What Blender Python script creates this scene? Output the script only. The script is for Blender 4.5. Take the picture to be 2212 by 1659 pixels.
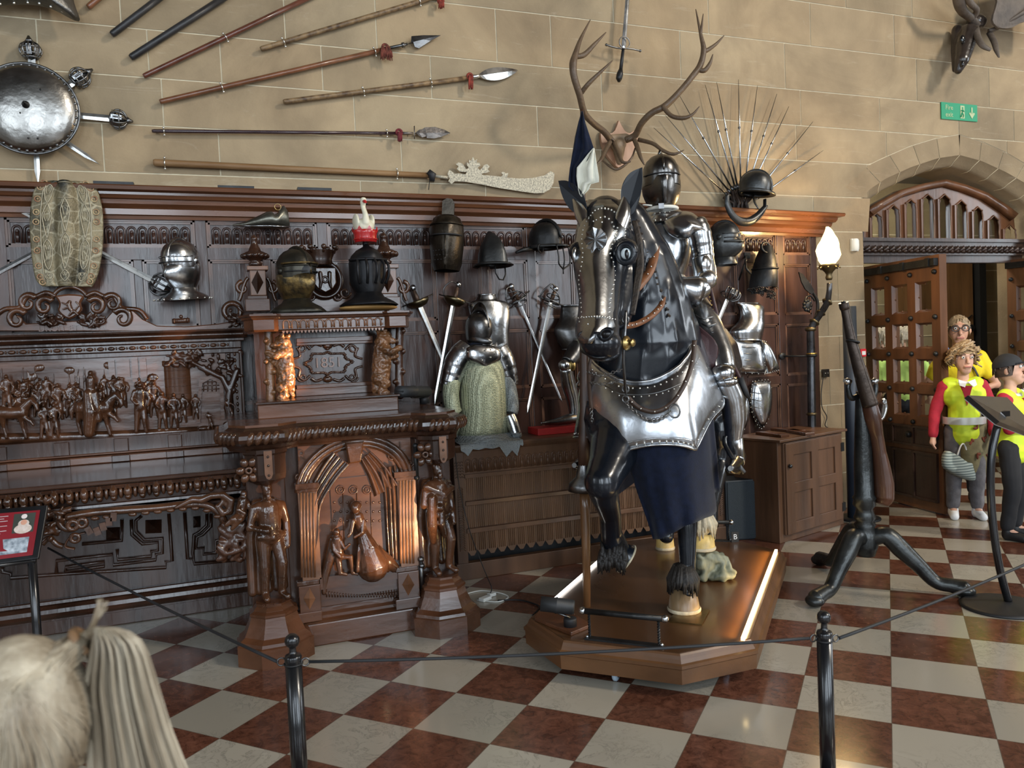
import bpy,bmesh,math,random
from mathutils import Vector,Matrix,noise
for o in list(bpy.data.objects): bpy.data.objects.remove(o)
S=bpy.context.scene
C=S.collection
V=Vector
pi=math.pi
R=math.radians
random.seed(7);ru=random.uniform
# ------------------------------------------------------------ camera,view,daylight
HC=1.55
FPX,PITCH,ROLL,YAW=1682.8,.0430,-.0445,R(20.44)
FWD=V((math.sin(YAW)*math.cos(PITCH),math.cos(YAW)*math.cos(PITCH),-math.sin(PITCH)))
_r=V((math.cos(YAW),-math.sin(YAW),0));_u=_r.cross(FWD)
RGT=_r*math.cos(ROLL) + _u*math.sin(ROLL)
UPV=-_r*math.sin(ROLL) + _u*math.cos(ROLL)
cd=bpy.data.cameras.new('camera');cam=bpy.data.objects.new('camera',cd);C.objects.link(cam)
cd.sensor_fit='HORIZONTAL';cd.sensor_width=36;cd.lens=FPX/2212*36;cd.clip_start=.05;cd.clip_end=80
M=Matrix((RGT,UPV,-FWD)).transposed().to_4x4();M.translation=V((0,0,HC));cam.matrix_world=M
S.camera=cam
cd.dof.use_dof=True;cd.dof.focus_distance=4.9;cd.dof.aperture_fstop=4.5
S.view_settings.view_transform='Standard';S.view_settings.look='None';S.view_settings.gamma=1
S.view_settings.use_curve_mapping=False
S.view_settings.exposure=0.0
W=bpy.data.worlds.new('world');S.world=W;W.use_nodes=True
W.node_tree.nodes['Background'].inputs[0].default_value=(.75,.85,1,1);W.node_tree.nodes['Background'].inputs[1].default_value=.1
def area(name,loc,target,sx,sy,power,col):
 l=bpy.data.lights.new(name,'AREA');l.shape='RECTANGLE';l.size=sx;l.size_y=sy;l.energy=power;l.color=col
 o=bpy.data.objects.new(name,l);C.objects.link(o);o.location=loc
 o.rotation_euler=(V(target)-V(loc)).to_track_quat('-Z','Y').to_euler();return o
def spot(name,loc,target,power,col,ang,blend=.3,rad=.03):
 l=bpy.data.lights.new(name,'SPOT');l.energy=power;l.color=col;l.spot_size=R(ang);l.spot_blend=blend;l.shadow_soft_size=rad
 o=bpy.data.objects.new(name,l);C.objects.link(o);o.location=loc
 o.rotation_euler=(V(target)-V(loc)).to_track_quat('-Z','Y').to_euler();return o
DAY=(.78,.89,1.0)
# the hall's tall windows stand in the wall behind the camera
for i,(wx,pw) in enumerate(((-5.6,330),(-1.5,330),(2.6,330),(6.7,330))):
 area('window_daylight',(wx,-4.85,3.3),(wx,5,2.6),1.9,4.4,pw*.82,DAY)
area('added_side_light',(14.85,.6,3.6),(3,3.4,1.6),2.6,4.6,420,(.86,.93,1))  # added area light: gives the steel bright reflections and fills from the right
area('added_side_light',(-8.85,.8,3.6),(1,4,1.8),2.2,4.6,170,DAY)  # added fill from the left side, lifts the dark parts
area('high_window_daylight',(10.2,-4.8,9.0),(3.5,5.5,2.6),1.3,2.4,1350,(1,.91,.78))
# ------------------------------------------------------------ pixel rays on to real planes of the place
def ray(x,y): return FWD + RGT*((x-1106)/FPX) - UPV*((y-829.5)/FPX)
def PY(x,y,Y):
 d=ray(x,y);return V((0,0,HC)) + d*(Y/d.y)
def PZ(x,y,z=0.0):
 d=ray(x,y);return V((0,0,HC)) + d*((z-HC)/d.z)
A0=V((1.6135,3.094,0));VV=V((.714,-.7,0));UU=V((.7,.714,0))
def HL(v,u,z): return A0 + VV*v + UU*u + V((0,0,z))          # horse frame: v to its left,u backwards
def PU(x,y,u):
 d=ray(x,y);o=V((0,0,HC))-A0
 return V((0,0,HC)) + d*((u-o.dot(UU))/d.dot(UU))
# ------------------------------------------------------------ materials
MATS={}
def _n(nt,t,**k):
 n=nt.nodes.new(t)
 for a,b in k.items():
  if a.startswith('i_'): n.inputs[a[2:].replace('_',' ')].default_value=b
  else: setattr(n,a,b)
 return n
def mat(name,col,rough=.5,metal=0.0,var=.15,scale=6.0,bump=0.0,bscale=None,stretch=(1,1,1),col2=None,coat=0.0,spec=.5,sheen=0.0,trans=0.0,rvar=.1,detail=5.0,dist=0.0):
 if name in MATS: return MATS[name]
 m=bpy.data.materials.new(name);m.use_nodes=True;nt=m.node_tree;b=nt.nodes['Principled BSDF'];MATS[name]=m
 tc=_n(nt,'ShaderNodeTexCoord');mp=_n(nt,'ShaderNodeMapping');mp.inputs['Scale'].default_value=stretch
 nt.links.new(tc.outputs['Object'],mp.inputs[0])
 nz=_n(nt,'ShaderNodeTexNoise');nz.inputs['Scale'].default_value=scale;nz.inputs['Detail'].default_value=detail;nz.inputs['Distortion'].default_value=dist
 nt.links.new(mp.outputs[0],nz.inputs[0])
 cr=_n(nt,'ShaderNodeValToRGB');e=cr.color_ramp.elements
 c2=col2 or tuple(min(1,c*(1+var)) for c in col);c1=tuple(c*(1-var) for c in col) if not col2 else col
 e[0].position=.32;e[0].color=(*c1,1);e[1].position=.68;e[1].color=(*c2,1)
 nt.links.new(nz.outputs[0],cr.inputs[0]);nt.links.new(cr.outputs[0],b.inputs['Base Color'])
 mr=_n(nt,'ShaderNodeMapRange');mr.inputs[3].default_value=max(.02,rough-rvar);mr.inputs[4].default_value=min(1,rough+rvar)
 nt.links.new(nz.outputs[0],mr.inputs[0]);nt.links.new(mr.outputs[0],b.inputs['Roughness'])
 b.inputs['Metallic'].default_value=metal;b.inputs['Coat Weight'].default_value=coat;b.inputs['Coat Roughness'].default_value=.12
 b.inputs['Specular IOR Level'].default_value=spec;b.inputs['Sheen Weight'].default_value=sheen;b.inputs['Transmission Weight'].default_value=trans
 if bump:
  n2=_n(nt,'ShaderNodeTexNoise');n2.inputs['Scale'].default_value=bscale or scale*4;n2.inputs['Detail'].default_value=3
  nt.links.new(mp.outputs[0],n2.inputs[0])
  bp=_n(nt,'ShaderNodeBump');bp.inputs['Strength'].default_value=bump;bp.inputs['Distance'].default_value=.01
  nt.links.new(n2.outputs[0],bp.inputs['Height']);nt.links.new(bp.outputs[0],b.inputs['Normal'])
 return m
def emit(name,col,strength):
 if name in MATS: return MATS[name]
 m=bpy.data.materials.new(name);m.use_nodes=True;nt=m.node_tree;b=nt.nodes['Principled BSDF']
 b.inputs['Base Color'].default_value=(*col,1);b.inputs['Emission Color'].default_value=(*col,1);b.inputs['Emission Strength'].default_value=strength
 MATS[name]=m;return m
# ------------------------------------------------------------ geometry builder
def basis(d):
 d=V(d).normalized();a=V((0,0,1)) if abs(d.z) < .95 else V((1,0,0))
 x=a.cross(d).normalized();return x,d.cross(x),d
class G:
 def __init__(s): s.b=bmesh.new();s.flat=set()
 def _f(s,vs,smooth=True):
  try: f=s.b.faces.new(vs)
  except ValueError: return None
  f.smooth=smooth;return f
 def v(s,p): return s.b.verts.new(p)
 def box(s,c,d,m=None,bev=0.0):
  c=V(c);hx,hy,hz=d[0]/2,d[1]/2,d[2]/2
  P=[V((a*hx,b*hy,e*hz)) for a in (-1,1) for b in (-1,1) for e in (-1,1)]
  q=[s.v(c+(m @ p if m else p)) for p in P]
  for f in ((0,1,3,2),(4,6,7,5),(0,4,5,1),(2,3,7,6),(0,2,6,4),(1,5,7,3)): s._f([q[i] for i in f],False)
  return s
 def bx(s,x0,x1,y0,y1,z0,z1): return s.box(((x0+x1)/2,(y0+y1)/2,(z0+z1)/2),(abs(x1-x0),abs(y1-y0),abs(z1-z0)))
 def rings(s,rs,cap=True,closed=True,smooth=True):
  L=[[s.v(p) for p in r] for r in rs]
  n=len(L[0])
  for a,b in zip(L,L[1:]):
   for i in range(n if closed else n-1):
    j=(i+1) % n;s._f([a[i],a[j],b[j],b[i]],smooth)
  if cap and closed: s._f(L[0][::-1],False);s._f(L[-1],False)
  return s
 def tube(s,pts,r,n=10,cap=True,flat=1.0,up=None):
  pts=[V(p) for p in pts];k=len(pts)
  rr=r if isinstance(r,(list,tuple)) else [r]*k
  X=None;rs=[]
  for i,p in enumerate(pts):
   t=(pts[min(i+1,k-1)]-pts[max(i-1,0)])
   if t.length < 1e-9: t=V((0,0,1))
   t.normalize()
   if X is None: X=(V(up)-t*V(up).dot(t)).normalized() if up else basis(t)[0]
   else:
    X=X - t*X.dot(t)
    X=X.normalized() if X.length > 1e-6 else basis(t)[0]
   Yb=t.cross(X)
   rs.append([p + X*(math.cos(2*pi*a/n)*rr[i]) + Yb*(math.sin(2*pi*a/n)*rr[i]*flat) for a in range(n)])
  return s.rings(rs,cap)
 def cyl(s,p0,p1,r0,r1=None,n=16): return s.tube([p0,p1],[r0,r0 if r1 is None else r1],n)
 def lathe(s,prof,o=(0,0,0),m=None,n=24,sx=1,sy=1,a0=0,a1=2*pi,smooth=True):
  o=V(o);full=abs(a1-a0-2*pi) < 1e-6;k=n if full else n+1;rs=[]
  for r,z in prof:
   ring=[]
   for i in range(k):
    a=a0+(a1-a0)*i/n;p=V((math.cos(a)*r*sx,math.sin(a)*r*sy,z));ring.append(o+(m @ p if m else p))
   rs.append(ring)
  return s.rings(rs,False,full,smooth)
 def ell(s,c,r,m=None,n=16,k=10):
  prof=[(max(1e-4,math.sin(pi*i/k)),-math.cos(pi*i/k)) for i in range(k+1)]
  mm=(m or Matrix.Identity(3)) @ Matrix.Diagonal(V(r if isinstance(r,(tuple,list,Vector)) else (r,r,r)))
  return s.lathe(prof,c,mm,n)
 def torus(s,c,Rr,r,m=None,n=24,k=8,a0=0,a1=2*pi,sx=1,sy=1):
  pts=[];full=abs(a1-a0-2*pi) < 1e-6
  for i in range(n+1):
   a=a0+(a1-a0)*i/n;p=V((math.cos(a)*Rr*sx,math.sin(a)*Rr*sy,0));pts.append(V(c)+(m @ p if m else p))
  return s.tube(pts,r,k,cap=not full)
 def prism(s,out,d,smooth=False,bev=0.0):
  out=[V(p) for p in out];d=V(d);n=len(out)
  c=sum(out,V((0,0,0)))/n
  A=[s.v(p) for p in out];B=[]
  if bev:
   nr=d.normalized();D1=[s.v(p+d*(1-min(.9,bev/d.length))) for p in out]
   for i,p in enumerate(out):
    e0=(p-out[i-1]).normalized();e1=(out[(i+1) % n]-p).normalized()
    q=(e0.cross(nr)+e1.cross(nr))
    q=q.normalized() if q.length > 1e-6 else V((0,0,0))
    B.append(s.v(p+d+q*bev*s_sign(out,nr)))
   Ls=[A,D1,B]
  else: Ls=[A,[s.v(p+d) for p in out]]
  for a,b in zip(Ls,Ls[1:]):
   for i in range(n): s._f([a[i],a[(i+1) % n],b[(i+1) % n],b[i]],smooth)
  f0=s._f(Ls[0][::-1],False);f1=s._f(Ls[-1],False)
  return s
 def sweep(s,prof,path,closed=False):
  path=[V(p) for p in path];n=len(path);rs=[]
  for i,p in enumerate(path):
   a=path[i-1] if (i > 0 or closed) else None;b=path[(i+1) % n] if (i < n-1 or closed) else None
   d0=(p-a).normalized() if a is not None else None;d1=(b-p).normalized() if b is not None else None
   d0=d0 or d1;d1=d1 or d0
   n0=V((d0.y,-d0.x,0));n1=V((d1.y,-d1.x,0));mm=(n0+n1)
   mm=mm.normalized()/max(.3,mm.normalized().dot(n0))
   rs.append([p+mm*o_+V((0,0,z_)) for o_,z_ in prof])
  if closed: rs.append(rs[0])
  return s.rings(rs,not closed,True,False)
 def studs(s,pts,r,nrm=(0,-1,0)):
  for p in pts: s.ell(p,r,None,8,5)
  return s
 def obj(s,name,m,parent=None,label=None,bev=0.0,base=None,loc=None,smooth_angle=None):
  b=s.b
  bmesh.ops.remove_doubles(b,verts=b.verts[:],dist=1e-6)
  bmesh.ops.recalc_face_normals(b,faces=b.faces[:])
  me=bpy.data.meshes.new(name)
  o=bpy.data.objects.new(name,me);C.objects.link(o)
  if parent is not None:
   off=V((0,0,0));q=parent
   while q: off+=q.location;q=q.parent
   o.parent=parent
  elif loc is not None: off=V(loc);o.location=off
  else:
   xs=[v.co for v in b.verts];off=V(((min(c.x for c in xs)+max(c.x for c in xs))/2,(min(c.y for c in xs)+max(c.y for c in xs))/2,min(c.z for c in xs)))
   o.location=off
  for v in b.verts: v.co -= off
  b.to_mesh(me);b.free();me.materials.append(m)
  if bev:
   md=o.modifiers.new('bevel','BEVEL');md.width=bev;md.segments=2;md.limit_method='ANGLE';md.angle_limit=R(50)
  if label: o['label']=label
  return o
def s_sign(out,nr):
 a=V((0,0,0))
 for i,p in enumerate(out): a+=p.cross(out[(i+1) % len(out)])
 return -1 if a.dot(nr) > 0 else 1
def tag(o,label,cat,group=None):
 o['label']=label;o['category']=cat
 if group: o['group']=group
 return o
def thing(name,label,cat,loc,group=None):
 o=bpy.data.objects.new(name,None);C.objects.link(o);o.location=loc;o.empty_display_size=.1
 return tag(o,label,cat,group)
def struct(o): o['kind']='structure';return o
def dup(root,loc=None,rotz=None,label=None):
 r=root.copy();C.objects.link(r)
 if loc is not None: r.location=loc
 if rotz is not None: r.rotation_euler=(0,0,rotz)
 if label: r['label']=label
 for ch in list(root.children):
  c=ch.copy();C.objects.link(c);c.parent=r
  for g in ch.children: d=g.copy();C.objects.link(d);d.parent=c
 return r
def blob(prims,vox,smooth=4,noise_amp=0.0,noise_scale=20.0):
 g=G()
 for p in prims:
  if p[0] == 'e': g.ell(p[1],p[2],p[3] if len(p) > 3 else None,16,10)
  elif p[0] == 'c':
   pts,rr=p[1],p[2];g.tube(pts,list(rr),14)
   for q,r_ in zip(pts,rr): g.ell(q,r_*.995,None,12,8)
  elif p[0] == 'g': p[1](g)
 bmesh.ops.recalc_face_normals(g.b,faces=g.b.faces[:])
 me=bpy.data.meshes.new('tmp');g.b.to_mesh(me);g.b.free()
 o=bpy.data.objects.new('tmp',me);C.objects.link(o)
 md=o.modifiers.new('r','REMESH');md.mode='VOXEL';md.voxel_size=vox
 if smooth: sm=o.modifiers.new('s','SMOOTH');sm.factor=.5;sm.iterations=smooth
 dg=bpy.context.evaluated_depsgraph_get();ev=o.evaluated_get(dg);m2=bpy.data.meshes.new_from_object(ev)
 out=G();out.b.from_mesh(m2)
 for f in out.b.faces: f.smooth=True
 if noise_amp:
  out.b.normal_update()
  for v in out.b.verts: v.co+=v.normal*noise_amp*noise.noise(v.co*noise_scale)
 bpy.data.objects.remove(o);bpy.data.meshes.remove(me);bpy.data.meshes.remove(m2)
 return out
def spline(P,n=6):
 P=[V(p) for p in P];out=[]
 for i in range(len(P)-1):
  p0=P[max(0,i-1)];p1=P[i];p2=P[i+1];p3=P[min(len(P)-1,i+2)]
  for k in range(n):
   t=k/n;out.append(.5*((2*p1)+(p2-p0)*t+(2*p0-5*p1+4*p2-p3)*t*t+(3*p1-p0-3*p2+p3)*t**3))
 return out+[P[-1]]
def lerpr(rr,n=6):
 out=[]
 for a,b in zip(rr,rr[1:]):
  for k in range(n): out.append(a+(b-a)*k/n)
 return out+[rr[-1]]
def stube(g,P,rr,n=10,k=6,flat=1.0,up=None): return g.tube(spline(P,k),lerpr(rr,k) if isinstance(rr,(list,tuple)) else rr,n,True,flat,up)
def pxs(L,Y): return [PY(x,y,Y) for x,y in L]
def text(body,size,loc,m,name,mt,parent=None,depth=.002,align='CENTER',label=None):
 cu=bpy.data.curves.new('t','FONT');cu.body=body;cu.size=size;cu.extrude=depth;cu.align_x=align;cu.align_y='CENTER'
 o=bpy.data.objects.new('t',cu);C.objects.link(o)
 me=bpy.data.meshes.new_from_object(o.evaluated_get(bpy.context.evaluated_depsgraph_get()))
 bpy.data.objects.remove(o);bpy.data.curves.remove(cu)
 g=G();g.b.from_mesh(me);bpy.data.meshes.remove(me)
 for v in g.b.verts: v.co=V(loc) + m @ v.co
 return g.obj(name,mt,parent,label) if name else g
FACE=Matrix(((1,0,0),(0,0,-1),(0,1,0)))     # local x,y,z -> world: x right,y up,z towards the hall (-Y)
# common materials
STEEL=mat('polished_steel',(.46,.47,.48),.25,1,.25,9,.12,30)
DSTEEL=mat('dark_steel',(.17,.17,.17),.33,1,.35,7,.15,40)
BLACKIRON=mat('blackened_iron',(.028,.028,.028),.42,.65,.4,9,.25,30)
BRIGHT=mat('bright_blade_steel',(.62,.62,.6),.3,1,.15,12,.05,60)
STUD=mat('pale_rivet',(.72,.7,.64),.3,1,.1,20)
BRASS=mat('old_brass',(.5,.36,.14),.35,1,.25,12,.1)
GOLD=mat('worn_gilding',(.62,.42,.12),.32,1,.35,12,.1)
WOOD=mat('dark_carved_oak',(.042,.017,.009),.27,0,.55,5,.3,18,(1,1,.18),coat=.22,spec=.5)
WOODR=mat('reddish_oak',(.085,.032,.014),.27,0,.5,6,.25,22,(.25,1,1),coat=.22)
PANEL=mat('panelling_oak',(.045,.021,.015),.3,0,.6,7,.35,26,(1,1,.16),coat=.15)
OAK=mat('brown_oak',(.1,.048,.024),.45,0,.4,7,.3,26,(1,1,.12),coat=.1)
BLACK=mat('black_gloss',(.008,.008,.009),.25,0,.2,5,coat=.3)
MATTE=mat('matt_black',(.012,.012,.013),.55,0,.2,8)
# ============================================================ THE HALL
YW,YP=5.50,5.44
def plate(outer,holes,d,g=None):
 g=g or G();b=g.b;d=V(d);E=[];loops=[]
 for L in [outer]+list(holes):
  vs=[b.verts.new(V(p)) for p in L];loops.append(vs)
  for i in range(len(vs)): E.append(b.edges.new((vs[i],vs[(i+1) % len(vs)])))
 res=bmesh.ops.triangle_fill(b,use_beauty=True,use_dissolve=False,edges=E)
 F=[f for f in res['geom'] if isinstance(f,bmesh.types.BMFace)]
 mp={v: b.verts.new(v.co+d) for L in loops for v in L}
 for f in F: f.smooth=False;g._f([mp[v] for v in f.verts][::-1],False)
 for L in loops:
  for i in range(len(L)): g._f([L[i],L[(i+1) % len(L)],mp[L[(i+1) % len(L)]],mp[L[i]]],False)
 return g
# --- floor of diagonal marble squares
def floor_mat():
 m=bpy.data.materials.new('marble_checker');m.use_nodes=True;nt=m.node_tree;b=nt.nodes['Principled BSDF'];L=nt.links.new
 tc=_n(nt,'ShaderNodeTexCoord');mp=_n(nt,'ShaderNodeMapping');k=1/.35836
 mp.inputs['Scale'].default_value=(k,k,k);mp.inputs['Location'].default_value=(0,0,.5);L(tc.outputs['Object'],mp.inputs[0])
 ck=_n(nt,'ShaderNodeTexChecker');ck.inputs['Scale'].default_value=1;L(mp.outputs[0],ck.inputs[0])
 fl=_n(nt,'ShaderNodeVectorMath',operation='FLOOR');L(mp.outputs[0],fl.inputs[0])
 wn=_n(nt,'ShaderNodeTexWhiteNoise');L(fl.outputs[0],wn.inputs[0])
 sh=_n(nt,'ShaderNodeVectorMath',operation='MULTIPLY_ADD');L(wn.outputs['Color'],sh.inputs[0]);sh.inputs[1].default_value=(20,20,20);L(tc.outputs['Object'],sh.inputs[2])
 n1=_n(nt,'ShaderNodeTexNoise');n1.inputs['Scale'].default_value=22;n1.inputs['Detail'].default_value=9;n1.inputs['Roughness'].default_value=.72;n1.inputs['Distortion'].default_value=.8;L(sh.outputs[0],n1.inputs[0])
 r1=_n(nt,'ShaderNodeValToRGB');e=r1.color_ramp.elements;e[0].position=.36;e[0].color=(.062,.022,.013,1);e[1].position=.66;e[1].color=(.175,.07,.042,1);L(n1.outputs[0],r1.inputs[0])
 n2=_n(nt,'ShaderNodeTexNoise');n2.inputs['Scale'].default_value=7;n2.inputs['Detail'].default_value=10;n2.inputs['Roughness'].default_value=.7;n2.inputs['Distortion'].default_value=1.6;L(sh.outputs[0],n2.inputs[0])
 r2=_n(nt,'ShaderNodeValToRGB');e=r2.color_ramp.elements;e[0].position=.485;e[0].color=(.38,.345,.28,1);e[1].position=.53;e[1].color=(.36,.325,.265,1)
 for p,c in ((.5,(.20,.185,.15,1)),(.515,(.33,.3,.245,1))): q=e.new(p);q.color=c
 L(n2.outputs[0],r2.inputs[0])
 n3=_n(nt,'ShaderNodeTexNoise');n3.inputs['Scale'].default_value=2.6;n3.inputs['Detail'].default_value=4;L(sh.outputs[0],n3.inputs[0])
 r3=_n(nt,'ShaderNodeValToRGB');e=r3.color_ramp.elements;e[0].position=.42;e[0].color=(0,0,0,1);e[1].position=.6;e[1].color=(1,1,1,1);L(n3.outputs[0],r3.inputs[0])
 mv=_n(nt,'ShaderNodeMix',data_type='RGBA');mv.inputs[6].default_value=(.37,.335,.27,1);L(r3.outputs[0],mv.inputs[0]);L(r2.outputs[0],mv.inputs[7])
 mx=_n(nt,'ShaderNodeMix',data_type='RGBA');L(ck.outputs[1],mx.inputs[0]);L(mv.outputs[2],mx.inputs[6]);L(r1.outputs[0],mx.inputs[7])
 tv=_n(nt,'ShaderNodeMapRange');tv.inputs[3].default_value=.78;tv.inputs[4].default_value=1.1;L(wn.outputs['Value'],tv.inputs[0])
 hs=_n(nt,'ShaderNodeHueSaturation');L(tv.outputs[0],hs.inputs['Value']);L(mx.outputs[2],hs.inputs['Color'])
 # thin joints
 fr=_n(nt,'ShaderNodeVectorMath',operation='FRACTION');L(mp.outputs[0],fr.inputs[0])
 sb=_n(nt,'ShaderNodeVectorMath',operation='SUBTRACT');L(fr.outputs[0],sb.inputs[0]);sb.inputs[1].default_value=(.5,.5,.5)
 ab=_n(nt,'ShaderNodeVectorMath',operation='ABSOLUTE');L(sb.outputs[0],ab.inputs[0])
 sx=_n(nt,'ShaderNodeSeparateXYZ');L(ab.outputs[0],sx.inputs[0])
 mxm=_n(nt,'ShaderNodeMath',operation='MAXIMUM');L(sx.outputs[0],mxm.inputs[0]);L(sx.outputs[1],mxm.inputs[1])
 gt=_n(nt,'ShaderNodeMath',operation='GREATER_THAN');L(mxm.outputs[0],gt.inputs[0]);gt.inputs[1].default_value=.4955
 mj=_n(nt,'ShaderNodeMix',data_type='RGBA');L(gt.outputs[0],mj.inputs[0]);L(hs.outputs[0],mj.inputs[6]);mj.inputs[7].default_value=(.1,.07,.05,1)
 L(mj.outputs[2],b.inputs['Base Color'])
 rr=_n(nt,'ShaderNodeMapRange');rr.inputs[3].default_value=.1;rr.inputs[4].default_value=.24;L(n3.outputs[0],rr.inputs[0]);L(rr.outputs[0],b.inputs['Roughness'])
 b.inputs['Specular IOR Level'].default_value=.5
 return m
g=G();P=[(-9,-7),(15,-7),(15,10),(-9,10)]
fo=bpy.data.objects.new('floor',bpy.data.meshes.new('floor'));C.objects.link(fo)
fo.location=(-.3274,4.1742,0);fo.rotation_euler=(0,0,R(-46.23))
inv=(Matrix.Translation(fo.location) @ fo.rotation_euler.to_matrix().to_4x4()).inverted()
fo.data.from_pydata([inv @ V((x,y,0)) for x,y in P],[],[(0,1,2,3)]);fo.data.materials.append(floor_mat());struct(fo)
# --- sandstone
def stone_mat(name,col,dark):
 m=mat(name,col,.82,0,.12,3.2,.18,60,col2=None,rvar=.05)
 nt=m.node_tree;b=nt.nodes['Principled BSDF'];L=nt.links.new
 src=b.inputs['Base Color'].links[0].from_socket
 at=_n(nt,'ShaderNodeAttribute',attribute_name='tone');tc=nt.nodes['Texture Coordinate']
 n2=_n(nt,'ShaderNodeTexNoise');n2.inputs['Scale'].default_value=.9;n2.inputs['Detail'].default_value=6;n2.inputs['Roughness'].default_value=.6;n2.inputs['Distortion'].default_value=1.2;L(tc.outputs['Object'],n2.inputs[0])
 r=_n(nt,'ShaderNodeValToRGB');e=r.color_ramp.elements;e[0].position=.3;e[0].color=(*dark,1);e[1].position=.62;e[1].color=(1,1,1,1);L(n2.outputs[0],r.inputs[0])
 m1=_n(nt,'ShaderNodeMix',data_type='RGBA',blend_type='MULTIPLY');m1.inputs[0].default_value=1;L(src,m1.inputs[6]);L(r.outputs[0],m1.inputs[7])
 m2=_n(nt,'ShaderNodeMix',data_type='RGBA',blend_type='MULTIPLY');m2.inputs[0].default_value=1;L(m1.outputs[2],m2.inputs[6]);L(at.outputs[0],m2.inputs[7])
 # pale wiped and scratched patches
 mp=_n(nt,'ShaderNodeMapping');mp.inputs['Rotation'].default_value=(0,R(25),0);mp.inputs['Scale'].default_value=(.5,1,3.2);L(tc.outputs['Object'],mp.inputs[0])
 n4=_n(nt,'ShaderNodeTexNoise');n4.inputs['Scale'].default_value=2.2;n4.inputs['Detail'].default_value=9;n4.inputs['Roughness'].default_value=.75;n4.inputs['Distortion'].default_value=2;L(mp.outputs[0],n4.inputs[0])
 r4=_n(nt,'ShaderNodeValToRGB');e=r4.color_ramp.elements;e[0].position=.58;e[0].color=(0,0,0,1);e[1].position=.78;e[1].color=(.55,.55,.55,1);L(n4.outputs[0],r4.inputs[0])
 m3=_n(nt,'ShaderNodeMix',data_type='RGBA');L(r4.outputs[0],m3.inputs[0]);L(m2.outputs[2],m3.inputs[6]);m3.inputs[7].default_value=(.53,.46,.34,1)
 L(m3.outputs[2],b.inputs['Base Color']);return m
STONE=stone_mat('warm_sandstone',(.36,.272,.163),(.64,.62,.61))
MORTAR=mat('pale_lime_mortar',(.62,.54,.38),.85,0,.1,20)
def tone(o,fn):
 a=o.data.color_attributes.new('tone','FLOAT_COLOR','CORNER');me=o.data
 for p in me.polygons:
  t=fn(p)
  for li in p.loop_indices: a.data[li].color=t
 return o
# arch lines on the wall face (left half,mirrored about the apex)
XA=PY(2073,335,YW).x
def half(L,Y=YW): return [(p.x,p.z) for p in pxs(L,Y)]
ARR=half([(2073,335),(2025,342),(1968,361),(1913,386),(1880,408),(1862,427)])
EXT=half([(2074,291),(2020,300),(1965,317),(1901,345),(1875,358)])
XJ=ARR[-1][0];XJ2=2*XA-XJ
def ze(x,T):
 if x > XA: x=2*XA-x
 P=T[::-1]
 if x < P[0][0]: return -9
 for (x0,z0),(x1,z1) in zip(P,P[1:]):
  if x <= x1: return z0+(z1-z0)*(x-x0)/(x1-x0+1e-9)
 return P[-1][1]
XE0=EXT[-1][0]
def lower(x):           # the wall blocks stop at the voussoirs / jamb stones
 if XE0 <= x <= 2*XA-XE0: return ze(x,EXT)
 return -9
arch_in=ARR[::-1]+[(2*XA-x,z) for x,z in ARR[1:]]           # left springing -> apex -> right springing
# backing sheet (the mortar colour) with the doorway cut out
outer=[(-9,0),(XJ,0)] + arch_in + [(XJ2,0),(15,0),(15,11),(-9,11)]
g=plate([(x,YW+.004,z) for x,z in outer],[],(0,.12,0));wb=struct(g.obj('wall_back',MORTAR))
g=G();J=.004;TON=[]
courses=[0,.32,.63,.94,1.25,1.55,1.86,2.17,2.475,2.78,3.083,3.385,3.688,4.075,4.445,4.82,5.2,5.6,6,6.5,7,7.5,8,8.5,9,9.5,10,10.5,11]
seen={9: [(475,350),(868,350),(1300,400),(1652,400)],10: [(356,300),(770,330),(1162,290),(1550,300),(1720,310)],11: [(88,200),(325,200),(482,220),(700,230),(935,250),(1300,200),(1730,250),(1900,240)],
  12: [(92,100),(266,120),(620,140),(818,170),(1075,150),(1190,80),(1470,130),(1695,130),(1980,180),(2136,180)],13: [(376,30),(552,40),(786,60),(952,60),(1325,30),(1530,30),(1750,50),(1931,70)]}
random.seed(4)
for k,(z0,z1) in enumerate(zip(courses,courses[1:])):
 xs=[PY(x,y,YW).x for x,y in seen.get(k,[])];xs.sort()
 lo,hi=(xs[0],xs[-1]) if xs else (0,0)
 while lo > -9: lo -= ru(.65,1.15);xs.insert(0,lo)
 while hi < 15: hi+=ru(.65,1.15);xs.append(hi)
 for x0,x1 in zip(xs,xs[1:]):
  if z1 < 2.6 and XJ-.45 < x1 and x0 < XJ2+.45:            # jamb stones are laid separately
   if x0 < XJ-.45: x1=XJ-(.42 if k % 2 else .3)
   elif x1 > XJ2+.45: x0=XJ2+(.42 if k % 2 else .3)
   else: continue
  t=ru(.86,1.1);w=ru(-.03,.03);nf=len(g.b.faces)
  n=1 if x1 < XE0 or x0 > 2*XA-XE0 else 24
  for i in range(n):
   a,b=x0+J+(x1-x0-2*J)*i/n,x0+J+(x1-x0-2*J)*(i+1)/n
   la,lb=max(z0+J,lower(a)+.006),max(z0+J,lower(b)+.006)
   if la >= z1-J and lb >= z1-J: continue
   la,lb=min(la,z1-J),min(lb,z1-J)
   g._f([g.v((a,YW,la)),g.v((b,YW,lb)),g.v((b,YW,z1-J)),g.v((a,YW,z1-J))],False)
  TON+=[(t+w,t,t-w,1)]*(len(g.b.faces)-nf)
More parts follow.
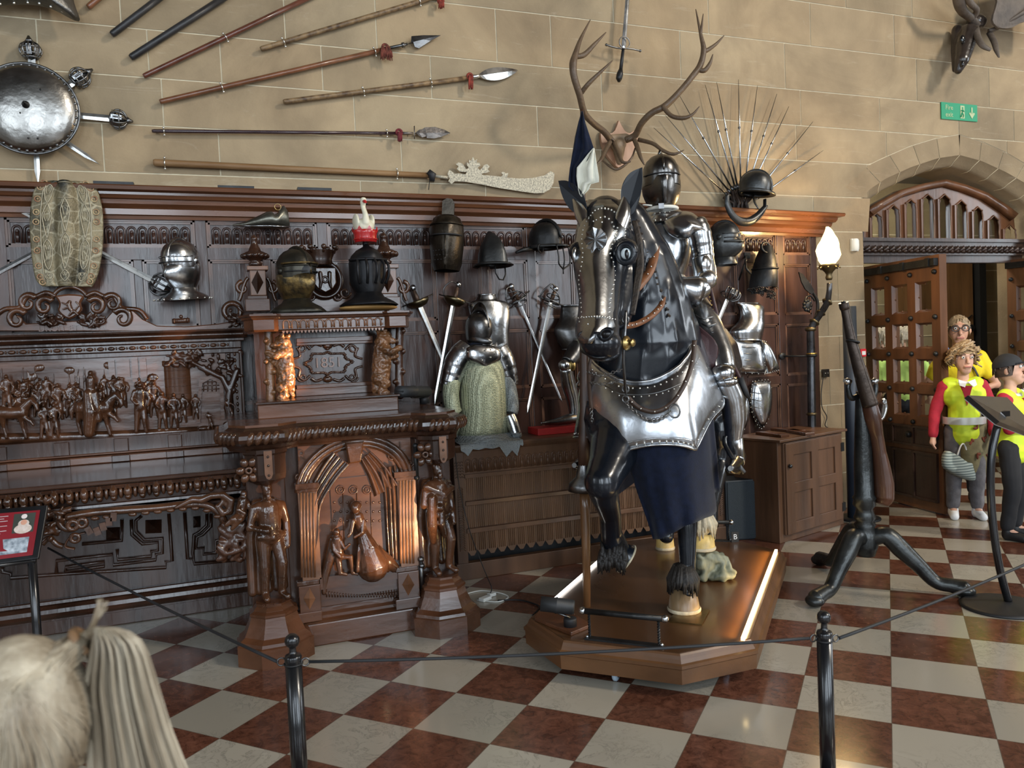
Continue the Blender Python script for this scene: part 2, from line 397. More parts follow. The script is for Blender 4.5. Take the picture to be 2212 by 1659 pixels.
# voussoirs and jamb stones
def ring_pt(T,s):
 L=[0]
 for a,b in zip(T,T[1:]): L.append(L[-1]+math.hypot(b[0]-a[0],b[1]-a[1]))
 s *= L[-1]
 for i in range(len(T)-1):
  if s <= L[i+1]+1e-9:
   f=(s-L[i])/(L[i+1]-L[i]);return T[i][0]+(T[i+1][0]-T[i][0])*f,T[i][1]+(T[i+1][1]-T[i][1])*f
 return T[-1]
nv=5
EXT2=EXT + [(XJ-.19,EXT[-1][1]-.2)]
for side in (1,-1):
 for i in range(nv):
  t=ru(.82,1.0)
  for j in range(4):
   q=[ring_pt(ARR,(i+.01+.98*j/4)/nv),ring_pt(ARR,(i+.01+.98*(j+1)/4)/nv),ring_pt(EXT2,(i+.01+.98*(j+1)/4)/nv),ring_pt(EXT2,(i+.01+.98*j/4)/nv)]
   g._f([g.v((x if side > 0 else 2*XA-x,YW-.001,z)) for x,z in q],False);TON.append((t,t,t,1))
 zj=[0,.32,.63,.94,1.25,1.55,1.86,2.17,2.475]
 for k,(z0,z1) in enumerate(zip(zj,zj[1:])):
  t=ru(.85,1.05);x0=XJ-(.42 if k % 2 else .3);x1=XJ-.002
  z1b=min(z1,ARR[-1][1]) if k == 7 else z1
  q=[(x0,z0+J),(x1,z0+J),(x1,z1b-J),(x0,z1-J)]
  if side < 0: q=[(2*XA-x,z) for x,z in q]
  g._f([g.v((x,YW-.001,z)) for x,z in q],False);TON.append((t,t,t,1))
b_=g.b
me=bpy.data.meshes.new('blocks');
for f in b_.faces: f.normal_update()
o=bpy.data.objects.new('ashlar_blocks',me);C.objects.link(o)
bmesh.ops.recalc_face_normals(b_,faces=b_.faces[:])
for f in b_.faces:
 if f.normal.y > 0: f.normal_flip()
off=wb.location
for v in b_.verts: v.co -= off
b_.to_mesh(me);me.materials.append(STONE);o.parent=wb
tone(o,lambda p: TON[p.index] if p.index < len(TON) else (1,1,1,1));b_.free()
# reveal and soffit of the doorway: splay,hollow,soffit
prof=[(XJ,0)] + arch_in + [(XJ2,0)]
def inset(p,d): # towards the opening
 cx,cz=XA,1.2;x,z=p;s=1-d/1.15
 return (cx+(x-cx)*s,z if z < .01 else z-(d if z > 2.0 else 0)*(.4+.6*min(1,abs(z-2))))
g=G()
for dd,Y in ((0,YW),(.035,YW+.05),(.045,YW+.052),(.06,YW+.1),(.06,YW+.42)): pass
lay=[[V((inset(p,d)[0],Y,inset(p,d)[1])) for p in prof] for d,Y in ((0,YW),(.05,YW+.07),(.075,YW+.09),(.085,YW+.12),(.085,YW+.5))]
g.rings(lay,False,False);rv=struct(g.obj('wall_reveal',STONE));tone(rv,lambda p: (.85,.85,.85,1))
g=G()
for side in (1,-1):
 for i in range(nv+1):
  x,z=ring_pt(ARR,i/nv);g.tube([V((x_ if side > 0 else 2*XA-x_,Y-.001,z_)) for (x_,z_),Y in ((inset((x,z),d),Y) for d,Y in ((.001,YW),(.051,YW+.07),(.076,YW+.09),(.086,YW+.12),(.086,YW+.2)))],.0028,4)
g.obj('joint_line',MORTAR,rv)
# rest of the room: side walls,wall behind the camera with its window openings,ceiling
PLA=mat('hall_far_stone',(.22,.21,.195),.9,0,.1,2)
g=G();g.bx(-9.1,-9,-7,5.5,0,11);struct(g.obj('wall_left',PLA))
g=G();g.bx(15,15.1,-7,10,0,11);struct(g.obj('wall_right',PLA))
g=G();g.bx(-9,15,-5.1,-5,0,11);struct(g.obj('wall_front',PLA))
g=G();g.bx(-9,15,-7,10,11,11.1);struct(g.obj('ceiling',mat('dark_roof_timber',(.05,.03,.02),.7)))
# --- lobby beyond the doorway
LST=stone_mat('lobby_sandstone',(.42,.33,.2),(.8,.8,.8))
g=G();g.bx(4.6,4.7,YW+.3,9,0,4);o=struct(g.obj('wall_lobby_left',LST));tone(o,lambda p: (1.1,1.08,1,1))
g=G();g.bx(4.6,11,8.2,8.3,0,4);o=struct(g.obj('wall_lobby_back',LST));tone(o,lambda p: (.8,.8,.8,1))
g=G()
for z in (.6,1.05,1.5,1.95,2.4,2.85): g.bx(6,11,8.19,8.2,z-.006,z+.006)
for x,z in ((8.6,1.7),(9.1,2.1),(8.75,2.6),(8.9,1.2)): g.bx(x-.006,x+.006,8.19,8.2,z-.22,z+.22)
struct(g.obj('trim_9',MORTAR))
g=G();g.bx(4.6,11,YW+.4,9,3.6,3.7);struct(g.obj('ceiling_lobby',PLA))
area('lobby_daylight',(6.5,6.7,3.5),(7.6,8.2,1.5),.9,.9,120,(1,.93,.76))
spot('sunbeam_through_hall_window',(2.2,-4.4,5.2),(6.05,5.0,.85),2300,(1,.95,.84),11,.35,.1)
# --- timber arch,tracery light above the doors,transom
YT=YW+.24
DOORW=mat('door_oak',(.11,.043,.016),.4,0,.4,7,.25,24,(1,1,.14),coat=.2)
DOORD=mat('door_oak_dark',(.03,.014,.009),.42,0,.4,7,.25,24,(1,1,.14),coat=.2)
GLASS=mat('leaded_glass',(.8,.85,.82),.04,0,.02,3,trans=1.0,rvar=.02,spec=.25);GLASS.node_tree.nodes['Principled BSDF'].inputs['IOR'].default_value=1.06
TIN=half([(2035,393),(1990,401),(1941,415),(1895,440),(1868,458)],YT)
XT=TIN[0][0];zt=PY(2035,520,YT).z;zb=PY(2035,546,YT).z
tout=[(TIN[-1][0]-.02,zt)] + TIN[::-1] + [(2*XT-x,z) for x,z in TIN[1:]] + [(2*XT-TIN[-1][0]+.02,zt)]
def shrink(L,d): return [(XT+(x-XT)*(1-d/1.0),z-d*.9) for x,z in L]
tin2=shrink(TIN[::-1]+[(2*XT-x,z) for x,z in TIN[1:]],.06)
win=bpy.data.objects.new('window_1',None);C.objects.link(win);win.location=(XT,YT,zt);struct(win)
lights_px=[(1882,1906,460),(1918,1944,443),(1957,1980,431),(1993,2018,420),(2029,2054,420),(2065,2089,433),(2102,2123,447),(2135,2158,466),(2168,2194,485)]
holes=[]
for a,b,t in lights_px:
 p0=PY(a,517,YT).x;p1=PY(b,517,YT).x;zt_=PY((a+b)/2,t,YT).z;zb_=zt+.02;w=p1-p0;m=(p0+p1)/2;zs=zt_-w*.62
 h=[(p0,zb_),(p1,zb_),(p1,zs),(p1-.012,zs+.03),(p1-.004,zs+.05),(p1-w*.2,zt_-w*.22),(m,zt_),(p0+w*.2,zt_-w*.22),(p0+.004,zs+.05),(p0+.012,zs+.03),(p0,zs)]
 holes.append([(x,YT,z) for x,z in h])
def arch_z(x):
 for (a,c),(b,d) in zip(tout,tout[1:]):
  if a <= x <= b and b > a: return c+(d-c)*(x-a)/(b-a)
 return zt
def hole_z(x):
 for h in holes:
  q=[(p[0],p[2]) for p in h[2:]]
  if h[0][0] < x < h[1][0]:
   for (a,c),(b,d) in zip(q,q[1:]):
    if min(a,b) <= x <= max(a,b) and abs(a-b) > 1e-6: return c+(d-c)*(x-a)/(b-a)
g=G();xs=sorted(set([tout[0][0]+(tout[-1][0]-tout[0][0])*i/160 for i in range(161)]+[h[k][0]+s for h in holes for k in (0,1,3,6) for s in (-1e-4,1e-4)]))
for a,b in zip(xs,xs[1:]):
 ta,tb,ha,hb=arch_z(a),arch_z(b),hole_z(a),hole_z(b);L_=[(zt,ta,zt,tb)] if ha is None or hb is None else [(zt,zt+.02,zt,zt+.02),(min(ha,ta),ta,min(hb,tb),tb)]
 for z0,z1,z2,z3 in L_:
  for y in (YT,YT+.05): g._f([g.v((a,y,z0)),g.v((b,y,z2)),g.v((b,y,z3)),g.v((a,y,z1))],False)
g.obj('tracery',DOORW,win)
g=G()
for h in holes: g.tube([V(p)+V((0,-.006,0)) for p in h]+[V(h[0])+V((0,-.006,0))],.008,6)
for (a,b,t),h in zip(lights_px,holes):
 x=h[0][0]-.022;g.bx(x-.01,x+.01,YT-.02,YT,zt,max(q[2] for q in h)-.05)
g.obj('tracery_moulding',DOORW,win)
g=G();band=[]
top=TIN[::-1]+[(2*XT-x,z) for x,z in TIN[1:]]
secs=[]
for (x,z),(x2,z2) in zip(top,tin2): secs.append([V((x,YT-.05,z+.015)),V((x2,YT-.05,z2+.02)),V((x2,YT,z2)),V((x,YT+.06,z+.015))])
g.rings(secs,True).obj('timber_arch',DOORW,win)
g=G()
for h in holes: g._f([g.v((x,YT+.03,z)) for x,y,z in h],False)
g.obj('pane',GLASS,win)
x0,x1=XJ+.03,XJ2-.03
g=G();g.bx(x0,x1,YT-.05,YT+.08,zb-.03,zt+.01);g.bx(x0,x1,YT-.075,YT-.05,zt-.02,zt+.012);g.bx(x0,x1,YT-.02,YT+.06,zb-.1,zb-.03);g.obj('transom_beam',DOORD,win)
g=G();xx=x0
while xx < x1:       # carved twisted leaf moulding
 g.tube([(xx,YT-.055,zb),(xx+.035,YT-.085,zb+.03),(xx+.075,YT-.06,zb+.055)],[.012,.022,.01],8);g.ell((xx+.05,YT-.07,zb+.005),(.02,.02,.015));xx+=.075
g.obj('carved_leaf_band',DOORD,win)
# --- door leaves
def door_leaf(name,hinge,free,z1,mir=False):
 hx,hy=hinge;fx,fy=free;w=math.hypot(fx-hx,fy-hy);a=V(((fx-hx)/w,(fy-hy)/w,0));nrm=V((a.y,-a.x,0))
 if nrm.dot(V((0,0,0))-V((hx,hy,0))) < 0: nrm=-nrm
 O=V((hx,hy,0));P_=lambda s,t,d=0: O+a*s+V((0,0,t))+nrm*d
 e=bpy.data.objects.new(name,None);C.objects.link(e);e.location=O;struct(e)
 cols=[(.1,.29),(.39,.6),(.7,.9)];rows=[(1.13,1.36),(1.45,1.66),(1.745,1.95),(.83,1.045)] if False else [(1.72,1.98),(1.41,1.63),(1.1,1.32),(.82,1.02)]
 hs=[]
 for c0,c1 in cols:
  for r0,r1 in rows:
   hs.append([P_(w*c0,r0),P_(w*c1,r0),P_(w*c1,r1),P_(w*c0,r1)])
 plate([P_(0,.015),P_(w,.015),P_(w,z1),P_(0,z1)],hs,nrm*-.07).obj('leaf_frame',DOORW,e)
 g=G()
 for h in hs:
  c=sum(h,V())/4
  for i in range(4):
   p,q=h[i],h[(i+1) % 4];ip,iq=p+(c-p)*.16,q+(c-q)*.16
   g._f([g.v(p),g.v(q),g.v(iq-nrm*.03),g.v(ip-nrm*.03)],False)
   m_=(ip+iq)/2-nrm*.03;g.ell(m_,.009,None,6,4)
 g.obj('opening_moulding',DOORW,e)
 g=G()
 for h in hs: g._f([g.v(p-nrm*.035) for p in h],False)
 g.obj('pane',GLASS,e)
 g=G()
 for r in (2.05,1.675,1.365,1.06,.77):
  for s in (.05,.345,.65,.95):
   g.ell(P_(w*s,r,.01),(.022,.022,.022),None,8,5)
 g.obj('iron_stud',BLACKIRON,e)
 g=G()
 bm_=Matrix((a,nrm,V((0,0,1)))).transposed()
 for s0,s1,t0,t1 in ((.1,.36,.12,.5),(.4,.63,.12,.5),(.67,.92,.12,.5),(.1,.36,.58,.72),(.4,.63,.58,.72),(.67,.92,.58,.72)):
  g.box(P_(w*(s0+s1)/2,(t0+t1)/2,.004),(w*(s1-s0),.016,t1-t0),bm_)
  for s in (s0-.018,s1+.018): g.box(P_(w*s,(t0+t1)/2,.01),(.02,.03,t1-t0+.04),bm_)
  for t in (t0-.01,t1+.01): g.box(P_(w*(s0+s1)/2,t,.01),(w*(s1-s0)+.03,.03,.02),bm_)
 g.obj('lower_panel',DOORD,e)
 g=G();g.box(P_(w*.5,z1-.06,.02),(w*.98,.05,.06),bm_)
 for s in (.3,.6,.92): g.box(P_(w*s,z1-.06,.05),(.04,.02,.07),bm_)
 g.obj('closer_rail',BLACKIRON,e)
 g=G();g.box(P_(w*.93,.72,.02),(.07,.03,.16),bm_);g.ell(P_(w*.62,.66,.035),.03);g.obj('lock_plate',BLACKIRON,e)
 return e
hp=PY(1869,700,5.76)
dl=door_leaf('door_1',(hp.x,hp.y),(5.615,4.823),2.19)
hr=(2*XA-hp.x,5.76)
door_leaf('door_2',hr,(hr[0]+.05,hr[1]-.93),2.25)
g=G();a_,b_=PY(2106,800,8.1).x,PY(2120,800,8.1).x;g.bx(a_,b_,8.0,8.2,0,2.6);struct(g.obj('dark_gap_strip',MATTE))  # shade of the gap beside the plank door, put in as a matt black strip
# inner plank door across the lobby
e=bpy.data.objects.new('door_3',None);C.objects.link(e);p0=PY(2030,900,8.05);p1=PY(2107,900,8.05);e.location=(p0.x,8.05,0);struct(e)
g=G();n=5
for i in range(n): a=p0.x-.4+(p1.x-p0.x+.4)*i/n;b=p0.x-.4+(p1.x-p0.x+.4)*(i+1)/n;g.bx(a+.004,b-.004,8.05,8.11,.02,2.5)
g.obj('plank',mat('lobby_door_oak',(.2,.1,.04),.5,0,.35,6,.2,24,(1,1,.15)),e)
g=G()
for z in (1.58,.5):
 g.bx(p0.x-.3,p1.x-.06,8.035,8.05,z-.03,z+.03);g.ell((p1.x-.06,8.03,z),(.05,.02,.05))
 g.tube([(p1.x-.25,8.03,z+.03),(p1.x-.15,8.03,z+.12),(p1.x-.05,8.03,z+.18)],.01,6)
g.obj('strap_hinge',BLACKIRON,e)
# ============================================================ PANELLING
pn=bpy.data.objects.new('trim_1',None);C.objects.link(pn);pn.location=(1.5,YP,0);struct(pn)
XL,XR=-4.2,PY(1766,700,YP).x
g=G();g.bx(XL,XR,YP+.012,YW-.005,0,2.52);g.obj('backboard',PANEL,pn)
def zl(z,x): return z-.012*max(0,x-1.5)-.002*max(0,x-3)         # the old rails sag a little to the right
majors=[-2.6,-1.19,-.07,.697,1.514,2.223,3.0,3.55,4.10,4.508,4.86]
minors={1: -.45,2: .328,4: 1.853,5: 2.6,3: 1.1}
rows=[(2.30,2.475),(1.79,2.225),(1.27,1.715),(.74,1.2)]
g=G()
hw=.034
for x in majors: g.bx(x-hw,x+hw,YP-.012,YP+.012,0,2.5)
g.obj('stile',PANEL,pn,bev=.004)
g=G()
for x in minors.values(): g.bx(x-.026,x+.026,YP-.008,YP+.012,.7,2.225)
g.obj('muntin',PANEL,pn,bev=.004)
g=G()
for z0,z1 in ((2.475,2.53),(2.225,2.30),(1.715,1.79),(1.2,1.27),(.66,.74)):
 for a,b in zip([XL]+majors,majors+[XR]): g.bx(a+hw if a != XL else a,b-hw if b != XR else b,YP-.01,YP+.012,zl(z0,(a+b)/2),zl(z1,(a+b)/2))
g.obj('rail',PANEL,pn,bev=.004)
g=G();fr=[]
def mould(x0,x1,z0,z1):
 for k,(w,d) in enumerate(((.012,.004),(.024,-.004))):
  a,b,c,e_=x0+w-.012,x1-w+.012,z0+w-.012,z1-w+.012;y0,y1=YP-.006+.008*k,YP+.012
  g.bx(a,b,y0,y1,c,c+.012);g.bx(a,b,y0,y1,e_-.012,e_);g.bx(a,a+.012,y0,y1,c,e_);g.bx(b-.012,b,y0,y1,c,e_)
for ri,(z0,z1) in enumerate(rows):
 xs=sorted(majors+(list(minors.values()) if 0 < ri else []))
 for a,b in zip(xs,xs[1:]):
  a2=a+(hw if a in majors else .026);b2=b-(hw if b in majors else .026);m_=(a+b)/2
  mould(a2,b2,zl(z0,m_),zl(z1,m_))
  if ri == 0: fr.append((a2+.028,b2-.028,zl(z0,m_)+.026,zl(z1,m_)-.045))
g.obj('panel_moulding',mat('panelling_oak_edge',(.11,.055,.035),.32,0,.4,8,.1,coat=.3),pn)
def arcade(g,x0,x1,z0,z1,y,pitch=.062,ring=.0075,yd=V((0,0,0)),ax=V((1,0,0))):
 n=max(1,round((x1-x0)/pitch));w=(x1-x0)/n;r=w*.36
 for i in range(n):
  c=x0+w*(i+.5);pts=[V((c-r,y,z0))]
  for k in range(7): t=pi-pi*k/6;pts.append(V((c+r*math.cos(t),y,z1-r+r*math.sin(t))))
  pts.append(V((c+r,y,z0)));g.tube(pts,ring,5)
  g.tube([(c,y,z0+.004),(c,y,z1-r*1.5)],[r*.55,r*.55],6,True,.5,(1,0,0));g.ell((c,y,z1-r*1.4),(r*.5,.006,r*.5),None,8,5)
 return g
for a,b,c,d in fr:
 if b < -2.3: continue
 arcade(G(),a,b,c,d,YP+.008).obj('carved_frieze',PANEL,pn)
# cornice: stacked mouldings,returned at the right-hand end
CORN=mat('cornice_oak',(.11,.042,.018),.26,0,.4,6,.15,20,(.2,1,1),coat=.4)
prof=[(-.01,-.17),(.03,-.17),(.035,-.15),(.05,-.145),(.05,-.11),(.062,-.10),(.085,-.085),(.09,-.06),(.108,-.055),(.12,-.035),(.122,-.02),(.16,-.012),(.166,.008),(.16,.016),(.05,.03),(-.01,.03)]
g=G();zc=2.64
path=[(XL,YP,zc+.012),(1.5,YP,zc),(3.2,YP,zc-.022),(XR+.02,YP,zc-.058),(XR+.02,YW-.005,zc-.058)]
g.sweep([(o_,z_) for o_,z_ in prof],path).obj('cornice',CORN,pn)
g=G()
for x,y in ((245,396),(510,405),(680,409)):
 p=PY(x,y,5.3);g.bx(p.x-.11,p.x+.11,5.3,5.36,p.z-.006,p.z+.012)
g.obj('cornice_clip',BLACKIRON,pn)
# ============================================================ ARMS ON THE STONE WALL
def xf(g,m):
 for v in g.b.verts: v.co=m @ v.co
 return g
def at(P,rz=0,tilt=0,roll=0,s=1):
 return Matrix.Translation(P) @ Matrix.Rotation(rz,4,'Z') @ Matrix.Rotation(roll,4,'Y') @ Matrix.Rotation(tilt,4,'X') @ Matrix.Scale(s,4)
def dome_plate(g,out,nrm,bulge,rings=6,th=.006,power=.5,cen=None,ridge=0.0):
 out=[V(p) for p in out];nrm=V(nrm).normalized();c=V(cen) if cen else sum(out,V())/len(out)
 rs=[[p-nrm*th for p in out]]
 for k in range(rings+1):
  s=1-k/rings;rs.append([c+(p-c)*max(s,.001)+nrm*(bulge*(1-s*s)**power+ridge*max(0,1-abs((p-c).x)*s/.05)*(1-s)) for p in out])
 g.rings(rs,True);return g
def smooth_out(P,k=4): return spline(P+[P[0]],k)[:-1]
def ridged_blade(g,out,nrm,th,axis):
 out=[V(p) for p in out];a,b=V(axis[0]),V(axis[1]);d=(b-a);L2=d.length_squared;nrm=V(nrm)
 mid=[a+d*max(.02,min(.98,(p-a).dot(d)/L2))+nrm*th for p in out];n=len(out)
 A=[g.v(p) for p in out];B=[g.v(p) for p in mid];D=[g.v(p-nrm*th) for p in out]
 for i in range(n):
  j=(i+1) % n;g._f([A[i],A[j],B[j],B[i]],False);g._f([A[i],D[i],D[j],A[j]],False)
 g._f(D,False);return g
NW=V((0,-1,0))
ASHW=mat('ash_shaft',(.075,.042,.022),.5,0,.45,26,.2,40,col2=(.27,.175,.085))
REDW=mat('red_stained_shaft',(.10,.032,.018),.32,0,.35,10,.1,coat=.3)
BROWNW=mat('brown_shaft',(.16,.062,.028),.36,0,.35,10,.1,coat=.25)
DARKW=mat('near_black_shaft',(.022,.021,.022),.42,0,.3,10,.1)
TASS=mat('faded_red_tassel',(.22,.035,.02),.9,0,.4,40,.4,90)
def clip(g,p,d,r):
 n=d.cross(NW).normalized()
 g.torus(p,r+.002,.004,Matrix((n,NW,d)).transposed(),14,6)
 for s in (1,-1): g.ell(p+n*s*(r+.012)+V((0,.004,0)),(.008,.008,.008),None,8,5)
def polearm(name,label,p0,p1,r,m,clips=(),Y=5.458,r1=None,facets=10):
 P0,P1=PY(*p0,Y),PY(*p1,Y);e=thing(name,label,'polearm',P0.lerp(P1,.5),'polearms on the stone wall')
 d=(P1-P0).normalized();L=(P1-P0).length
 G().tube([P0,P0+d*.012,P0+d*L*.5,P1],[r*.8,r,(r+(r1 or r))/2,r1 or r],facets).obj('shaft',m,e)
 if clips:
  for c in clips:
   q=PY(*c,Y);t=(q-P0).dot(d);g=G();clip(g,P0+d*t,d,r);g.obj('wall_clip',STUD,e,'pale metal wall clip')
 return e,P0,P1,d
def tassel(e,px,w,h,m=TASS,Y=5.445,lean=.0):
 p=PY(*px,Y);g=G();random.seed(int(px[0]))
 g.torus(p+V((0,0,0)),.02,.009,FACE,10,6)
 for i in range(26):
  a=ru(-1,1);L=h*ru(.7,1)
  g.tube([p+V((a*w*.3,-.012+ru(-.012,.012),0)),p+V((a*w*.45+lean*.5,-.02,-L*.5)),p+V((a*w*.5+lean,-.012+ru(-.01,.01),-L))],[.004,.005,.003],5)
 g.obj('tassel',m,e)
polearm('pike','short brown shaft end showing at the very top edge beside the corner armour plate',(190,16),(225,-14),.018,BROWNW)
polearm('pike','thick near-black shaft at the top, the shorter showing of the black pair',(241,75),(352,-10),.021,DARKW)
polearm('pike','thick near-black shaft at the top, the longer showing of the black pair',(282,125),(492,-10),.022,DARKW)
polearm('pike','dark red polished shaft running up past the two black shafts',(310,165),(690,-16),.0165,REDW,[(487,80)])
e,*_=polearm('spear','mottled ash shaft with a dark red tassel cut by the top edge',(563,106),(990,-22),.0165,ASHW,[(612,89),(906,4)]);tassel(e,(952,2),.04,.06)
# spear with a barbed pierced head
e,P0,P1,d=polearm('spear','reddish brown spear with barbed pierced head and frayed tassel',(345,220),(842,104),.0165,BROWNW,[(479,187),(810,112)])
tassel(e,(832,102),.09,.1,mat('frayed_brown_tassel',(.14,.035,.022),.9,0,.5,40,.4,90))
g=G();g.tube(pxs([(842,104),(868,98),(880,95)],5.455),[.013,.011,.009],8);g.tube(pxs([(868,98),(873,97)],5.455),.018,10)
h=pxs([(880,95),(888,92),(889,78),(915,76),(952,76),(930,88),(918,96),(905,104),(896,101),(893,94)],5.45)
ridged_blade(g,h,NW,.008,pxs([(882,94),(950,77)],5.45));g.obj('spear_head',DSTEEL,e)
e,P0,P1,d=polearm('spear','mottled ash spear with a bright leaf blade and red tassel',(612,220),(1022,167),.0165,ASHW,[(785,196),(931,177)])
tassel(e,(1015,165),.035,.1)
g=G();g.tube(pxs([(1018,167),(1030,165),(1042,163)],5.455),[.017,.015,.008],10)
ridged_blade(g,smooth_out(pxs([(1030,164),(1050,150),(1075,145),(1098,147),(1119,152),(1098,166),(1075,173),(1052,172)],5.45),3),NW,.01,pxs([(1030,165),(1119,152)],5.45));g.obj('spear_head',BRIGHT,e,'bright leaf-shaped blade')
e,P0,P1,d=polearm('partisan','slim purple-black shafted partisan lying level with a grey spearhead',(328,283),(868,288),.0115,mat('purple_black_shaft',(.035,.017,.02),.28,0,.3,9,coat=.4),[(354,282),(836,288)])
tassel(e,(862,286),.03,.07,mat('crimson_tassel',(.15,.02,.025),.9,0,.4,40,.4,90))
g=G();g.tube(pxs([(868,288),(892,288)],5.455),[.011,.009],8);g.tube(pxs([(895,272),(895,300)],5.455),.004,6)
ridged_blade(g,pxs([(896,288),(906,280),(912,279),(918,275),(940,274),(960,280),(973,287),(955,295),(938,299),(922,298),(922,294),(912,297),(905,293)],5.45),NW,.008,pxs([(898,288),(972,287)],5.45));g.obj('spear_head',mat('grey_iron',(.2,.18,.165),.45,1,.3,14,.2),e)
# glaive with a decorated blade
e,P0,P1,d=polearm('glaive','worn timber glaive with a broad speckled silver blade lying above the cornice',(331,351),(932,379),.023,mat('worn_timber_shaft',(.17,.085,.03),.6,0,.5,9,.4,30,(.3,1,1),col2=(.26,.15,.065)),[(356,354),(858,377)],r1=.019,facets=8)
g=G();g.tube(pxs([(925,370),(934,378),(933,392)],5.44),[.02,.03,.018],8);g.tube(pxs([(928,390),(926,410)],5.43),.003,5);g.obj('black_wrapping',MATTE,e)
SPK=mat('speckled_silver',(.2,.185,.15),.62,.35,.2,90,.1,80,col2=(.62,.56,.42))
g=G();g.tube(pxs([(938,380),(968,384)],5.455),[.011,.013],8)
bl=[(966,376),(970,367),(977,372),(982,376),(990,375),(1005,377),(1008,372),(1000,372),(992,371),(986,365),(990,360),(984,355),(990,351),(998,354),(1003,360),(1007,366),(1012,363),(1008,357),(1008,351),(1013,354),(1012,345),(1017,348),(1021,339),(1025,348),(1030,344),(1029,352),(1035,352),(1037,358),(1031,363),(1036,368),(1041,363),(1045,357),(1052,355),(1057,360),(1053,366),(1057,371),(1050,374),(1042,375),(1040,378),(1060,380),(1082,382),(1086,378),(1082,374),(1086,371),(1092,375),(1097,374),(1096,380),(1094,384),(1120,386),(1150,385),(1176,379),(1189,370),(1197,375),(1195,395),(1188,409),(1174,417),(1155,418),(1125,414),(1080,407),(1040,399),(1005,393),(982,392),(975,398),(968,392),(971,386)]
g.prism(pxs(bl,5.455),NW*.007);g.obj('blade',SPK,e,'speckled silver blade with leafy fretwork')
# steel plate high in the corner
o=dome_plate(G(),smooth_out(pxs([(-70,30),(0,12),(60,9),(112,19),(170,46),(160,5),(140,-70),(60,-120),(-70,-100)],5.36),4),NW,.12,7).obj('horse_armour_plate',mat('hammered_grey_steel',(.17,.165,.155),.42,1,.3,9,.3,60))
tag(o,'dark riveted steel armour plate cut off by the picture corner above the round shield','armour')
g=G();g.studs(pxs([(0,8),(30,6),(60,5),(85,7),(110,14),(135,24),(155,32)],5.33),(.009,.006,.009));q=g.obj('rivet',STUD,o)
# round shield with basket-hilted swords fanned behind it
cS=PY(63,236,5.40);rS=.5*(PY(63,136,5.40).z-PY(63,334,5.40).z)
HAM=mat('hammered_shield_steel',(.30,.29,.27),.3,1,.3,5,.35,16)
sh=thing('round_shield','round hammered steel shield with a studded rim and central spike','shield',cS)
G().lathe([(rS*(1-.0),.0),(rS,.008),(rS*.985,.014),(rS*.955,.012)] + [(rS*.95*math.cos(pi/2*k/8),.012+.075*math.sin(pi/2*k/8)) for k in range(1,9)],cS,FACE,56).obj('shield_plate',HAM,sh)
g=G();g.torus(cS+NW*.012,rS*.985,.008,FACE,60,6)
for k in range(38): a=2*pi*k/38;g.ell(cS+V((math.cos(a)*rS*.93,-.026,math.sin(a)*rS*.93)),(.009,.007,.009),None,8,5)
g.obj('studded_rim',DSTEEL,sh)
g=G();g.lathe([(.022,.08),(.02,.1),(.008,.115),(.003,.15)],cS,FACE,10);g.obj('boss_spike',BLACKIRON,sh);g=G()
for x,z in ((.05,.06),(-.02,-.03),(.0,-.12),(.03,-.12)): g.ell(cS+V((x*1.6,-.082,z*1.6)),.006,None,8,5)
g.obj('rivet',BLACKIRON,sh)
def blade(g,a,b,w,n=NW,th=.004,fuller=False):
 a,b=V(a),V(b);d=(b-a).normalized();s=d.cross(n).normalized();L=(b-a).length
 o_=[a+s*w/2,a+d*(L-w*2.2)+s*w*.36,b,a+d*(L-w*2.2)-s*w*.36,a-s*w/2];ridged_blade(g,o_,n,th,(a,b))
 return g
def basket_sword(label,hilt,axis_px,tip,Y=5.452):
 H_,Pm,T=PY(*hilt,Y),PY(*axis_px,Y),PY(*tip,Y);d=(Pm-H_).normalized();s=d.cross(NW).normalized()
 e=thing('basket_hilt_sword',label,'sword',H_,'basket-hilted swords round the shield')
 L=(Pm-H_).length;base=H_-d*L*.55
 g=G();blade(g,base,T,.04);g.obj('blade',BRIGHT,e)
 g=G()
 m=Matrix((s,NW,d)).transposed()
 for k in range(7):
  a=-pi*.08+(pi*1.16)*k/6
  o_=V((math.cos(a),math.sin(a),0))
  pts=[base+m @ (o_*.05*f+V((0,0,t*L))) for f,t in ((.55,.0),(1.0,.25),(1.15,.6),(.9,1.0),(.3,1.25))]
  g.tube(spline(pts,4),.006,6,True,1)
 for t,f in ((.25,1.02),(.7,1.12)): g.torus(base+d*L*t,.05*f,.0055,m,20,6)
 g.torus(base,.035,.006,m,16,6)
 g.obj('basket_guard',DSTEEL,e)
 g=G()
 for a in (.25,.5,.75):
  o_=V((math.cos(pi*a),math.sin(pi*a),0));c=base+m @ (o_*.053+V((0,0,.48*L)))
  q=Matrix((m @ V((-math.sin(pi*a),math.cos(pi*a),0)),d,m @ o_)).transposed();g.box(c,(.026,.06,.004),q)
 g.obj('guard_plate',STEEL,e)
 g=G();g.tube([base,base+d*L*1.25],.013,8);g.obj('grip',MATTE,e)
 g=G();g.tube([base+d*L*1.2,base+d*L*1.3,base+d*L*1.45,base+d*L*1.72],[.016,.024,.016,.006],12);g.obj('pommel',DSTEEL,e)
basket_sword('basket-hilted sword standing point down behind the shield, hilt at its top',(66,110),(62,82),(82,402))
basket_sword('basket-hilted sword whose hilt sticks out diagonally between an upright and a level hilt',(172,168),(196,152),(-60,330))
basket_sword('basket-hilted sword lying level with bare blade between its hilt and the round shield',(255,258),(283,262),(-80,225))
basket_sword('sword whose pale point slants out under the round shield, its hilt hidden',(-95,150),(-125,130),(216,356))
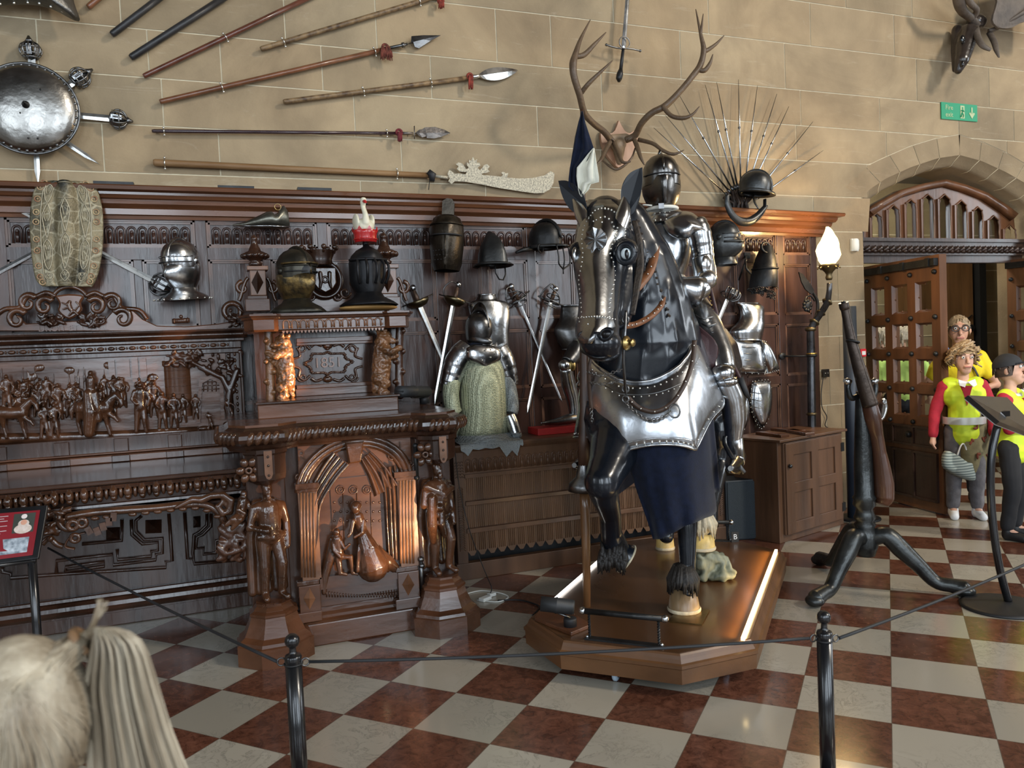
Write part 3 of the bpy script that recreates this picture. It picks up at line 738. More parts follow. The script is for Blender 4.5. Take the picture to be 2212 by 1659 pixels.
# sword hanging point upward near the stag
def P2(px,Y): return PY(px[0],px[1],Y)
e=thing('cross_hilt_sword','grey cross-hilted sword hanging hilt down above the stag antlers','sword',PY(1340,110,5.4))
g=G();blade(g,PY(1347,104,5.4),PY(1368,-160,5.4),.036);g.obj('blade',STEEL,e)
g=G();g.tube(spline(pxs([(1310,97),(1330,103),(1347,105),(1365,106),(1383,110)],5.4),4),.007,8)
a,b=PY(1348,92,5.4),PY(1347,105,5.4);g.torus(PY(1349,92,5.38),.045,.0045,FACE,20,6)
g.ell(PY(1310,97,5.4),.011);g.ell(PY(1383,110,5.4),.011);g.obj('cross_guard',DSTEEL,e)
g=G();g.tube(pxs([(1346,107),(1341,150)],5.4),[.012,.015],8);g.obj('grip',MATTE,e)
g=G();g.tube(pxs([(1341,150),(1339,160),(1337,170),(1337,177)],5.4),[.016,.026,.024,.01],10);g.obj('pommel',BLACKIRON,e)
# ---------------------------------------------------------- antlers
ANT=mat('antler_horn',(.085,.052,.03),.48,0,.5,9,.5,40,col2=(.13,.085,.05))
def PB(L): return [PY(x,y,Y) for x,y,Y in L]
st=thing('stag_skull_mount','dark stag antlers on a shield-shaped wooden plaque above the knight','antlers',PY(1335,320,5.47))
g=G();g.prism(smooth_out(pxs([(1333,262),(1345,284),(1357,290),(1371,283),(1373,305),(1366,330),(1352,350),(1336,366),(1318,351),(1303,330),(1295,305),(1296,284),(1312,291),(1325,284)],5.49),2),NW*.03);g.obj('plaque',mat('pale_oak_plaque',(.42,.24,.15),.45,0,.2,10,.1,30,(1,1,.2)),st)
g=blob([('e',PY(1336,312,5.40),(.06,.07,.05)),('c',[PY(1336,315,5.36),PY(1338,350,5.40)],[.055,.025]),('c',[PY(1322,300,5.38),PY(1352,298,5.38)],[.035,.035])],.008,4);g.obj('skull',mat('old_bone',(.22,.15,.09),.55,0,.3,14,.3,50),st)
g=G()
stube(g,PB([(1322,306,5.36),(1305,285,5.28),(1280,265,5.18),(1262,243,5.1),(1252,205,5.02),(1240,165,4.98),(1238,138,4.98),(1243,118,5.0),(1254,85,5.04),(1275,43,5.1)]),[.026,.024,.023,.024,.024,.025,.027,.022,.013,.003],10)
stube(g,PB([(1243,122,5.0),(1262,118,4.99),(1285,95,4.98),(1309,70,5.0)]),[.02,.019,.013,.003],8)
stube(g,PB([(1256,200,5.02),(1272,180,4.96),(1298,155,4.92),(1323,131,4.9)]),[.018,.016,.012,.003],8)
stube(g,PB([(1318,306,5.34),(1308,325,5.2),(1298,345,5.1),(1288,356,5.08)]),[.02,.017,.012,.004],8)
stube(g,PB([(1326,308,5.34),(1336,330,5.2),(1345,350,5.12),(1363,349,5.08)]),[.02,.018,.013,.004],8)
g.torus(PY(1320,303,5.34),.026,.009,Matrix.Rotation(.6,3,'Y'),14,6)
g.obj('antler',ANT,st)
g=G()
stube(g,PB([(1352,302,5.36),(1372,292,5.3),(1386,266,5.2),(1408,244,5.12),(1438,228,5.06),(1470,196,5.02),(1497,163,5.0),(1513,140,5.0),(1520,108,5.0),(1514,76,5.02),(1503,20,5.06)]),[.027,.026,.024,.024,.025,.022,.022,.024,.021,.013,.003],10)
stube(g,PB([(1514,74,5.02),(1516,55,5.02),(1519,30,5.03)]),[.011,.009,.003],8)
stube(g,PB([(1520,112,5.0),(1532,106,4.99),(1548,94,4.98),(1564,77,4.97)]),[.018,.015,.011,.003],8)
stube(g,PB([(1508,150,5.0),(1522,152,4.97),(1534,136,4.95),(1540,117,4.94)]),[.018,.019,.013,.003],8)
stube(g,PB([(1432,230,5.06),(1450,250,5.0),(1475,255,4.94),(1495,248,4.9),(1511,230,4.88)]),[.02,.016,.016,.011,.003],8)
stube(g,PB([(1370,300,5.32),(1378,322,5.2),(1384,340,5.15),(1392,356,5.12)]),[.02,.018,.014,.005],8)
stube(g,PB([(1380,302,5.3),(1410,310,5.18),(1432,325,5.1),(1455,333,5.04),(1478,324,5.0)]),[.017,.015,.014,.012,.003],8)
stube(g,PB([(1300,345,5.3),(1318,360,5.25),(1336,365,5.22),(1362,345,5.2),(1372,320,5.24)]),[.006,.009,.01,.009,.006],8)
g.torus(PY(1360,300,5.34),.027,.009,Matrix.Rotation(-.6,3,'Y'),14,6)
g.obj('antler',ANT,st)
# elk skull over the doorway
BRZ=mat('dark_patinated_skull',(.03,.022,.018),.3,0,.4,10,.25,40,coat=.3)
HOR=mat('grey_brown_horn',(.095,.075,.06),.6,0,.35,9,.4,40)
el=thing('elk_skull_mount','dark giant deer skull with broad antlers above the doorway','antlers',PY(2085,90,5.47))
D5=lambda x,y,Y: PY(x,y,Y)
g=blob([('c',[D5(2092,75,5.36),D5(2085,100,5.3),D5(2078,130,5.26),D5(2070,152,5.28)],[.1,.085,.062,.035]),('e',D5(2110,48,5.38),(.1,.08,.07)),('c',[D5(2068,65,5.42),D5(2064,110,5.4),D5(2064,150,5.36)],[.05,.04,.03])],.01,3)
for p in ((2083,82,5.22),(2102,90,5.25)): pass
g.obj('skull',BRZ,el)
g=G();g.ell(D5(2079,85,5.255),(.03,.02,.04));g.ell(D5(2078,138,5.22),(.016,.02,.03));g.obj('eye_socket',BLACK,el)
g=G();stube(g,PB([(2108,55,5.34),(2098,40,5.3),(2080,25,5.24),(2072,5,5.18),(2066,-40,5.12)]),[.045,.04,.045,.05,.05],10,flat=.6)
stube(g,PB([(2100,40,5.3),(2110,22,5.22),(2095,5,5.14),(2085,-20,5.1)]),[.03,.025,.03,.03],8)
stube(g,PB([(2106,58,5.32),(2112,80,5.2),(2122,98,5.12),(2140,108,5.08)]),[.032,.03,.028,.016],10,flat=.6)
g.obj('antler',HOR,el)
g=G();stube(g,PB([(2135,68,5.34),(2160,58,5.28),(2190,40,5.22),(2230,15,5.2)]),[.04,.035,.04,.06],10,flat=.5)
g.prism(smooth_out(PB([(2152,62,5.26),(2140,45,5.24),(2150,5,5.2),(2150,-40,5.2),(2250,-60,5.2),(2260,60,5.22),(2212,48,5.22),(2180,62,5.24)]),3),NW*.02)
stube(g,PB([(2138,72,5.32),(2148,92,5.2),(2152,108,5.12),(2158,124,5.08)]),[.03,.028,.022,.008],8,flat=.6)
g.obj('antler',HOR,el)
# ---------------------------------------------------------- fan of blades over the cornice,helmet and gorget on its hub
tips=[(1412,276),(1438,250),(1467,205),(1523,183),(1548,178),(1595,172),(1636,185),(1678,203),(1704,230),(1756,263),(1778,325)]
base=[(1571,421),(1576,414),(1582,409),(1588,406),(1593,404),(1600,403),(1608,405),(1614,408),(1620,411),(1632,418),(1640,425)]
NTH=['leftmost','second from left','third from left','fourth from left','fifth from left','middle upright','fifth from right','fourth from right','third from right','second from right','rightmost']
for i,(t,b) in enumerate(zip(tips,base)):
 a,z_=PY(*b,5.4),PY(*t,5.45);e=thing('rapier_blade','%s slender blade of the fan above the right end of the cornice' % NTH[i],'blade',a,'blades fanned over the cornice')
 d=(z_-a);mid=a+d*.55
 G().tube([a-d*.06,mid,z_],[.0125,.009,.003],4,True,.7).obj('blade',STEEL,e)
 G().tube([a-d*.02,a+d*.03],[.014,.013],8).obj('collar',DSTEEL,e);G().ell(mid,.012).obj('fixing_stud',DSTEEL if i > 1 else STUD,e)
hub=thing('blade_hub','dark bound wooden hub gathering the fan of blades','wall bracket',PY(1590,440,5.42))
random.seed(3);g=G()
for i in range(22):
 a=ru(-.11,.16);x0=PY(1592,425,5.38)
 g.tube([x0+V((a,ru(-.03,.05),ru(-.02,.05))),x0+V((a*.5,ru(-.05,.05),-.06)),x0+V((a*.7+ru(-.03,.03),0,ru(-.2,-.1)))],.012,6)
g.obj('bindings',mat('dark_leather_bindings',(.03,.016,.01),.6,0,.4,20,.3),hub)
g=G();g.ell(PY(1592,450,5.44),(.12,.04,.12));g.obj('backing_boss',DARKW,hub)
# ---------------------------------------------------------- exit sign
p=PY(2072,242,YW-.008);a_,b_=PY(2034,223,YW),PY(2112,262,YW);w_,h_=b_.x-a_.x,PY(2072,224,YW).z-PY(2072,260,YW).z
sg=thing('exit_sign','small green exit sign with arrow on the wall over the doorway','sign',p)
G().box(p,(w_,.008,h_)).obj('plate',mat('sign_green',(.0,.28,.13),.5,0,.05,4),sg)
SW=mat('sign_lettering',(.42,.5,.28),.5,0,.05,5)
f2=p+V((0,-.0055,0))
text('Fire',h_*.4,f2+V((-w_*.29,0,h_*.2)),FACE,'lettering',SW,sg,.001);text('exit',h_*.4,f2+V((-w_*.29,0,-h_*.22)),FACE,'lettering',SW,sg,.001)
g=G();q=f2+V((w_*.34,0,0));g.prism([q+V((x*h_,0,z*h_)) for x,z in ((0,-.36),(-.24,-.05),(-.15,.03),(-.05,-.08),(-.05,.32),(.05,.32),(.05,-.08),(.15,.03),(.24,-.05))],NW*.002);g.obj('arrow',SW,sg)
g=G();q=f2+V((w_*.06,0,0));g.box(q+V((.05*h_,0,0)),(.34*h_,.002,.76*h_));g.obj('running_man_panel',SW,sg)
g=G();q=q+V((0,-.0025,0));g.ell(q+V((.05*h_,0,.24*h_)),(.06*h_,.002,.06*h_));g.tube([q+V((.04*h_,0,.16*h_)),q+V((0,0,-.05*h_)),q+V((.1*h_,0,-.2*h_)),q+V((.06*h_,0,-.34*h_))],.05*h_,6,flat=.1);g.tube([q+V((0,0,-.05*h_)),q+V((-.1*h_,0,-.3*h_))],.045*h_,6);g.tube([q+V((-.08*h_,0,.06*h_)),q+V((.04*h_,0,.13*h_)),q+V((.16*h_,0,.03*h_))],.035*h_,6);g.obj('running_man',MATS['sign_green'],sg)
# ============================================================ ARMOUR HUNG ON THE PANELLING
def hring(z,rx,yf,yb,k=0.0,n=28,y0=0.0):
 P=[]
 for i in range(n):
  t=2*pi*i/n;s,c=math.sin(t),math.cos(t)
  if c > 0:
   q=1-abs(math.asin(max(-1,min(1,s))))/(pi/2);q=(1-abs(2*t/pi)) if t <= pi/2 else (1-abs(2*(2*pi-t)/pi)) if t >= 1.5*pi else 0
   x=rx*((1-k)*s+k*math.copysign(1-q,s));y=-yf*((1-k)*c+k*q)
  else: x,y=rx*s,-yb*c
  P.append(V((x,y0+y,z)))
 return P
def hl(levels,n=28,th=0.0,cap=False):
 g=G();g.rings([hring(*l[:5],n=n,y0=(l[5] if len(l) > 5 else 0)) for l in levels],cap);return g
def hpt(l,t,off=0.0):
 z,rx,yf,yb=l[:4];c=math.cos(t);y0=l[5] if len(l) > 5 else 0
 return V(((rx+off)*math.sin(t),y0-((yf+off)*c if c > 0 else (yb+off)*c),z))
def arc(l,a0,a1,off=0.0,n=14): return [hpt(l,a0+(a1-a0)*i/n,off) for i in range(n+1)]
def comb_arc(rz,ry,zc,h,a0=-.7,a1=2.6,n=14):
 return [V((0,-math.sin(pi/2-(a0+(a1-a0)*i/n))*0-math.cos(a0+(a1-a0)*i/n)*(ry+h),zc+math.sin(a0+(a1-a0)*i/n)*(rz+h))) for i in range(n+1)]
def part(g,M4,name,m,e,label=None,bev=0): return xf(g,M4).obj(name,m,e,label,bev)
SKULL=[(-.02,.105,.13,.125),(.03,.108,.132,.13),(.075,.1,.124,.124),(.11,.083,.104,.106),(.135,.058,.074,.078),(.148,.028,.036,.04),(.152,.003,.004,.004)]
def close_helmet(name,label,P,rz,s=1.0,tilt=0,m=DSTEEL,open_slit=False,gorget='flare',gild=None,beak=.02,roll=0):
 e=thing(name,label,'helmet',P);M4=at(P,rz,tilt,roll,s)
 part(hl([(-.02,.105,.118,.125)]+SKULL[1:]),M4,'skull',m,e)
 part(G().tube(comb_arc(.152,.128,0,.006,-.1,2.9),[.004]+[.012]*13+[.004],8),M4,'comb',m,e)
 V1=[(-.155,.062,.075,.085,.3),(-.13,.078,.105,.1,.5),(-.09,.098,.135+beak,.118,.7),(-.05,.108,.15+beak,.125,.7),(-.012,.111,.142+beak*.5,.127,.5),(.0,.106,.13,.12,.3)]
 part(hl(V1),M4,'visor',gild or m,e)
 g=G();l=(.012,.109,.138,.128,.3)
 g.tube(arc(l,-1.25,1.25,.002),.004,6);part(g,M4,'eye_slit',MATTE,e)
 part(G().tube(arc((.045,.108,.136,.13),-1.35,1.35,.002),.0045,6),M4,'brow_edge',m,e)
 for sx in (-1,1):
  g=G();g.lathe([(.022,0),(.02,.006),(.009,.01),(.001,.012)],V((sx*.106,.0,.02)),Matrix(((0,0,sx),(1,0,0),(0,1,0))),14);part(g,M4,'pivot_disc',m,e)
 if gorget == 'flare':
  part(hl([(-.14,.07,.085,.092,.2),(-.165,.078,.1,.1,.2),(-.185,.12,.15,.13,.3),(-.215,.165,.21,.16,.35)]),M4,'gorget',m,e)
  g=G();L_=(-.208,.157,.2,.153)
  for i in range(22): g.ell(hpt(L_,2*pi*i/22,.002),.0055,None,6,4)
  part(g,M4,'rivet',STUD,e)
 return e,M4
close_helmet('close_helmet','steel close helmet with riveted gorget hung beside the tall embossed shield',PY(391,572,5.3),R(-32),1.02,R(4),STEEL)
# tall embossed leather shield
def leather_mat():
 m=mat('embossed_gilt_leather',(.10,.08,.042),.45,.3,.3,10,.5,60,col2=(.24,.195,.11));nt=m.node_tree;b=nt.nodes['Principled BSDF'];L=nt.links.new
 src=b.inputs['Base Color'].links[0].from_socket;tc=nt.nodes['Texture Coordinate']
 w=_n(nt,'ShaderNodeTexVoronoi',feature='DISTANCE_TO_EDGE');w.inputs['Scale'].default_value=13;L(tc.outputs['Object'],w.inputs[0])
 r=_n(nt,'ShaderNodeValToRGB');e=r.color_ramp.elements;e[0].position=.02;e[0].color=(1,1,1,1);e[1].position=.07;e[1].color=(0,0,0,1);L(w.outputs['Distance'],r.inputs[0])
 mx=_n(nt,'ShaderNodeMix',data_type='RGBA');L(r.outputs[0],mx.inputs[0]);L(src,mx.inputs[6]);mx.inputs[7].default_value=(.3,.26,.17,1)
 n2=_n(nt,'ShaderNodeTexNoise');n2.inputs['Scale'].default_value=4.5;n2.inputs['Detail'].default_value=6;L(tc.outputs['Object'],n2.inputs[0])
 r2=_n(nt,'ShaderNodeValToRGB');e=r2.color_ramp.elements;e[0].position=.36;e[0].color=(.13,.14,.13,1);e[1].position=.46;e[1].color=(1,1,1,1);L(n2.outputs[0],r2.inputs[0])
 m2=_n(nt,'ShaderNodeMix',data_type='RGBA',blend_type='MULTIPLY');m2.inputs[0].default_value=1;L(mx.outputs[2],m2.inputs[6]);L(r2.outputs[0],m2.inputs[7])
 L(m2.outputs[2],b.inputs['Base Color']);return m
LEA=leather_mat()
Ys=5.30
ts=thing('tall_shield','tall gilt embossed leather shield with three fluted ridges over crossed swords','shield',PY(145,505,Ys))
lf=[(96,391),(76,405),(67,440),(64,480),(66,530),(71,575),(78,605),(92,619)];rt=[(186,393),(208,408),(219,440),(223,480),(222,530),(216,575),(208,603),(199,620)]
rows_=[]
for a,b in zip(spline([V((*p,0)) for p in lf],4),spline([V((*p,0)) for p in rt],4)):
 A,B=PY(a.x,a.y,Ys),PY(b.x,b.y,Ys);rw=[]
 for i in range(41):
  u=i/40;d=.035*math.sin(pi*u)+.02*math.exp(-((u-.5)/.12)**2)-.016*math.exp(-((u-.33)/.045)**2)-.016*math.exp(-((u-.67)/.045)**2)
  rw.append(A.lerp(B,u)+NW*d)
 rows_.append(rw)
g=G();g.rings(rows_,False,False)
ex=[[p-NW*.008 for p in r_] for r_ in rows_];g.rings(ex,False,False)
for q in (0,-1): g.rings([rows_[q],ex[q]],False,False)
g.rings([[r_[0] for r_ in rows_],[r_[0] for r_ in ex]],False,False);g.rings([[r_[-1] for r_ in rows_],[r_[-1] for r_ in ex]],False,False)
g.obj('shield_body',LEA,ts)
GREYL=mat('greyed_worn_leather',(.07,.075,.07),.7,0,.3,20,.3)
def on_shield(u,v,d=.004):
 r_=rows_[min(len(rows_)-1,int(v*(len(rows_)-1)))];f=u*40;i=min(39,int(f));return r_[i].lerp(r_[i+1],f-i)+NW*d
VINE=mat('pale_gilt_tooling',(.38,.33,.23),.4,.4,.2,20)
g=G()
for s0,mir in ((.5,1),(.5,-1),(.24,1),(.24,-1),(.76,1),(.76,-1)):
 for v0,v1 in ((.28,.5),(.52,.75),(.76,.92)) if s0 == .5 else ((.12,.3),(.32,.54),(.56,.78),(.79,.92)):
  pts=[on_shield(s0+mir*w*.75,v0+(v1-v0)*t) for w,t in ((0,0),(.07,.2),(.085,.45),(.05,.75),(0,1))]
  g.tube(spline(pts,4),.003,5);pts=[on_shield(s0+mir*w,v0+(v1-v0)*t) for w,t in ((.01,.55),(.04,.35),(.03,.2),(.012,.28))];g.tube(spline(pts,4),.0025,5)
for u in (.155,.845): g.tube([on_shield(u,.1+.8*i/10) for i in range(11)],.003,5)
for v in (.27,.95,.1): g.tube([on_shield(.38+.24*i/8,v) for i in range(9)],.003,5)
g.obj('tooled_vine_pattern',VINE,ts)
g=G()
for u in (.09,.91):
 for i in range(10): c=on_shield(u,.08+.84*i/9,.003);g.torus(c,.016,.004,FACE,12,5);g.ell(c,.006,None,6,4)
g.obj('rosette_pattern',mat('rubbed_red_and_gold',(.26,.1,.05),.5,.2,.3,30,col2=(.5,.4,.22)),ts)
# swords: (label,tip,guard,pommel,kind)
def panel_sword(label,tip,guard,pommel,kind,w=.032,Y=5.40,m=BRIGHT,Yt=None,group='swords crossed on the panelling'):
 T,Gd,Pm=PY(*tip,Yt or Y),PY(*guard,Y),PY(*pommel,Y);d=(Pm-Gd).normalized();s=d.cross(NW).normalized();L=(Pm-Gd).length
 e=thing(kind+'_sword',label,'sword',Gd,group)
 blade(G(),Gd,T,w).obj('blade',m,e)
 G().tube([Gd,Gd+d*L*.45,Gd+d*L*.9],[.012,.016,.011],10).obj('grip',mat('wire_bound_grip',(.09,.05,.03),.4,.3,.3,60,.3,90),e)
 G().ell(Pm,(.022,.022,.024)).obj('pommel',STEEL,e)
 mt=Matrix((s,NW,d)).transposed()
 X_=lambda a,b,c: Gd+mt @ V((a,b,c))
 g=G()
 if kind == 'cup_hilt':
  g.lathe([(.012,-.02),(.05,-.012),(.075,.012),(.082,.035),(.079,.035),(.07,.014),(.04,-.005)],Gd,mt,20);g.obj('cup_guard',mat('bronzed_cup',(.16,.13,.075),.33,1,.3,9),e)
  g=G();g.tube([X_(-.12,0,.03),X_(0,.02,.03),X_(.12,0,.035)],.005,6);g.tube(spline([X_(-.085,.01,.03),X_(-.1,.02,.08),X_(-.06,.02,.14),X_(0,0,L)],5),.005,6);g.obj('knuckle_guard',DSTEEL,e)
 elif kind == 'swept_hilt':
  g.tube([X_(-.11,0,0),X_(0,0,0),X_(.11,0,.015)],.006,6)
  g.tube(spline([X_(-.1,.01,.0),X_(-.09,.03,.06),X_(-.05,.03,.12),X_(0,0,L)],5),.006,6)
  for k,(rx,z) in enumerate(((.05,-.03),(.065,.0),(.05,.04))): g.torus(X_(0,.01,z),rx,.005,mt @ Matrix.Rotation(.35*(k-1),3,'X'),20,6,sy=.7)
  g.tube(spline([X_(.06,.03,.0),X_(.02,.05,.06),X_(-.06,.04,.09)],5),.005,6)
  g.obj('swept_guard',DSTEEL,e)
 else:
  for k in range(-2,3):
   a=k*.55;g.tube(spline([X_(math.sin(a)*.03,.02,-.015),X_(math.sin(a)*.075,.02+.05*math.cos(a),.02),X_(math.sin(a)*.07,.02+.05*math.cos(a),.075),X_(0,0,L*.92)],5),.006,6,True,1)
  g.torus(X_(0,0,.03),.07,.006,mt,20,6);g.box(X_(0,.06,.05),(.05,.004,.06),mt);g.obj('basket_guard',DSTEEL,e)
 return e
panel_sword('sword crossed behind the tall shield, its hilt beside the gorgeted close helmet',(22,443),(333,607),(377,631),'basket_hilt',.034,5.40,BRIGHT)
panel_sword('darker sword crossed behind the tall shield, only its blade showing',(268,442),(-45,610),(-90,640),'basket_hilt',.03,5.42,STEEL)
panel_sword('cup-hilted sword with brass-brown cup, its pommel beside the end of the carved canopy',(972,812),(906,658),(892,622),'cup_hilt',.034,5.41)
panel_sword('cup-hilted sword leaning its hilt towards the back plate, pointing down at the spotlight',(938,878),(980,655),(990,615),'cup_hilt',.034,5.36)
panel_sword('dark narrow swept-hilted sword whose hilt touches the shoulder of the back plate',(1215,870),(1120,648),(1104,619),'swept_hilt',.02,5.41,STEEL)
panel_sword('bright swept-hilted sword with its hilt below the burgonet\'s face bars',(1138,897),(1190,652),(1200,624),'swept_hilt',.03,5.36,BRIGHT)
panel_sword('basket-hilted sword by the knight\'s elbow in front of the waisted breastplate',(1520,772),(1572,645),(1580,626),'basket_hilt',.034,5.34,BRIGHT)
# pointed visor like a steel shoe under the cornice
P=PY(585,475,5.33);vs=thing('pointed_visor','long pointed steel visor shaped like a shoe hung under the cornice','armour',P)
tip_=PY(500,484,5.26);OLV=mat('olive_grey_steel',(.17,.165,.135),.36,.9,.35,8,.2)
g=G()
def vring(px,top,bot,dep): a,b=PY(px,top,5.34),PY(px,bot,5.34);h=(a.z-b.z);return [V((a.x,5.34-dep*math.sin(pi*i/10),b.z+h*(.5-.5*math.cos(pi*i/10)))) for i in range(11)]
g.rings([vring(x,t,b,d) for x,t,b,d in ((502,485,488,.004),(530,479,491,.03),(555,468,492,.06),(575,458,493,.085),(586,457,494,.09),(593,464,494,.09),(600,460,494,.085),(606,447,494,.075),(613,444,494,.06),(621,455,493,.05),(625,480,491,.02))],False,False);g.obj('visor_plate',OLV,vs)
G().tube([V((PY(x,490,5.34).x,5.335-d,PY(x,y,5.34).z)) for x,y,d in ((504,488,.0),(545,491,.05),(580,493,.092),(605,494,.085),(625,491,.02))],.005,6).obj('rolled_edge',STEEL,vs)
G().torus(PY(600,447,5.30),.02,.002,FACE,14,5).obj('hanging_ring',BRASS,vs)
# great helm with a crest stub
P=PY(965,520,5.27);gh=thing('great_helm','blackened flat-topped great helm with an eye slot and tall crest','helmet',P);M4=at(P,R(-20),0,R(3),1.05)
DBR=mat('black_bronze_iron',(.045,.036,.026),.34,.8,.5,6,.2,40)
part(hl([(-.2,.085,.13,.11,.5),(-.16,.1,.15,.125,.5),(-.05,.112,.15,.135,.4),(.04,.115,.142,.14,.3),(.1,.11,.13,.135,.2),(.145,.09,.1,.11,.1),(.165,.06,.06,.07,0),(.17,.002,.002,.002)]),M4,'helm_bowl',DBR,gh)
part(G().tube(arc((.025,.115,.146,.139,.3),-1.1,1.1,.002),.006,6),M4,'eye_slot',MATTE,gh)
part(G().tube(arc((.1,.11,.13,.135,.2),-1.6,1.6,.001),.004,6).tube([hpt((z,a,f,.1),0,.004) for z,a,f in ((-.2,.085,.13),(-.05,.112,.15),(.03,.115,.142))],.006,6),M4,'reinforcing_bar',DBR,gh)
g=G();g.prism([(-.035,-.0,.13),(.045,0,.13),(.05,0,.25),(.035,0,.275),(.0,0,.28),(-.03,0,.262)],(0,.05,0));part(g,M4,'crest',DBR,gh)
g=G()
for i in range(12): g.ell(hpt((-.08-.03*(i % 3),.109,.15,.13,.4),-.8+.07*i,.0),.004,None,6,4)
part(g,M4,'breathing_hole_dot',MATTE,gh)
# cabasset (pear helmet) with guard
P=PY(1066,565,5.30);ca=thing('cabasset_helmet','tall pear-shaped grey cabasset helmet between great helm and combed burgonet','helmet',P);M4=at(P,R(28),0,R(3),1.05)
DGREY=mat('dark_grey_iron',(.07,.072,.072),.36,.8,.35,6,.15,40)
part(hl([(-.015,.098,.118,.118,.3),(.05,.094,.112,.115,.5),(.11,.076,.088,.1,.6),(.16,.048,.052,.076,.6),(.195,.02,.015,.05,.5,.015),(.212,.002,.002,.02,0,.03)]),M4,'helmet_bowl',DGREY,ca)
part(hl([(-.012,.099,.118,.118,.3),(-.02,.115,.15,.145,.3),(-.032,.12,.17,.16,.3),(-.026,.112,.15,.145,.3)]),M4,'brim',DGREY,ca)
part(G().tube([(.05,-.06,-.025),(.05,-.065,-.09),(.02,-.07,-.13),(-.02,-.07,-.13),(-.05,-.065,-.09),(-.05,-.06,-.025)],.005,6),M4,'chin_strap',BLACKIRON,ca)
# burgonet with comb and face bars
P=PY(1178,525,5.28);bu=thing('burgonet_helmet','black combed burgonet with peak and hanging face bars','helmet',P);M4=at(P,R(30),0,0,1.0)
part(hl(SKULL),M4,'skull',BLACKIRON,bu);part(G().tube(comb_arc(.152,.13,0,.014,.1,2.8),[.004]+[.013]*13+[.004],8),M4,'comb',BLACKIRON,bu)
part(hl([(-.018,.106,.132,.12,.2),(-.03,.12,.19,.12,.2),(-.045,.115,.215,.11,.2),(-.038,.1,.17,.1,.2)]),M4,'peak',DGREY,bu)
g=G()
for x in (-.07,0,.07): g.tube(spline([(x,-.15,-.03),(x,-.165,-.12),(x*.9,-.16,-.17),(0,-.15,-.205)],4),.0055,6)
g.tube([(0,-.15,-.2),(0,-.15,-.24)],.005,6);part(g,M4,'face_bar',BLACKIRON,bu)
part(G().tube([(-.09,.06,-.04),(-.15,.1,-.05),(-.2,.12,-.07)],[.02,.016,.008],8),M4,'neck_lame',BLACKIRON,bu);part(G().torus((-.1,-.03,-.05),.03,.006,Matrix.Rotation(pi/2,3,'X')),M4,'cheek_ring',BLACKIRON,bu)
def row_shell(name,label,rows,Y,m,cut=.0):
 L=spline([V((y,xa,xb)) for y,xa,xb,d in rows],4);D=lerpr([r_[3] for r_ in rows],4);rs=[]
 for p,d in zip(L,D): A,B=PY(p.y,p.x,Y),PY(p.z,p.x,Y);rs.append([A.lerp(B,.5-.5*math.cos(pi*i/16))+NW*(d*math.sin(pi*i/16)**.8) for i in range(17)])
 e=thing(name,label,'armour',rs[len(rs)//2][8]);o=G().rings(rs,False,False).obj('plate',m,e);s=o.modifiers.new('s','SOLIDIFY');s.thickness=.004
 G().tube(rs[0],.006,6).obj('rolled_edge',STEEL,e);G().tube(rs[-1],.006,6).obj('rolled_edge',STEEL,e);return e
# back plate and breast plates
def plate_thing(name,label,pts,Y,bulge,m,ridge=0,group=None,k=3,studs=None):
 o=thing(name,label,'armour',PY(sum(p[0] for p in pts)/len(pts),sum(p[1] for p in pts)/len(pts),Y),group)
 dome_plate(G(),smooth_out(pxs(pts,Y),k),NW,bulge,8,ridge=ridge).obj('plate',m,o)
 return o
o=row_shell('torso_back_armour','tall polished steel back plate hung behind the armour bust',[(637,1032,1069,.05),(648,1026,1076,.06),(656,1012,1098,.07),(690,1017,1100,.1),(730,1020,1098,.1),(768,1014,1102,.09)],5.40,STEEL)
o=row_shell('waisted_breastplate','dark polished breastplate hung behind the horse\'s muzzle',[(660,1212,1292,.05),(690,1208,1292,.08),(712,1197,1296,.12),(735,1203,1292,.13),(755,1214,1286,.1)],5.38,DSTEEL)
# shelf with the leg armour on a red box (the box stands on the radiator cover)
# right-hand group -----------------------------------------------------------
close_helmet('armet_helmet','black armet helmet with a wide open eye slot beside the knight',PY(1563,520,5.26),R(34),.98,0,DGREY,gorget=None)[0]
MV=at(PY(1563,520,5.26),R(34),0,0,.98)
e=bpy.data.objects['armet_helmet']
part(hl([(.0,.104,.145,.1,.5),(.045,.104,.14,.1,.5)]),MV,'dark_opening',MATTE,e);part(G().tube(arc((-.02,.112,.158,.128,.5),-1.3,1.3,.003),.008,6),MV,'visor_edge',DGREY,e)
part(hl([(-.14,.08,.09,.09,.2),(-.19,.1,.11,.11,.2),(-.2,.1,.105,.105,.2)]),MV,'neck_guard',DGREY,e)
g=G();p=PY(1605,575,5.38);g.tube([PY(1612,552,5.43),PY(1610,565,5.3),PY(1612,580,5.25),PY(1622,592,5.24)],.009,6);g.tube([PY(1612,560,5.3),PY(1596,605,5.4)],.008,6);g.box(PY(1613,552,5.43),(.06,.02,.05));tag(g.obj('iron_bracket',BLACKIRON),'black iron wall bracket holding the ragged chamfron','wall bracket')
P=PY(1647,590,5.27);ch=thing('black_chamfron','narrow black horse face guard with ragged mail fringe hung near the lamp','armour',P)
def cr(px,y,w,Y0,dep): c=PY(px,y,Y0);return [c+V((w*math.sin(a),-dep*math.cos(a),0)) for a in [(-1.7+3.4*i/14) for i in range(15)]]
g=G();g.rings([cr(1655,531,.045,5.32,.05),cr(1654,540,.06,5.32,.07),cr(1651,560,.085,5.32,.1),cr(1648,590,.105,5.32,.13),cr(1646,610,.115,5.32,.14),cr(1645,622,.115,5.32,.13)],False,False);g.obj('face_plate',BLACKIRON,ch)
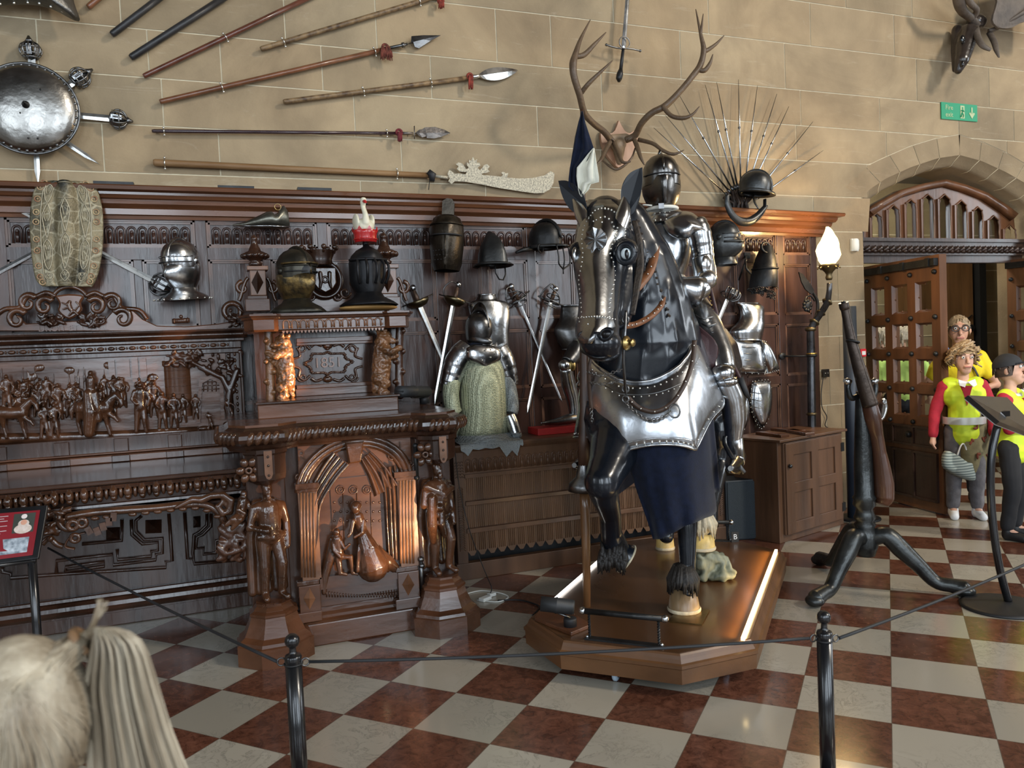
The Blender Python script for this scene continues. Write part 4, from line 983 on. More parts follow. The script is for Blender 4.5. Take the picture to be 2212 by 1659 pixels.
g=G();g.tube(cr(1649,582,.104,5.32,.132),.008,6);g.obj('ridge_band',BLACKIRON,ch);g=G();g.torus(PY(1655,535,5.27),.045,.01,Matrix.Rotation(pi/2-.3,3,'X'),16,6);g.obj('ear_roll',BLACKIRON,ch)
random.seed(11);g=G()
for i in range(60):
 a=ru(-.11,.13);c=PY(1648,622,5.26)+V((a,ru(-.06,.06),0));g.torus(c+V((0,0,-ru(0,.09 if a > 0 else .04))),.012,.004,Matrix.Rotation(ru(0,3),3,'X'),8,4)
g.obj('mail_fringe',BLACKIRON,ch);ch.children[-1]['kind']='stuff'
# breastplate with tassets
bt=row_shell('breastplate','bright breastplate with hinged hip plates hung under the black chamfron',[(655,1590,1638,.03),(664,1597,1648,.05),(685,1599,1647,.08),(700,1590,1646,.1),(715,1576,1644,.11),(735,1580,1640,.1)],5.38,STEEL)
for nm,L in (('fauld_plate',[(1574,728),(1640,734),(1655,800),(1652,808),(1597,806),(1580,790)]),('hip_plate',[(1640,734),(1655,738),(1668,760),(1682,800),(1665,805),(1656,807)])):
 o=dome_plate(G(),pxs(L,5.36),NW,.06,6).obj(nm,STEEL,bt)
 g=G();n=len(L)
 for i in range(n):
  a,b=L[i],L[(i+1) % n]
  for t in (0,.25,.5,.75): g.ell(PY(a[0]+(b[0]-a[0])*t,a[1]+(b[1]-a[1])*t,5.345),.005,None,6,4)
 g.obj('rivet',STUD,o)
g=G()
for y in (748,762,776,790): g.tube(pxs([(1583+(y-748)*.3,y),(1615,y+2),(1650,y+4)],5.30) if False else [PY(1583+(y-748)*.3,y,5.34),PY(1615,y+2,5.295),PY(1648,y+4,5.335)],.004,6)
g.obj('lame_edge',DSTEEL,bt)
def tasset(label,pts,Y):
 o=plate_thing('tasset',label,pts,Y,.05,STEEL,group='loose thigh plates on the panelling');n=len(pts);P_=smooth_out([V((*p,0)) for p in pts],6);g=G()
 for q in P_[::2]: g.ell(PY(q.x,q.y,Y-.012),.005,None,6,4)
 cx=sum(p[0] for p in pts)/n;ys=sorted(p[1] for p in pts)
 for k in range(4): g.ell(PY(cx,ys[0]+(ys[-1]-ys[0])*(.2+.17*k),Y-.06),.005,None,6,4)
 g.obj('rivet',STUD,o);g=G()
 for f in (.25,.4,.55): y=ys[0]+(ys[-1]-ys[0])*f;g.tube([PY(cx-20,y,Y-.02),PY(cx,y+3,Y-.055),PY(cx+20,y,Y-.02)],.0035,5)
 g.obj('lame_edge',DSTEEL,o)
tasset('long pointed thigh plate with rivets, hung under the hip plates',[(1626,824),(1646,821),(1664,825),(1667,870),(1660,905),(1645,926),(1632,910),(1622,880),(1622,850)],5.39)
tasset('thigh plate half hidden behind the knight\'s leg',[(1588,840),(1606,842),(1617,875),(1614,910),(1604,932),(1592,925),(1585,890)],5.39)
# burgonet and gorget hanging from the blade hub
P=PY(1630,408,5.24);hb=thing('combed_helmet','small black combed helmet hanging at the foot of the blade fan','helmet',P);M4=at(P,R(48),R(8),R(6),.95)
part(hl(SKULL),M4,'skull',DGREY,hb);part(G().tube(comb_arc(.15,.128,0,.01,-.2,2.8),[.004]+[.013]*13+[.004],8),M4,'comb',DGREY,hb)
part(hl([(-.018,.106,.13,.12),(-.03,.118,.17,.13),(-.05,.11,.18,.12),(-.04,.095,.13,.11)]),M4,'brim',DGREY,hb)
g=G();g.tube([(.1,.02,-.02),(.095,-.01,-.1),(.06,-.05,-.16)],[.035,.035,.02],8,True,.25);part(g,M4,'cheek_piece',DGREY,hb)
gg=thing('gorget','curved dark neck plate dangling below the blade fan over the cornice','armour',PY(1600,455,5.24))
g=G();secs=[]
for x,y,w in ((1572,420,.02),(1574,440,.035),(1584,460,.045),(1602,474,.05),(1622,474,.045),(1640,462,.035),(1655,444,.02)):
 c=PY(x,y,5.2);n_=V((x-1612,0,-(y-425))).normalized();secs.append([c-n_*w*.5+V((0,.02,0)),c+V((0,-.02,0)),c+n_*w+V((0,.0,0)),c+n_*w+V((0,.008,0)),c+V((0,-.008,0)),c-n_*w*.5+V((0,.03,0))])
sp=[spline([s_[k] for s_ in secs],4) for k in range(6)];g.rings([[sp[k][i] for k in range(6)] for i in range(len(sp[0]))],True);g.obj('neck_plate',DGREY,gg)
g=G();g.tube(pxs([(1652,430),(1652,450),(1645,465),(1632,478)],5.2),[.02,.022,.02,.012],8,True,.3);g.obj('strap_plate',MATTE,gg)
# ============================================================ CARVED SIDEBOARD
def kpx(x,y,Y): d=ray(x,y);return (PY(x,y,Y)-V((0,0,HC))).dot(FWD)/FPX/d.length**.5
def BE(x,y,Y,rx,ry,dp=None,rot=0):
 k=kpx(x,y,Y);return ('e',PY(x,y,Y),(rx*k,(dp if dp is not None else min(rx,ry)*k),ry*k),Matrix.Rotation(rot,3,'Y'))
def BL(*P):
 return ('c',[PY(x,y,Y) for x,y,Y,r in P],[r*kpx(x,y,Y) for x,y,Y,r in P])
def tz(x,y,Y): return PY(x,y,Y).z
YTB=4.40;ZT=.985
XS0,XS1=-2.4,.14
sb=thing('sideboard','great dark carved oak sideboard with relief panels, statues and canopy along the panelling','sideboard',(-.2,4.8,0))
WD2=mat('carved_oak_highlight',(.06,.024,.011),.22,0,.55,8,.3,26,coat=.3)
# --- table part
g=G();g.bx(XS0,.25,5.2,5.40,0,.085);g.obj('plinth',WOOD,sb,bev=.006)
g=G();g.sweep([(-.1,.085),(.012,.085),(.012,.098),(.03,.1),(.045,.118),(.05,.14),(.045,.162),(.03,.18),(.01,.184),(.006,.2),(.0,.205),(-.1,.205)],[(XS0,5.2,0),(.25,5.2,0)]).obj('roll_moulding',WOOD,sb)
g=G();g.bx(XS0,.25,5.24,5.40,.2,.96);g.obj('lower_back_board',WOOD,sb)
Z3=lambda L,Y=5.232: [PY(x/3.95,960+y/3.95,Y) for x,y in L]
g=G()
for L in ([(1210,610),(1158,650),(1160,740),(1232,815),(1385,800),(1385,930),(1330,937),(1330,985),(968,1030),(960,938),(480,992),(482,1100)],[(1120,640),(1125,770),(1215,850),(1345,835),(1345,905),(1290,912),(1290,955),(1005,985),(1000,890)],
  [(1800,590),(1800,700),(1730,770),(1680,790),(1672,890),(1738,882),(1735,937),(1842,926),(1842,820),(1990,790)],[(1765,590),(1765,690),(1700,750),(1655,770),(1645,930),(1660,1020),(2000,985)],[(1440,590),(1470,995),(1412,1000),(1418,1050),(480,1110),(90,1142),(90,1100),(20,1090),(20,1040)],
  [(1575,580),(1600,975),(1650,975),(1655,1020),(2080,980)],[(560,1085),(890,1040),(890,1000),(560,1045),(560,1085)],[(700,850),(1040,820),(1040,640)]):
 g.tube(Z3(L),.011,6)
g.obj('strapwork_moulding',WOOD,sb)
for c,w,h in (((1310,700),70,55),((1680,660),32,45),((965,760),60,50)):
 q=Z3([(c[0]-w,c[1]-h),(c[0]+w,c[1]-h-6),(c[0]+w,c[1]+h),(c[0]-w,c[1]+h+6)],5.24);a=Z3([c],5.16)[0];g=G();vs=[g.v(p) for p in q];t=g.v(a)
 for i in range(4): g._f([vs[i],vs[(i+1) % 4],t],False)
 g._f(vs[::-1],False);g.obj('faceted_boss',WOOD,sb)
g=G();g.bx(XS0,XS1,YTB,5.40,ZT-.025,ZT);g.obj('table_top',mat('polished_table_top',(.045,.02,.012),.2,0,.3,4,coat=.5),sb,bev=.008)
g=G();g.bx(XS0,XS1,YTB+.03,YTB+.12,.80,ZT-.025);g.obj('apron',WOOD,sb)
g=G();g.sweep([(-.03,.958),(.03,.958),(.035,.95),(.032,.94),(.0,.93),(-.005,.868),(.014,.862),(.016,.85),(.0,.845),(0,.825),(.01,.82),(.01,.81),(-.03,.81)],[(XS0,YTB+.03,0),(XS1,YTB+.03,0)]).obj('edge_moulding',WOOD,sb)
g=G();x=-1.6
while x < XS1-.03:
 g.tube([(x,YTB+.01,.95),(x,YTB-.005,.915),(x,YTB+.015,.88)],[.018,.022,.01],8);g.ell((x,YTB,.893),(.016,.016,.015),None,8,6);g.ell((x+.033,YTB+.005,.915),(.012,.014,.03),None,8,6);x+=.066
g.obj('gadroon_carving',WD2,sb)
# apron carving: ribbed cable with oval beads,sea serpent,child figure,leaves and ribbon
def Q3(x,y,Y): return PY(x/3.95,960+y/3.95,Y)
g=G();pts=[Q3(x,y,4.36) for x,y in ((560,620),(800,580),(1050,560),(1350,540),(1560,515),(1720,510),(1830,550),(1900,630),(1925,700))];g.tube(spline(pts,6),.026,10,True,.8)
g.obj('cable_moulding',WD2,sb);g=G()
for x,y in ((810,632),(910,620),(1130,597),(1240,585),(1345,575),(1455,562),(1560,552),(1665,545),(1765,565),(1855,615),(1905,690)): g.ell(Q3(x,y,4.33),(.021,.012,.011),Matrix.Rotation(R(6),3,'Y'),10,6)
g.obj('oval_bead_trim',WD2,sb)
g=blob([('c',[Q3(x,y,4.33) for x,y in ((1500,540),(1640,470),(1720,475),(1800,440),(1900,430),(1970,480),(1960,570),(1900,590),(1860,530),(1900,490),(1920,520))],[.01,.018,.02,.018,.02,.022,.022,.02,.018,.014,.008])],.006,3);g.obj('serpent',WD2,sb)
g=blob([('e',Q3(2080,425,4.3),(.018,.02,.024)),('c',[Q3(2075,480,4.3),Q3(2060,560,4.3)],[.028,.03]),('c',[Q3(2050,490,4.29),Q3(2030,560,4.26),Q3(2090,590,4.26)],[.012,.011,.01]),('c',[Q3(2060,590,4.3),Q3(1990,640,4.26),Q3(1930,690,4.27)],[.022,.018,.012]),('c',[Q3(2090,590,4.3),Q3(2050,640,4.25),Q3(1980,720,4.27)],[.02,.017,.011]),('c',[Q3(2110,490,4.3),Q3(2140,560,4.28)],[.012,.01])],.005,3);g.obj('child_figure',WD2,sb)
random.seed(5)
def leaves(c,w,h,n,Y,s=.04):
 pr=[]
 for i in range(n):
  x,y=c[0]+ru(-w,w),c[1]+ru(-h,h);p=PY(x,y,Y+ru(-.03,.02));a=ru(0,2*pi)
  pr.append(('e',p,(s*ru(.5,1.1),s*.35,s*ru(.25,.5)),Matrix.Rotation(a,3,'Y') @ Matrix.Rotation(ru(-.6,.6),3,'X')))
 return blob(pr,.006,2)
leaves((506,1172),28,38,70,4.32,.04).obj('leaf_cluster',WOOD,sb)
g=G()
for P in ([(640,890),(560,870),(590,800),(660,770),(730,750)],): g.tube(spline([Q3(x,y,4.33) for x,y in P],5),.018,8,True,.3)
for i,(x,y) in enumerate(((760,735),(830,740),(880,700),(930,660),(970,620))): g.box(Q3(x,y,4.31),(.028,.012,.04),Matrix.Rotation(R(-25+i*8),3,'Y'))
g.obj('ribbon',WD2,sb)
for (x,y,r_) in ((620,690,.03),(700,670,.028),(640,800,.026)): g=G();g.torus(Q3(x,y,4.32),r_*.7,r_*.4,FACE,16,8);g.obj('ribbon_scroll',WD2,sb)
g=G();g.torus(Q3(600,640,4.35),.05,.015,FACE,20,8,R(80),R(290));g.tube(spline([Q3(x,y,4.35) for x,y in ((360,850),(420,800),(480,850),(540,870))],5),.014,8);g.ell(Q3(430,805,4.34),.016);g.obj('scroll_bracket',WD2,sb)
leaves((115,1115),22,40,30,4.36,.03).obj('leaf_cluster',WD2,sb)
# --- upper back: ledges,framed battle relief,cornice and crest
YR=5.33
def zone(g,xa,xb,ya,yb,Y0,Y1,sl=0): a=PY((xa+xb)/2,ya,Y0);b=PY((xa+xb)/2,yb,Y0);g.bx(PY(xa,ya,Y0).x,PY(xb,ya,Y0).x,Y0,Y1,b.z,a.z)
g=G();g.bx(XS0,XS1+.03,5.20,5.40,ZT,ZT+.045);g.bx(XS0,XS1+.03,5.25,5.40,ZT+.045,ZT+.06);g.obj('stepped_ledge',WOODR,sb,bev=.006)
g=G()
for x in (-1.9,-1.28,-.96,-.64,-.34,-.02): g.bx(x,x+.1,5.19,5.25,ZT+.002,ZT+.043);g.bx(x+.01,x+.09,5.245,5.262,ZT+.058,ZT+.14)
g.bx(XS0,XS1+.03,5.262,5.40,ZT+.055,ZT+.15);g.obj('ledge_blocks',WOOD,sb,bev=.004)
zb_,zt_=tz(250,948,YR),tz(250,772,YR);xr0,xr1=-2.3,PY(492,860,YR).x
g=G();g.bx(xr0,xr1,YR,5.40,zb_,zt_);g.obj('relief_ground',WOODR,sb)
g=G();pf=[(-.03,0),(.03,0),(.035,.012),(.025,.02),(.02,.04),(.035,.05),(.04,.065),(.03,.075),(-.03,.08)]
g.sweep(pf,[(xr0,YR,zb_-.075),(xr1+.1,YR,zb_-.075)]);g.obj('frame_bottom_rail',WOOD,sb)
g=G();g.bx(xr0,xr1+.1,YR-.025,5.40,zt_,zt_+.03);g.bx(xr0,xr1+.1,YR-.04,5.40,zt_+.03,zt_+.075);g.bx(xr0,xr1+.12,YR-.055,5.40,zt_+.075,zt_+.095);g.sweep([(-.03,.095),(.06,.095),(.075,.115),(.075,.125),(.1,.14),(.105,.155),(-.03,.155)],[(xr0,YR-.01,zt_),(xr1+.14,YR-.01,zt_)]);g.obj('frame_top_rail',WOOD,sb,bev=.004)
g=G();g.bx(xr1,xr1+.03,YR-.025,5.40,zb_,zt_);g.bx(xr1+.03,xr1+.085,YR-.04,5.40,zb_-.02,zt_);g.bx(xr1+.085,xr1+.1,YR-.055,5.4,zb_-.02,zt_);g.obj('frame_side_rail',WOOD,sb,bev=.004)
g=G();x=-1.6
while x < xr1: g.ell((x,YR-.045,zt_+.052),(.02,.012,.012),None,8,6);g.ell((x+.028,YR-.042,zt_+.052),(.006,.008,.009),None,6,4);x+=.058
z=zb_+.01
while z < zt_: g.ell((xr1+.057,YR-.045,z),(.009,.012,.014),None,8,6);z+=.04
g.obj('bead_and_reel_trim',WD2,sb)
def rperson(x,yb,h,Y=YR-.03,lean=0,arm=0,flat=.05):
 t=yb-h;s=h/7.5
 out=[BE(x+lean,t+s*.5,Y,s*.48,s*.55,.03),BL((x+lean*.8,t+s*1.5,Y,s*.8),(x+lean*.4,t+s*3,Y,s*.75),(x,t+s*3.9,Y,s*.8)),BL((x-s*.4,t+s*4,Y,s*.55),(x-s*.5,t+s*5.7,Y,s*.4),(x-s*.6,yb,Y,s*.3)),BL((x+s*.4,t+s*4,Y,s*.55),(x+s*.6,t+s*5.7,Y-.01,s*.4),(x+s*.9,yb,Y,s*.3))]
 a=arm;out.append(BL((x+lean*.8-s*.9,t+s*1.5,Y-.01,s*.33),(x-s*1.3,t+s*2.7,Y-.02,s*.28),(x-s*(.6+a),t+s*(3.4-a),Y-.03,s*.25)));out.append(BL((x+lean*.8+s*.9,t+s*1.5,Y-.01,s*.33),(x+s*1.4,t+s*2.6,Y-.02,s*.28),(x+s*1.1,t+s*3.6,Y-.02,s*.25)))
 return out
def rhorse(x,yb,h,d=1,Y=YR-.045):
 s=h/10;X=lambda a: x+d*a*s;yy=lambda b: yb-b*s
 return [BL((X(-3),yy(6.2),Y,s*1.9),(X(0),yy(6),Y-.005,s*1.7),(X(2.5),yy(6.2),Y,s*1.8)),BL((X(2.8),yy(7),Y,s*1.5),(X(4.2),yy(8.6),Y-.01,s*1.1),(X(4.9),yy(9.3),Y-.015,s*.8)),BL((X(4.9),yy(9.3),Y-.015,s*.8),(X(6),yy(8),Y-.03,s*.65),(X(6.3),yy(6.9),Y-.035,s*.5)),
   BL((X(2.8),yy(5.2),Y-.01,s*.8),(X(4.5),yy(4),Y-.02,s*.5),(X(5.4),yy(3),Y-.02,s*.35)),BL((X(2.2),yy(5),Y-.01,s*.8),(X(2.8),yy(2.4),Y,s*.45),(X(3.6),yy(0),Y,s*.4)),BL((X(-3.4),yy(5.5),Y-.01,s*1.1),(X(-4),yy(2.8),Y,s*.5),(X(-3.2),yy(0),Y,s*.4)),BL((X(-2.4),yy(5),Y-.01,s*1),(X(-2),yy(2.5),Y,s*.45),(X(-1.2),yy(0),Y,s*.4)),
   BL((X(-4.7),yy(7),Y,s*.5),(X(-5.6),yy(5.5),Y,s*.6),(X(-5.4),yy(3.5),Y,s*.3))]
pr=[BL((-40,948,YR,14),(120,945,YR,12),(300,938,YR,11),(480,928,YR,11))]
pr+=rhorse(205,938,92) + rperson(196,900,100,YR-.06)[:3] + [BL((190,850,YR-.075,10),(196,890,YR-.085,16),(192,935,YR-.07,12)),BL((205,850,YR-.075,8),(212,905,YR-.08,9))]
pr+=rperson(303,932,108,YR-.05) + rperson(375,922,74) + rperson(422,905,55) + rperson(350,925,80,YR-.02) + rperson(332,900,78,YR-.012) + rperson(395,912,62,YR-.02)
pr+=rperson(95,945,75) + rperson(117,942,72) + rperson(80,900,70,YR-.015) + rperson(125,905,78,YR-.02) + rhorse(25,945,88,1) + rperson(14,890,82,YR-.06) + rperson(150,900,72,YR-.012) + rperson(160,890,60,YR) + rperson(245,880,70,YR-.005) + rperson(265,880,66,YR-.01)
pr+=rperson(300,870,55,YR) + rperson(320,865,50,YR-.005) + rperson(225,865,55,YR) + rperson(60,880,62,YR) + rperson(40,880,60,YR)
pr+=rperson(455,930,42,YR-.05,-6,1) + rperson(498,910,50,YR-.06,-8,1.2)
random.seed(31)
for i in range(26):
 x=ru(-30,345);pr+=rperson(x,ru(868,915)-x*.02,ru(48,66),YR-ru(.0,.02),ru(-4,4),ru(0,.8))
for i in range(16): x=ru(-20,330);y=ru(788,815);pr.append(BL((x,y,YR-.004,1.6),(x+ru(-6,8),y+50,YR-.004,1.6)))
for x,y in ((85,795),(150,800),(70,815),(235,790),(330,815)): pr.append(BE(x,y,YR,12,9,.01,ru(-.4,.4)))
for x,y in ((440,925),(470,930),(495,915),(420,935)): pr.append(BE(x,y,YR-.03,14,6,.03))
blob(pr,.0055,1).obj('battle_relief_figures',WD2,sb)
# tower,gate,tree
g=G();c0=PY(385,840,YR);rad=kpx(385,840,YR)*30
g.lathe([(rad,tz(385,900,YR)),(rad,tz(385,792,YR)),(rad*1.1,tz(385,788,YR)),(rad*1.1,tz(385,778,YR)),(rad*.9,tz(385,778,YR))],(c0.x,YR+.02,0),None,20,1,.55,pi,2*pi)
for i in range(5): a=pi+pi*(i+.5)/5;g.box((c0.x+math.cos(a)*rad*1.05,YR+.02+math.sin(a)*rad*.58,tz(385,775,YR)),(.028,.02,.022))
for k in range(6):
 zz=tz(385,800+k*17,YR)
 g.tube([(c0.x+math.cos(pi+pi*i/10)*rad,YR+.02+math.sin(pi+pi*i/10)*rad*.55,zz) for i in range(11)],.003,4)
a,b=PY(425,930,YR),PY(485,800,YR);g.prism([(425 and PY(424,915,YR)),PY(430,820,YR),PY(455,805,YR),PY(482,818,YR),PY(486,905,YR),PY(478,905,YR),PY(474,828,YR),PY(455,818,YR),PY(437,828,YR),PY(433,912,YR)],NW*.025)
for i in range(4): g.tube(pxs([(440+i*9,822),(440+i*9,846)],YR-.004),.003,4)
for i in range(3): g.tube(pxs([(436,826+i*8),(474,824+i*8)],YR-.004),.003,4)
for x,y0,y1 in ((240,778,815),(258,775,830),(272,776,815),(290,772,825),(308,774,820)): zone(g,x-7,x+7,y0,y1,YR-.012,YR)
for k in range(9):
 for j in range(9): x=365+j*14+(k % 2)*7;y=800+k*13-(x-365)*.02;g.box(PY(x,y,YR-.001),(.03,.004,.022)) if x > 418 and not 428 < x < 482 else None
g.obj('castle_relief',WOODR,sb)
random.seed(8);pr=[BL((505,925,YR-.04,10),(492,880,YR-.05,9),(496,845,YR-.05,9),(480,815,YR-.05,7),(430,795,YR-.05,4)),BL((496,845,YR-.05,8),(512,800,YR-.05,7)),BL((480,815,YR-.05,6),(400,775,YR-.05,4),(360,768,YR-.04,3))]
for i in range(80):
 x=ru(360,520);y=ru(758,790) if x < 440 else ru(758,850) if x > 495 else ru(760,805);pr.append(BE(x,y,YR-.04+ru(-.02,.02),ru(5,10),ru(3,6),.012,ru(0,3)))
blob(pr,.006,1).obj('tree_relief',WOOD,sb)
# crest above the relief
YC=5.30;zc0=tz(200,716,YC)
g=G();ol=[(-60,716),(530,716),(530,690),(470,700),(400,706),(340,704),(310,690),(290,672),(250,668),(230,690),(60,700),(30,672),(-10,668),(-60,690)]
g.prism(pxs(ol,YC+.04),NW*.045,bev=.006);g.obj('crest_board',WOODR,sb)
g=G();g.prism(smooth_out(pxs([(120,640),(150,636),(182,640),(176,655),(178,672),(152,690),(128,674),(130,656)],YC),3),NW*.035,bev=.01);g.obj('crest_shield',WOODR,sb)
M_=[BE(150,652,YC-.045,4,4,.01),BL((148,656,YC-.045,5),(152,668,YC-.045,5),(158,674,YC-.045,4)),BL((146,659,YC-.05,2.4),(134,654,YC-.05,2)),BL((148,663,YC-.05,2.4),(136,668,YC-.05,2)),BL((156,673,YC-.05,3),(148,682,YC-.05,2)),BL((160,672,YC-.05,3),(168,680,YC-.05,2)),BL((162,670,YC-.045,1.8),(170,660,YC-.045,1.8),(164,652,YC-.045,2))]
blob(M_,.003,1).obj('lion_carving',WD2,sb)
g=G()
def scr(c,r,t0,t1,rad,Y=YC-.01,mir=1,n=26):
 return [PY(c[0]+mir*r*(1-.75*i/n)*math.cos(t0+(t1-t0)*i/n),c[1]+r*(1-.75*i/n)*math.sin(t0+(t1-t0)*i/n),Y) for i in range(n+1)]
for mir,c in ((1,(265,688)),(-1,(36,690)),(1,(208,662)),(-1,(96,662)),(1,(243,655)),(-1,(60,655))):
 g.tube(scr(c,22 if c[1] > 680 else 20,-2.6,4.6,1,YC-.015,mir),[.02-.012*i/26 for i in range(27)],8)
for mir,P in ((1,[(185,640),(205,632),(225,640),(245,640),(262,664),(300,670),(318,690)]),(-1,[(120,640),(100,632),(78,640),(58,642),(42,664),(10,668),(-20,690)])): g.tube(spline(pxs(P,YC-.012),5),.014,8)
g.torus(PY(152,655,YC-.01),.098,.013,FACE,24,8,R(20),R(160));g.obj('crest_scroll',WD2,sb)
for x in (95,122,188,212): leaves((x,692),16,12,16,YC-.02,.028).obj('leaf_cluster',WOOD,sb)
leaves((508,685),14,22,22,YC-.04,.03).obj('leaf_cluster',WOOD,sb)
text('DROIT ET LOYAL',.048,PY(160,709,YC-.004)+V((0,-.003,0)),FACE,'motto_lettering',WOODR,sb,.004)
g=G();g.tube(pxs([(372,694),(410,692)],YC-.01),.016,10);g.ell(PY(391,684,YC-.01),.012);g.tube(pxs([(375,694),(378,694)],YC-.01),.019,10);g.tube(pxs([(404,692),(407,692)],YC-.01),.019,10);g.obj('small_barrel_carving',WOOD,sb)
g=G();g.torus(PY(502,672,YC-.01),.05,.018,FACE,20,8);g.obj('crest_scroll',WD2,sb)
# --- projecting pedestal cupboard
X0,X1,YF=.36,.98,4.30
g=G();g.bx(X0-.04,X1+.04,YF-.03,5.38,0,.125);g.obj('cupboard_plinth',WOODR,sb,bev=.008)
g=G();g.sweep([(-.05,.125),(.025,.125),(.028,.135),(.012,.145),(.012,.16),(.0,.175),(-.012,.2),(-.016,.215),(-.05,.215)],[(X0-.04,YF,0),(X1+.04,YF,0)]).obj('cupboard_base_moulding',WOODR,sb)
g=G();g.bx(.16,1.2,YF+.04,5.38,.13,1.11);g.obj('cupboard_carcass',WOOD,sb)
g=G();g.bx(X0,X1,YF,YF+.05,.2,1.1);g.obj('cupboard_door',WOODR,sb,bev=.004)
D_=lambda L,Y=YF: pxs(L,Y)
YD=YF-.002
# arch with keystone,pilasters
def arch_pts(r): # pixel ellipse arch
 cx,cy,rx,ry=765,1050,104,86;sl=-.12
 return [(cx-math.cos(pi*i/20)*(rx+r),cy-math.sin(pi*i/20)*(ry+r)+sl*(-math.cos(pi*i/20)*(rx+r))) for i in range(21)]
g=G()
for r,rad,dd in ((2,.014,.01),(10,.02,.018),(19,.015,.02)): g.tube(pxs(arch_pts(r),YF-dd),rad,8)
g.obj('arch_moulding',WD2,sb)
g=G();g.prism(D_([(742,955),(783,951),(776,996),(750,1000)],YF),NW*.06,bev=.012);g.obj('keystone',WD2,sb)
PIL=mat('pilaster_oak',(.17,.075,.036),.34,0,.35,8,.15,24,coat=.3)
for a,b,y0,y1,nm in ((643,684,1056,1255,0),(857,897,1030,1225,1)):
 g=G();zone(g,a,b,y0,y1,YF-.035,YF);w=(b-a)
 for i in range(5): x=a+w*(.16+.17*i);g.tube([PY(x,y0+8,YF-.037),PY(x+2.5,y1-8,YF-.037)],.0065,6)
 g.obj('pilaster_shaft',PIL,sb);g=G()
 zone(g,a-6,b+5,y0-12,y0+1,YF-.05,YF);zone(g,a-3,b+3,y0+.5,y0+8,YF-.042,YF);g.obj('pilaster_capital',WD2,sb,bev=.004);g=G();zone(g,a-2,b+6,y1,y1+10,YF-.045,YF);g.obj('pilaster_base',WD2,sb,bev=.004)
 g=G();zone(g,a+2,b+8,y1+10,y1+68,YF-.045,YF);zone(g,a-2,b+12,y1+68,y1+90,YF-.06,YF);g.obj('pilaster_pedestal',WOODR,sb,bev=.004)
 cx=(a+b)/2+5;cy=y1+38;g=G();q=pxs([(cx,cy-24),(cx+13,cy),(cx,cy+24),(cx-13,cy)],YF-.046);t=g.v(PY(cx,cy,YF-.075));vs=[g.v(p) for p in q]
 for i in range(4): g._f([vs[i],vs[(i+1) % 4],t],False)
 g.obj('diamond_boss',PIL,sb)
# relief scene: curtains,queen and kneeling courtier,carpeted steps
def fold_strip(P,w,n,amp,Y):      # hanging drapery
 g=G();sp=spline([V((*p,0)) for p in P],5);rw=[]
 for i,p in enumerate(sp):
  d=(sp[min(i+1,len(sp)-1)]-sp[max(0,i-1)]).normalized();s=V((-d.y,d.x,0));wi=w[0]+(w[1]-w[0])*i/(len(sp)-1)
  rw.append([PY(p.x+s.x*wi*(j/n-.5),p.y+s.y*wi*(j/n-.5),Y-amp*(1+math.sin(j*1.7))) for j in range(n+1)])
 return g.rings(rw,False,False)
for P,w in (([(735,990),(705,1030),(675,1090),(672,1160),(660,1230)],(50,26)),([(790,985),(815,1020),(835,1060)],(30,60)),([(835,1010),(845,1060),(848,1130),(852,1210)],(40,30))): fold_strip(P,w,14,.018,YF-.006).obj('carved_curtain',WD2,sb)
g=G();zone(g,712,826,1030,1215,YF-.006,YF)
for x in (740,770,800): g.tube(pxs([(x,1050),(x+4,1205)],YF-.008),.003,4)
for x in (735,763,792): g.torus(PY(x,1058,YF-.008),.022,.004,FACE,14,5);g.torus(PY(x,1058,YF-.008),.01,.004,FACE,10,5)
for x in range(722,826,14):
 for y in (1085,1105,1125): g.ell(PY(x,y,YF-.006),(.008,.004,.008),None,6,4)
g.obj('carved_backdrop_panel',WOODR,sb)
q=[BE(768,1098,YF-.06,10,12,.025),BE(769,1092,YF-.05,13,11,.03),BL((773,1116,YF-.055,13),(783,1150,YF-.05,12)),BL((783,1155,YF-.05,16),(795,1190,YF-.05,27),(805,1222,YF-.045,36)),BL((800,1180,YF-.03,14),(835,1215,YF-.025,18),(855,1228,YF-.02,10)),BL((763,1125,YF-.08,5),(758,1150,YF-.085,4.5),(752,1158,YF-.09,4)),BL((785,1125,YF-.07,5),(782,1150,YF-.085,4.5),(766,1160,YF-.09,4))]
for i in range(9): q.append(BL((777+i*2.4,1156,YF-.062+i*.002,2.5),(774+i*7,1192,YF-.085+i*.005,3),(772+i*11,1234,YF-.08+i*.006,3.5)))
blob(q,.0045,2).obj('queen_figure',WD2,sb)
q=[BE(727,1149,YF-.05,8,9,.022),BL((728,1164,YF-.045,12),(732,1195,YF-.045,11)),BL((736,1170,YF-.06,5),(745,1185,YF-.075,4.5),(754,1176,YF-.08,4)),BL((720,1170,YF-.05,5),(722,1190,YF-.065,4.5),(735,1203,YF-.075,4)),BL((735,1203,YF-.05,8),(757,1203,YF-.06,7),(762,1238,YF-.055,5),(772,1240,YF-.06,4)),BL((730,1205,YF-.045,8),(735,1238,YF-.05,6),(748,1241,YF-.05,4)),BL((718,1165,YF-.03,9),(712,1205,YF-.025,12),(703,1240,YF-.02,10),(700,1280,YF-.02,6))]
blob(q,.0045,2).obj('kneeling_figure',WD2,sb)
g=G();zone(g,690,868,1236,1262,YF-.035,YF);zone(g,690,868,1262,1284,YF-.02,YF);x=705
while x < 865: g.tube(pxs([(x,1276+8*math.sin((x-705)/50)),(x+1,1290)],YF-.022),.004,4);x+=6
g.obj('carved_carpet_step',WOODR,sb)
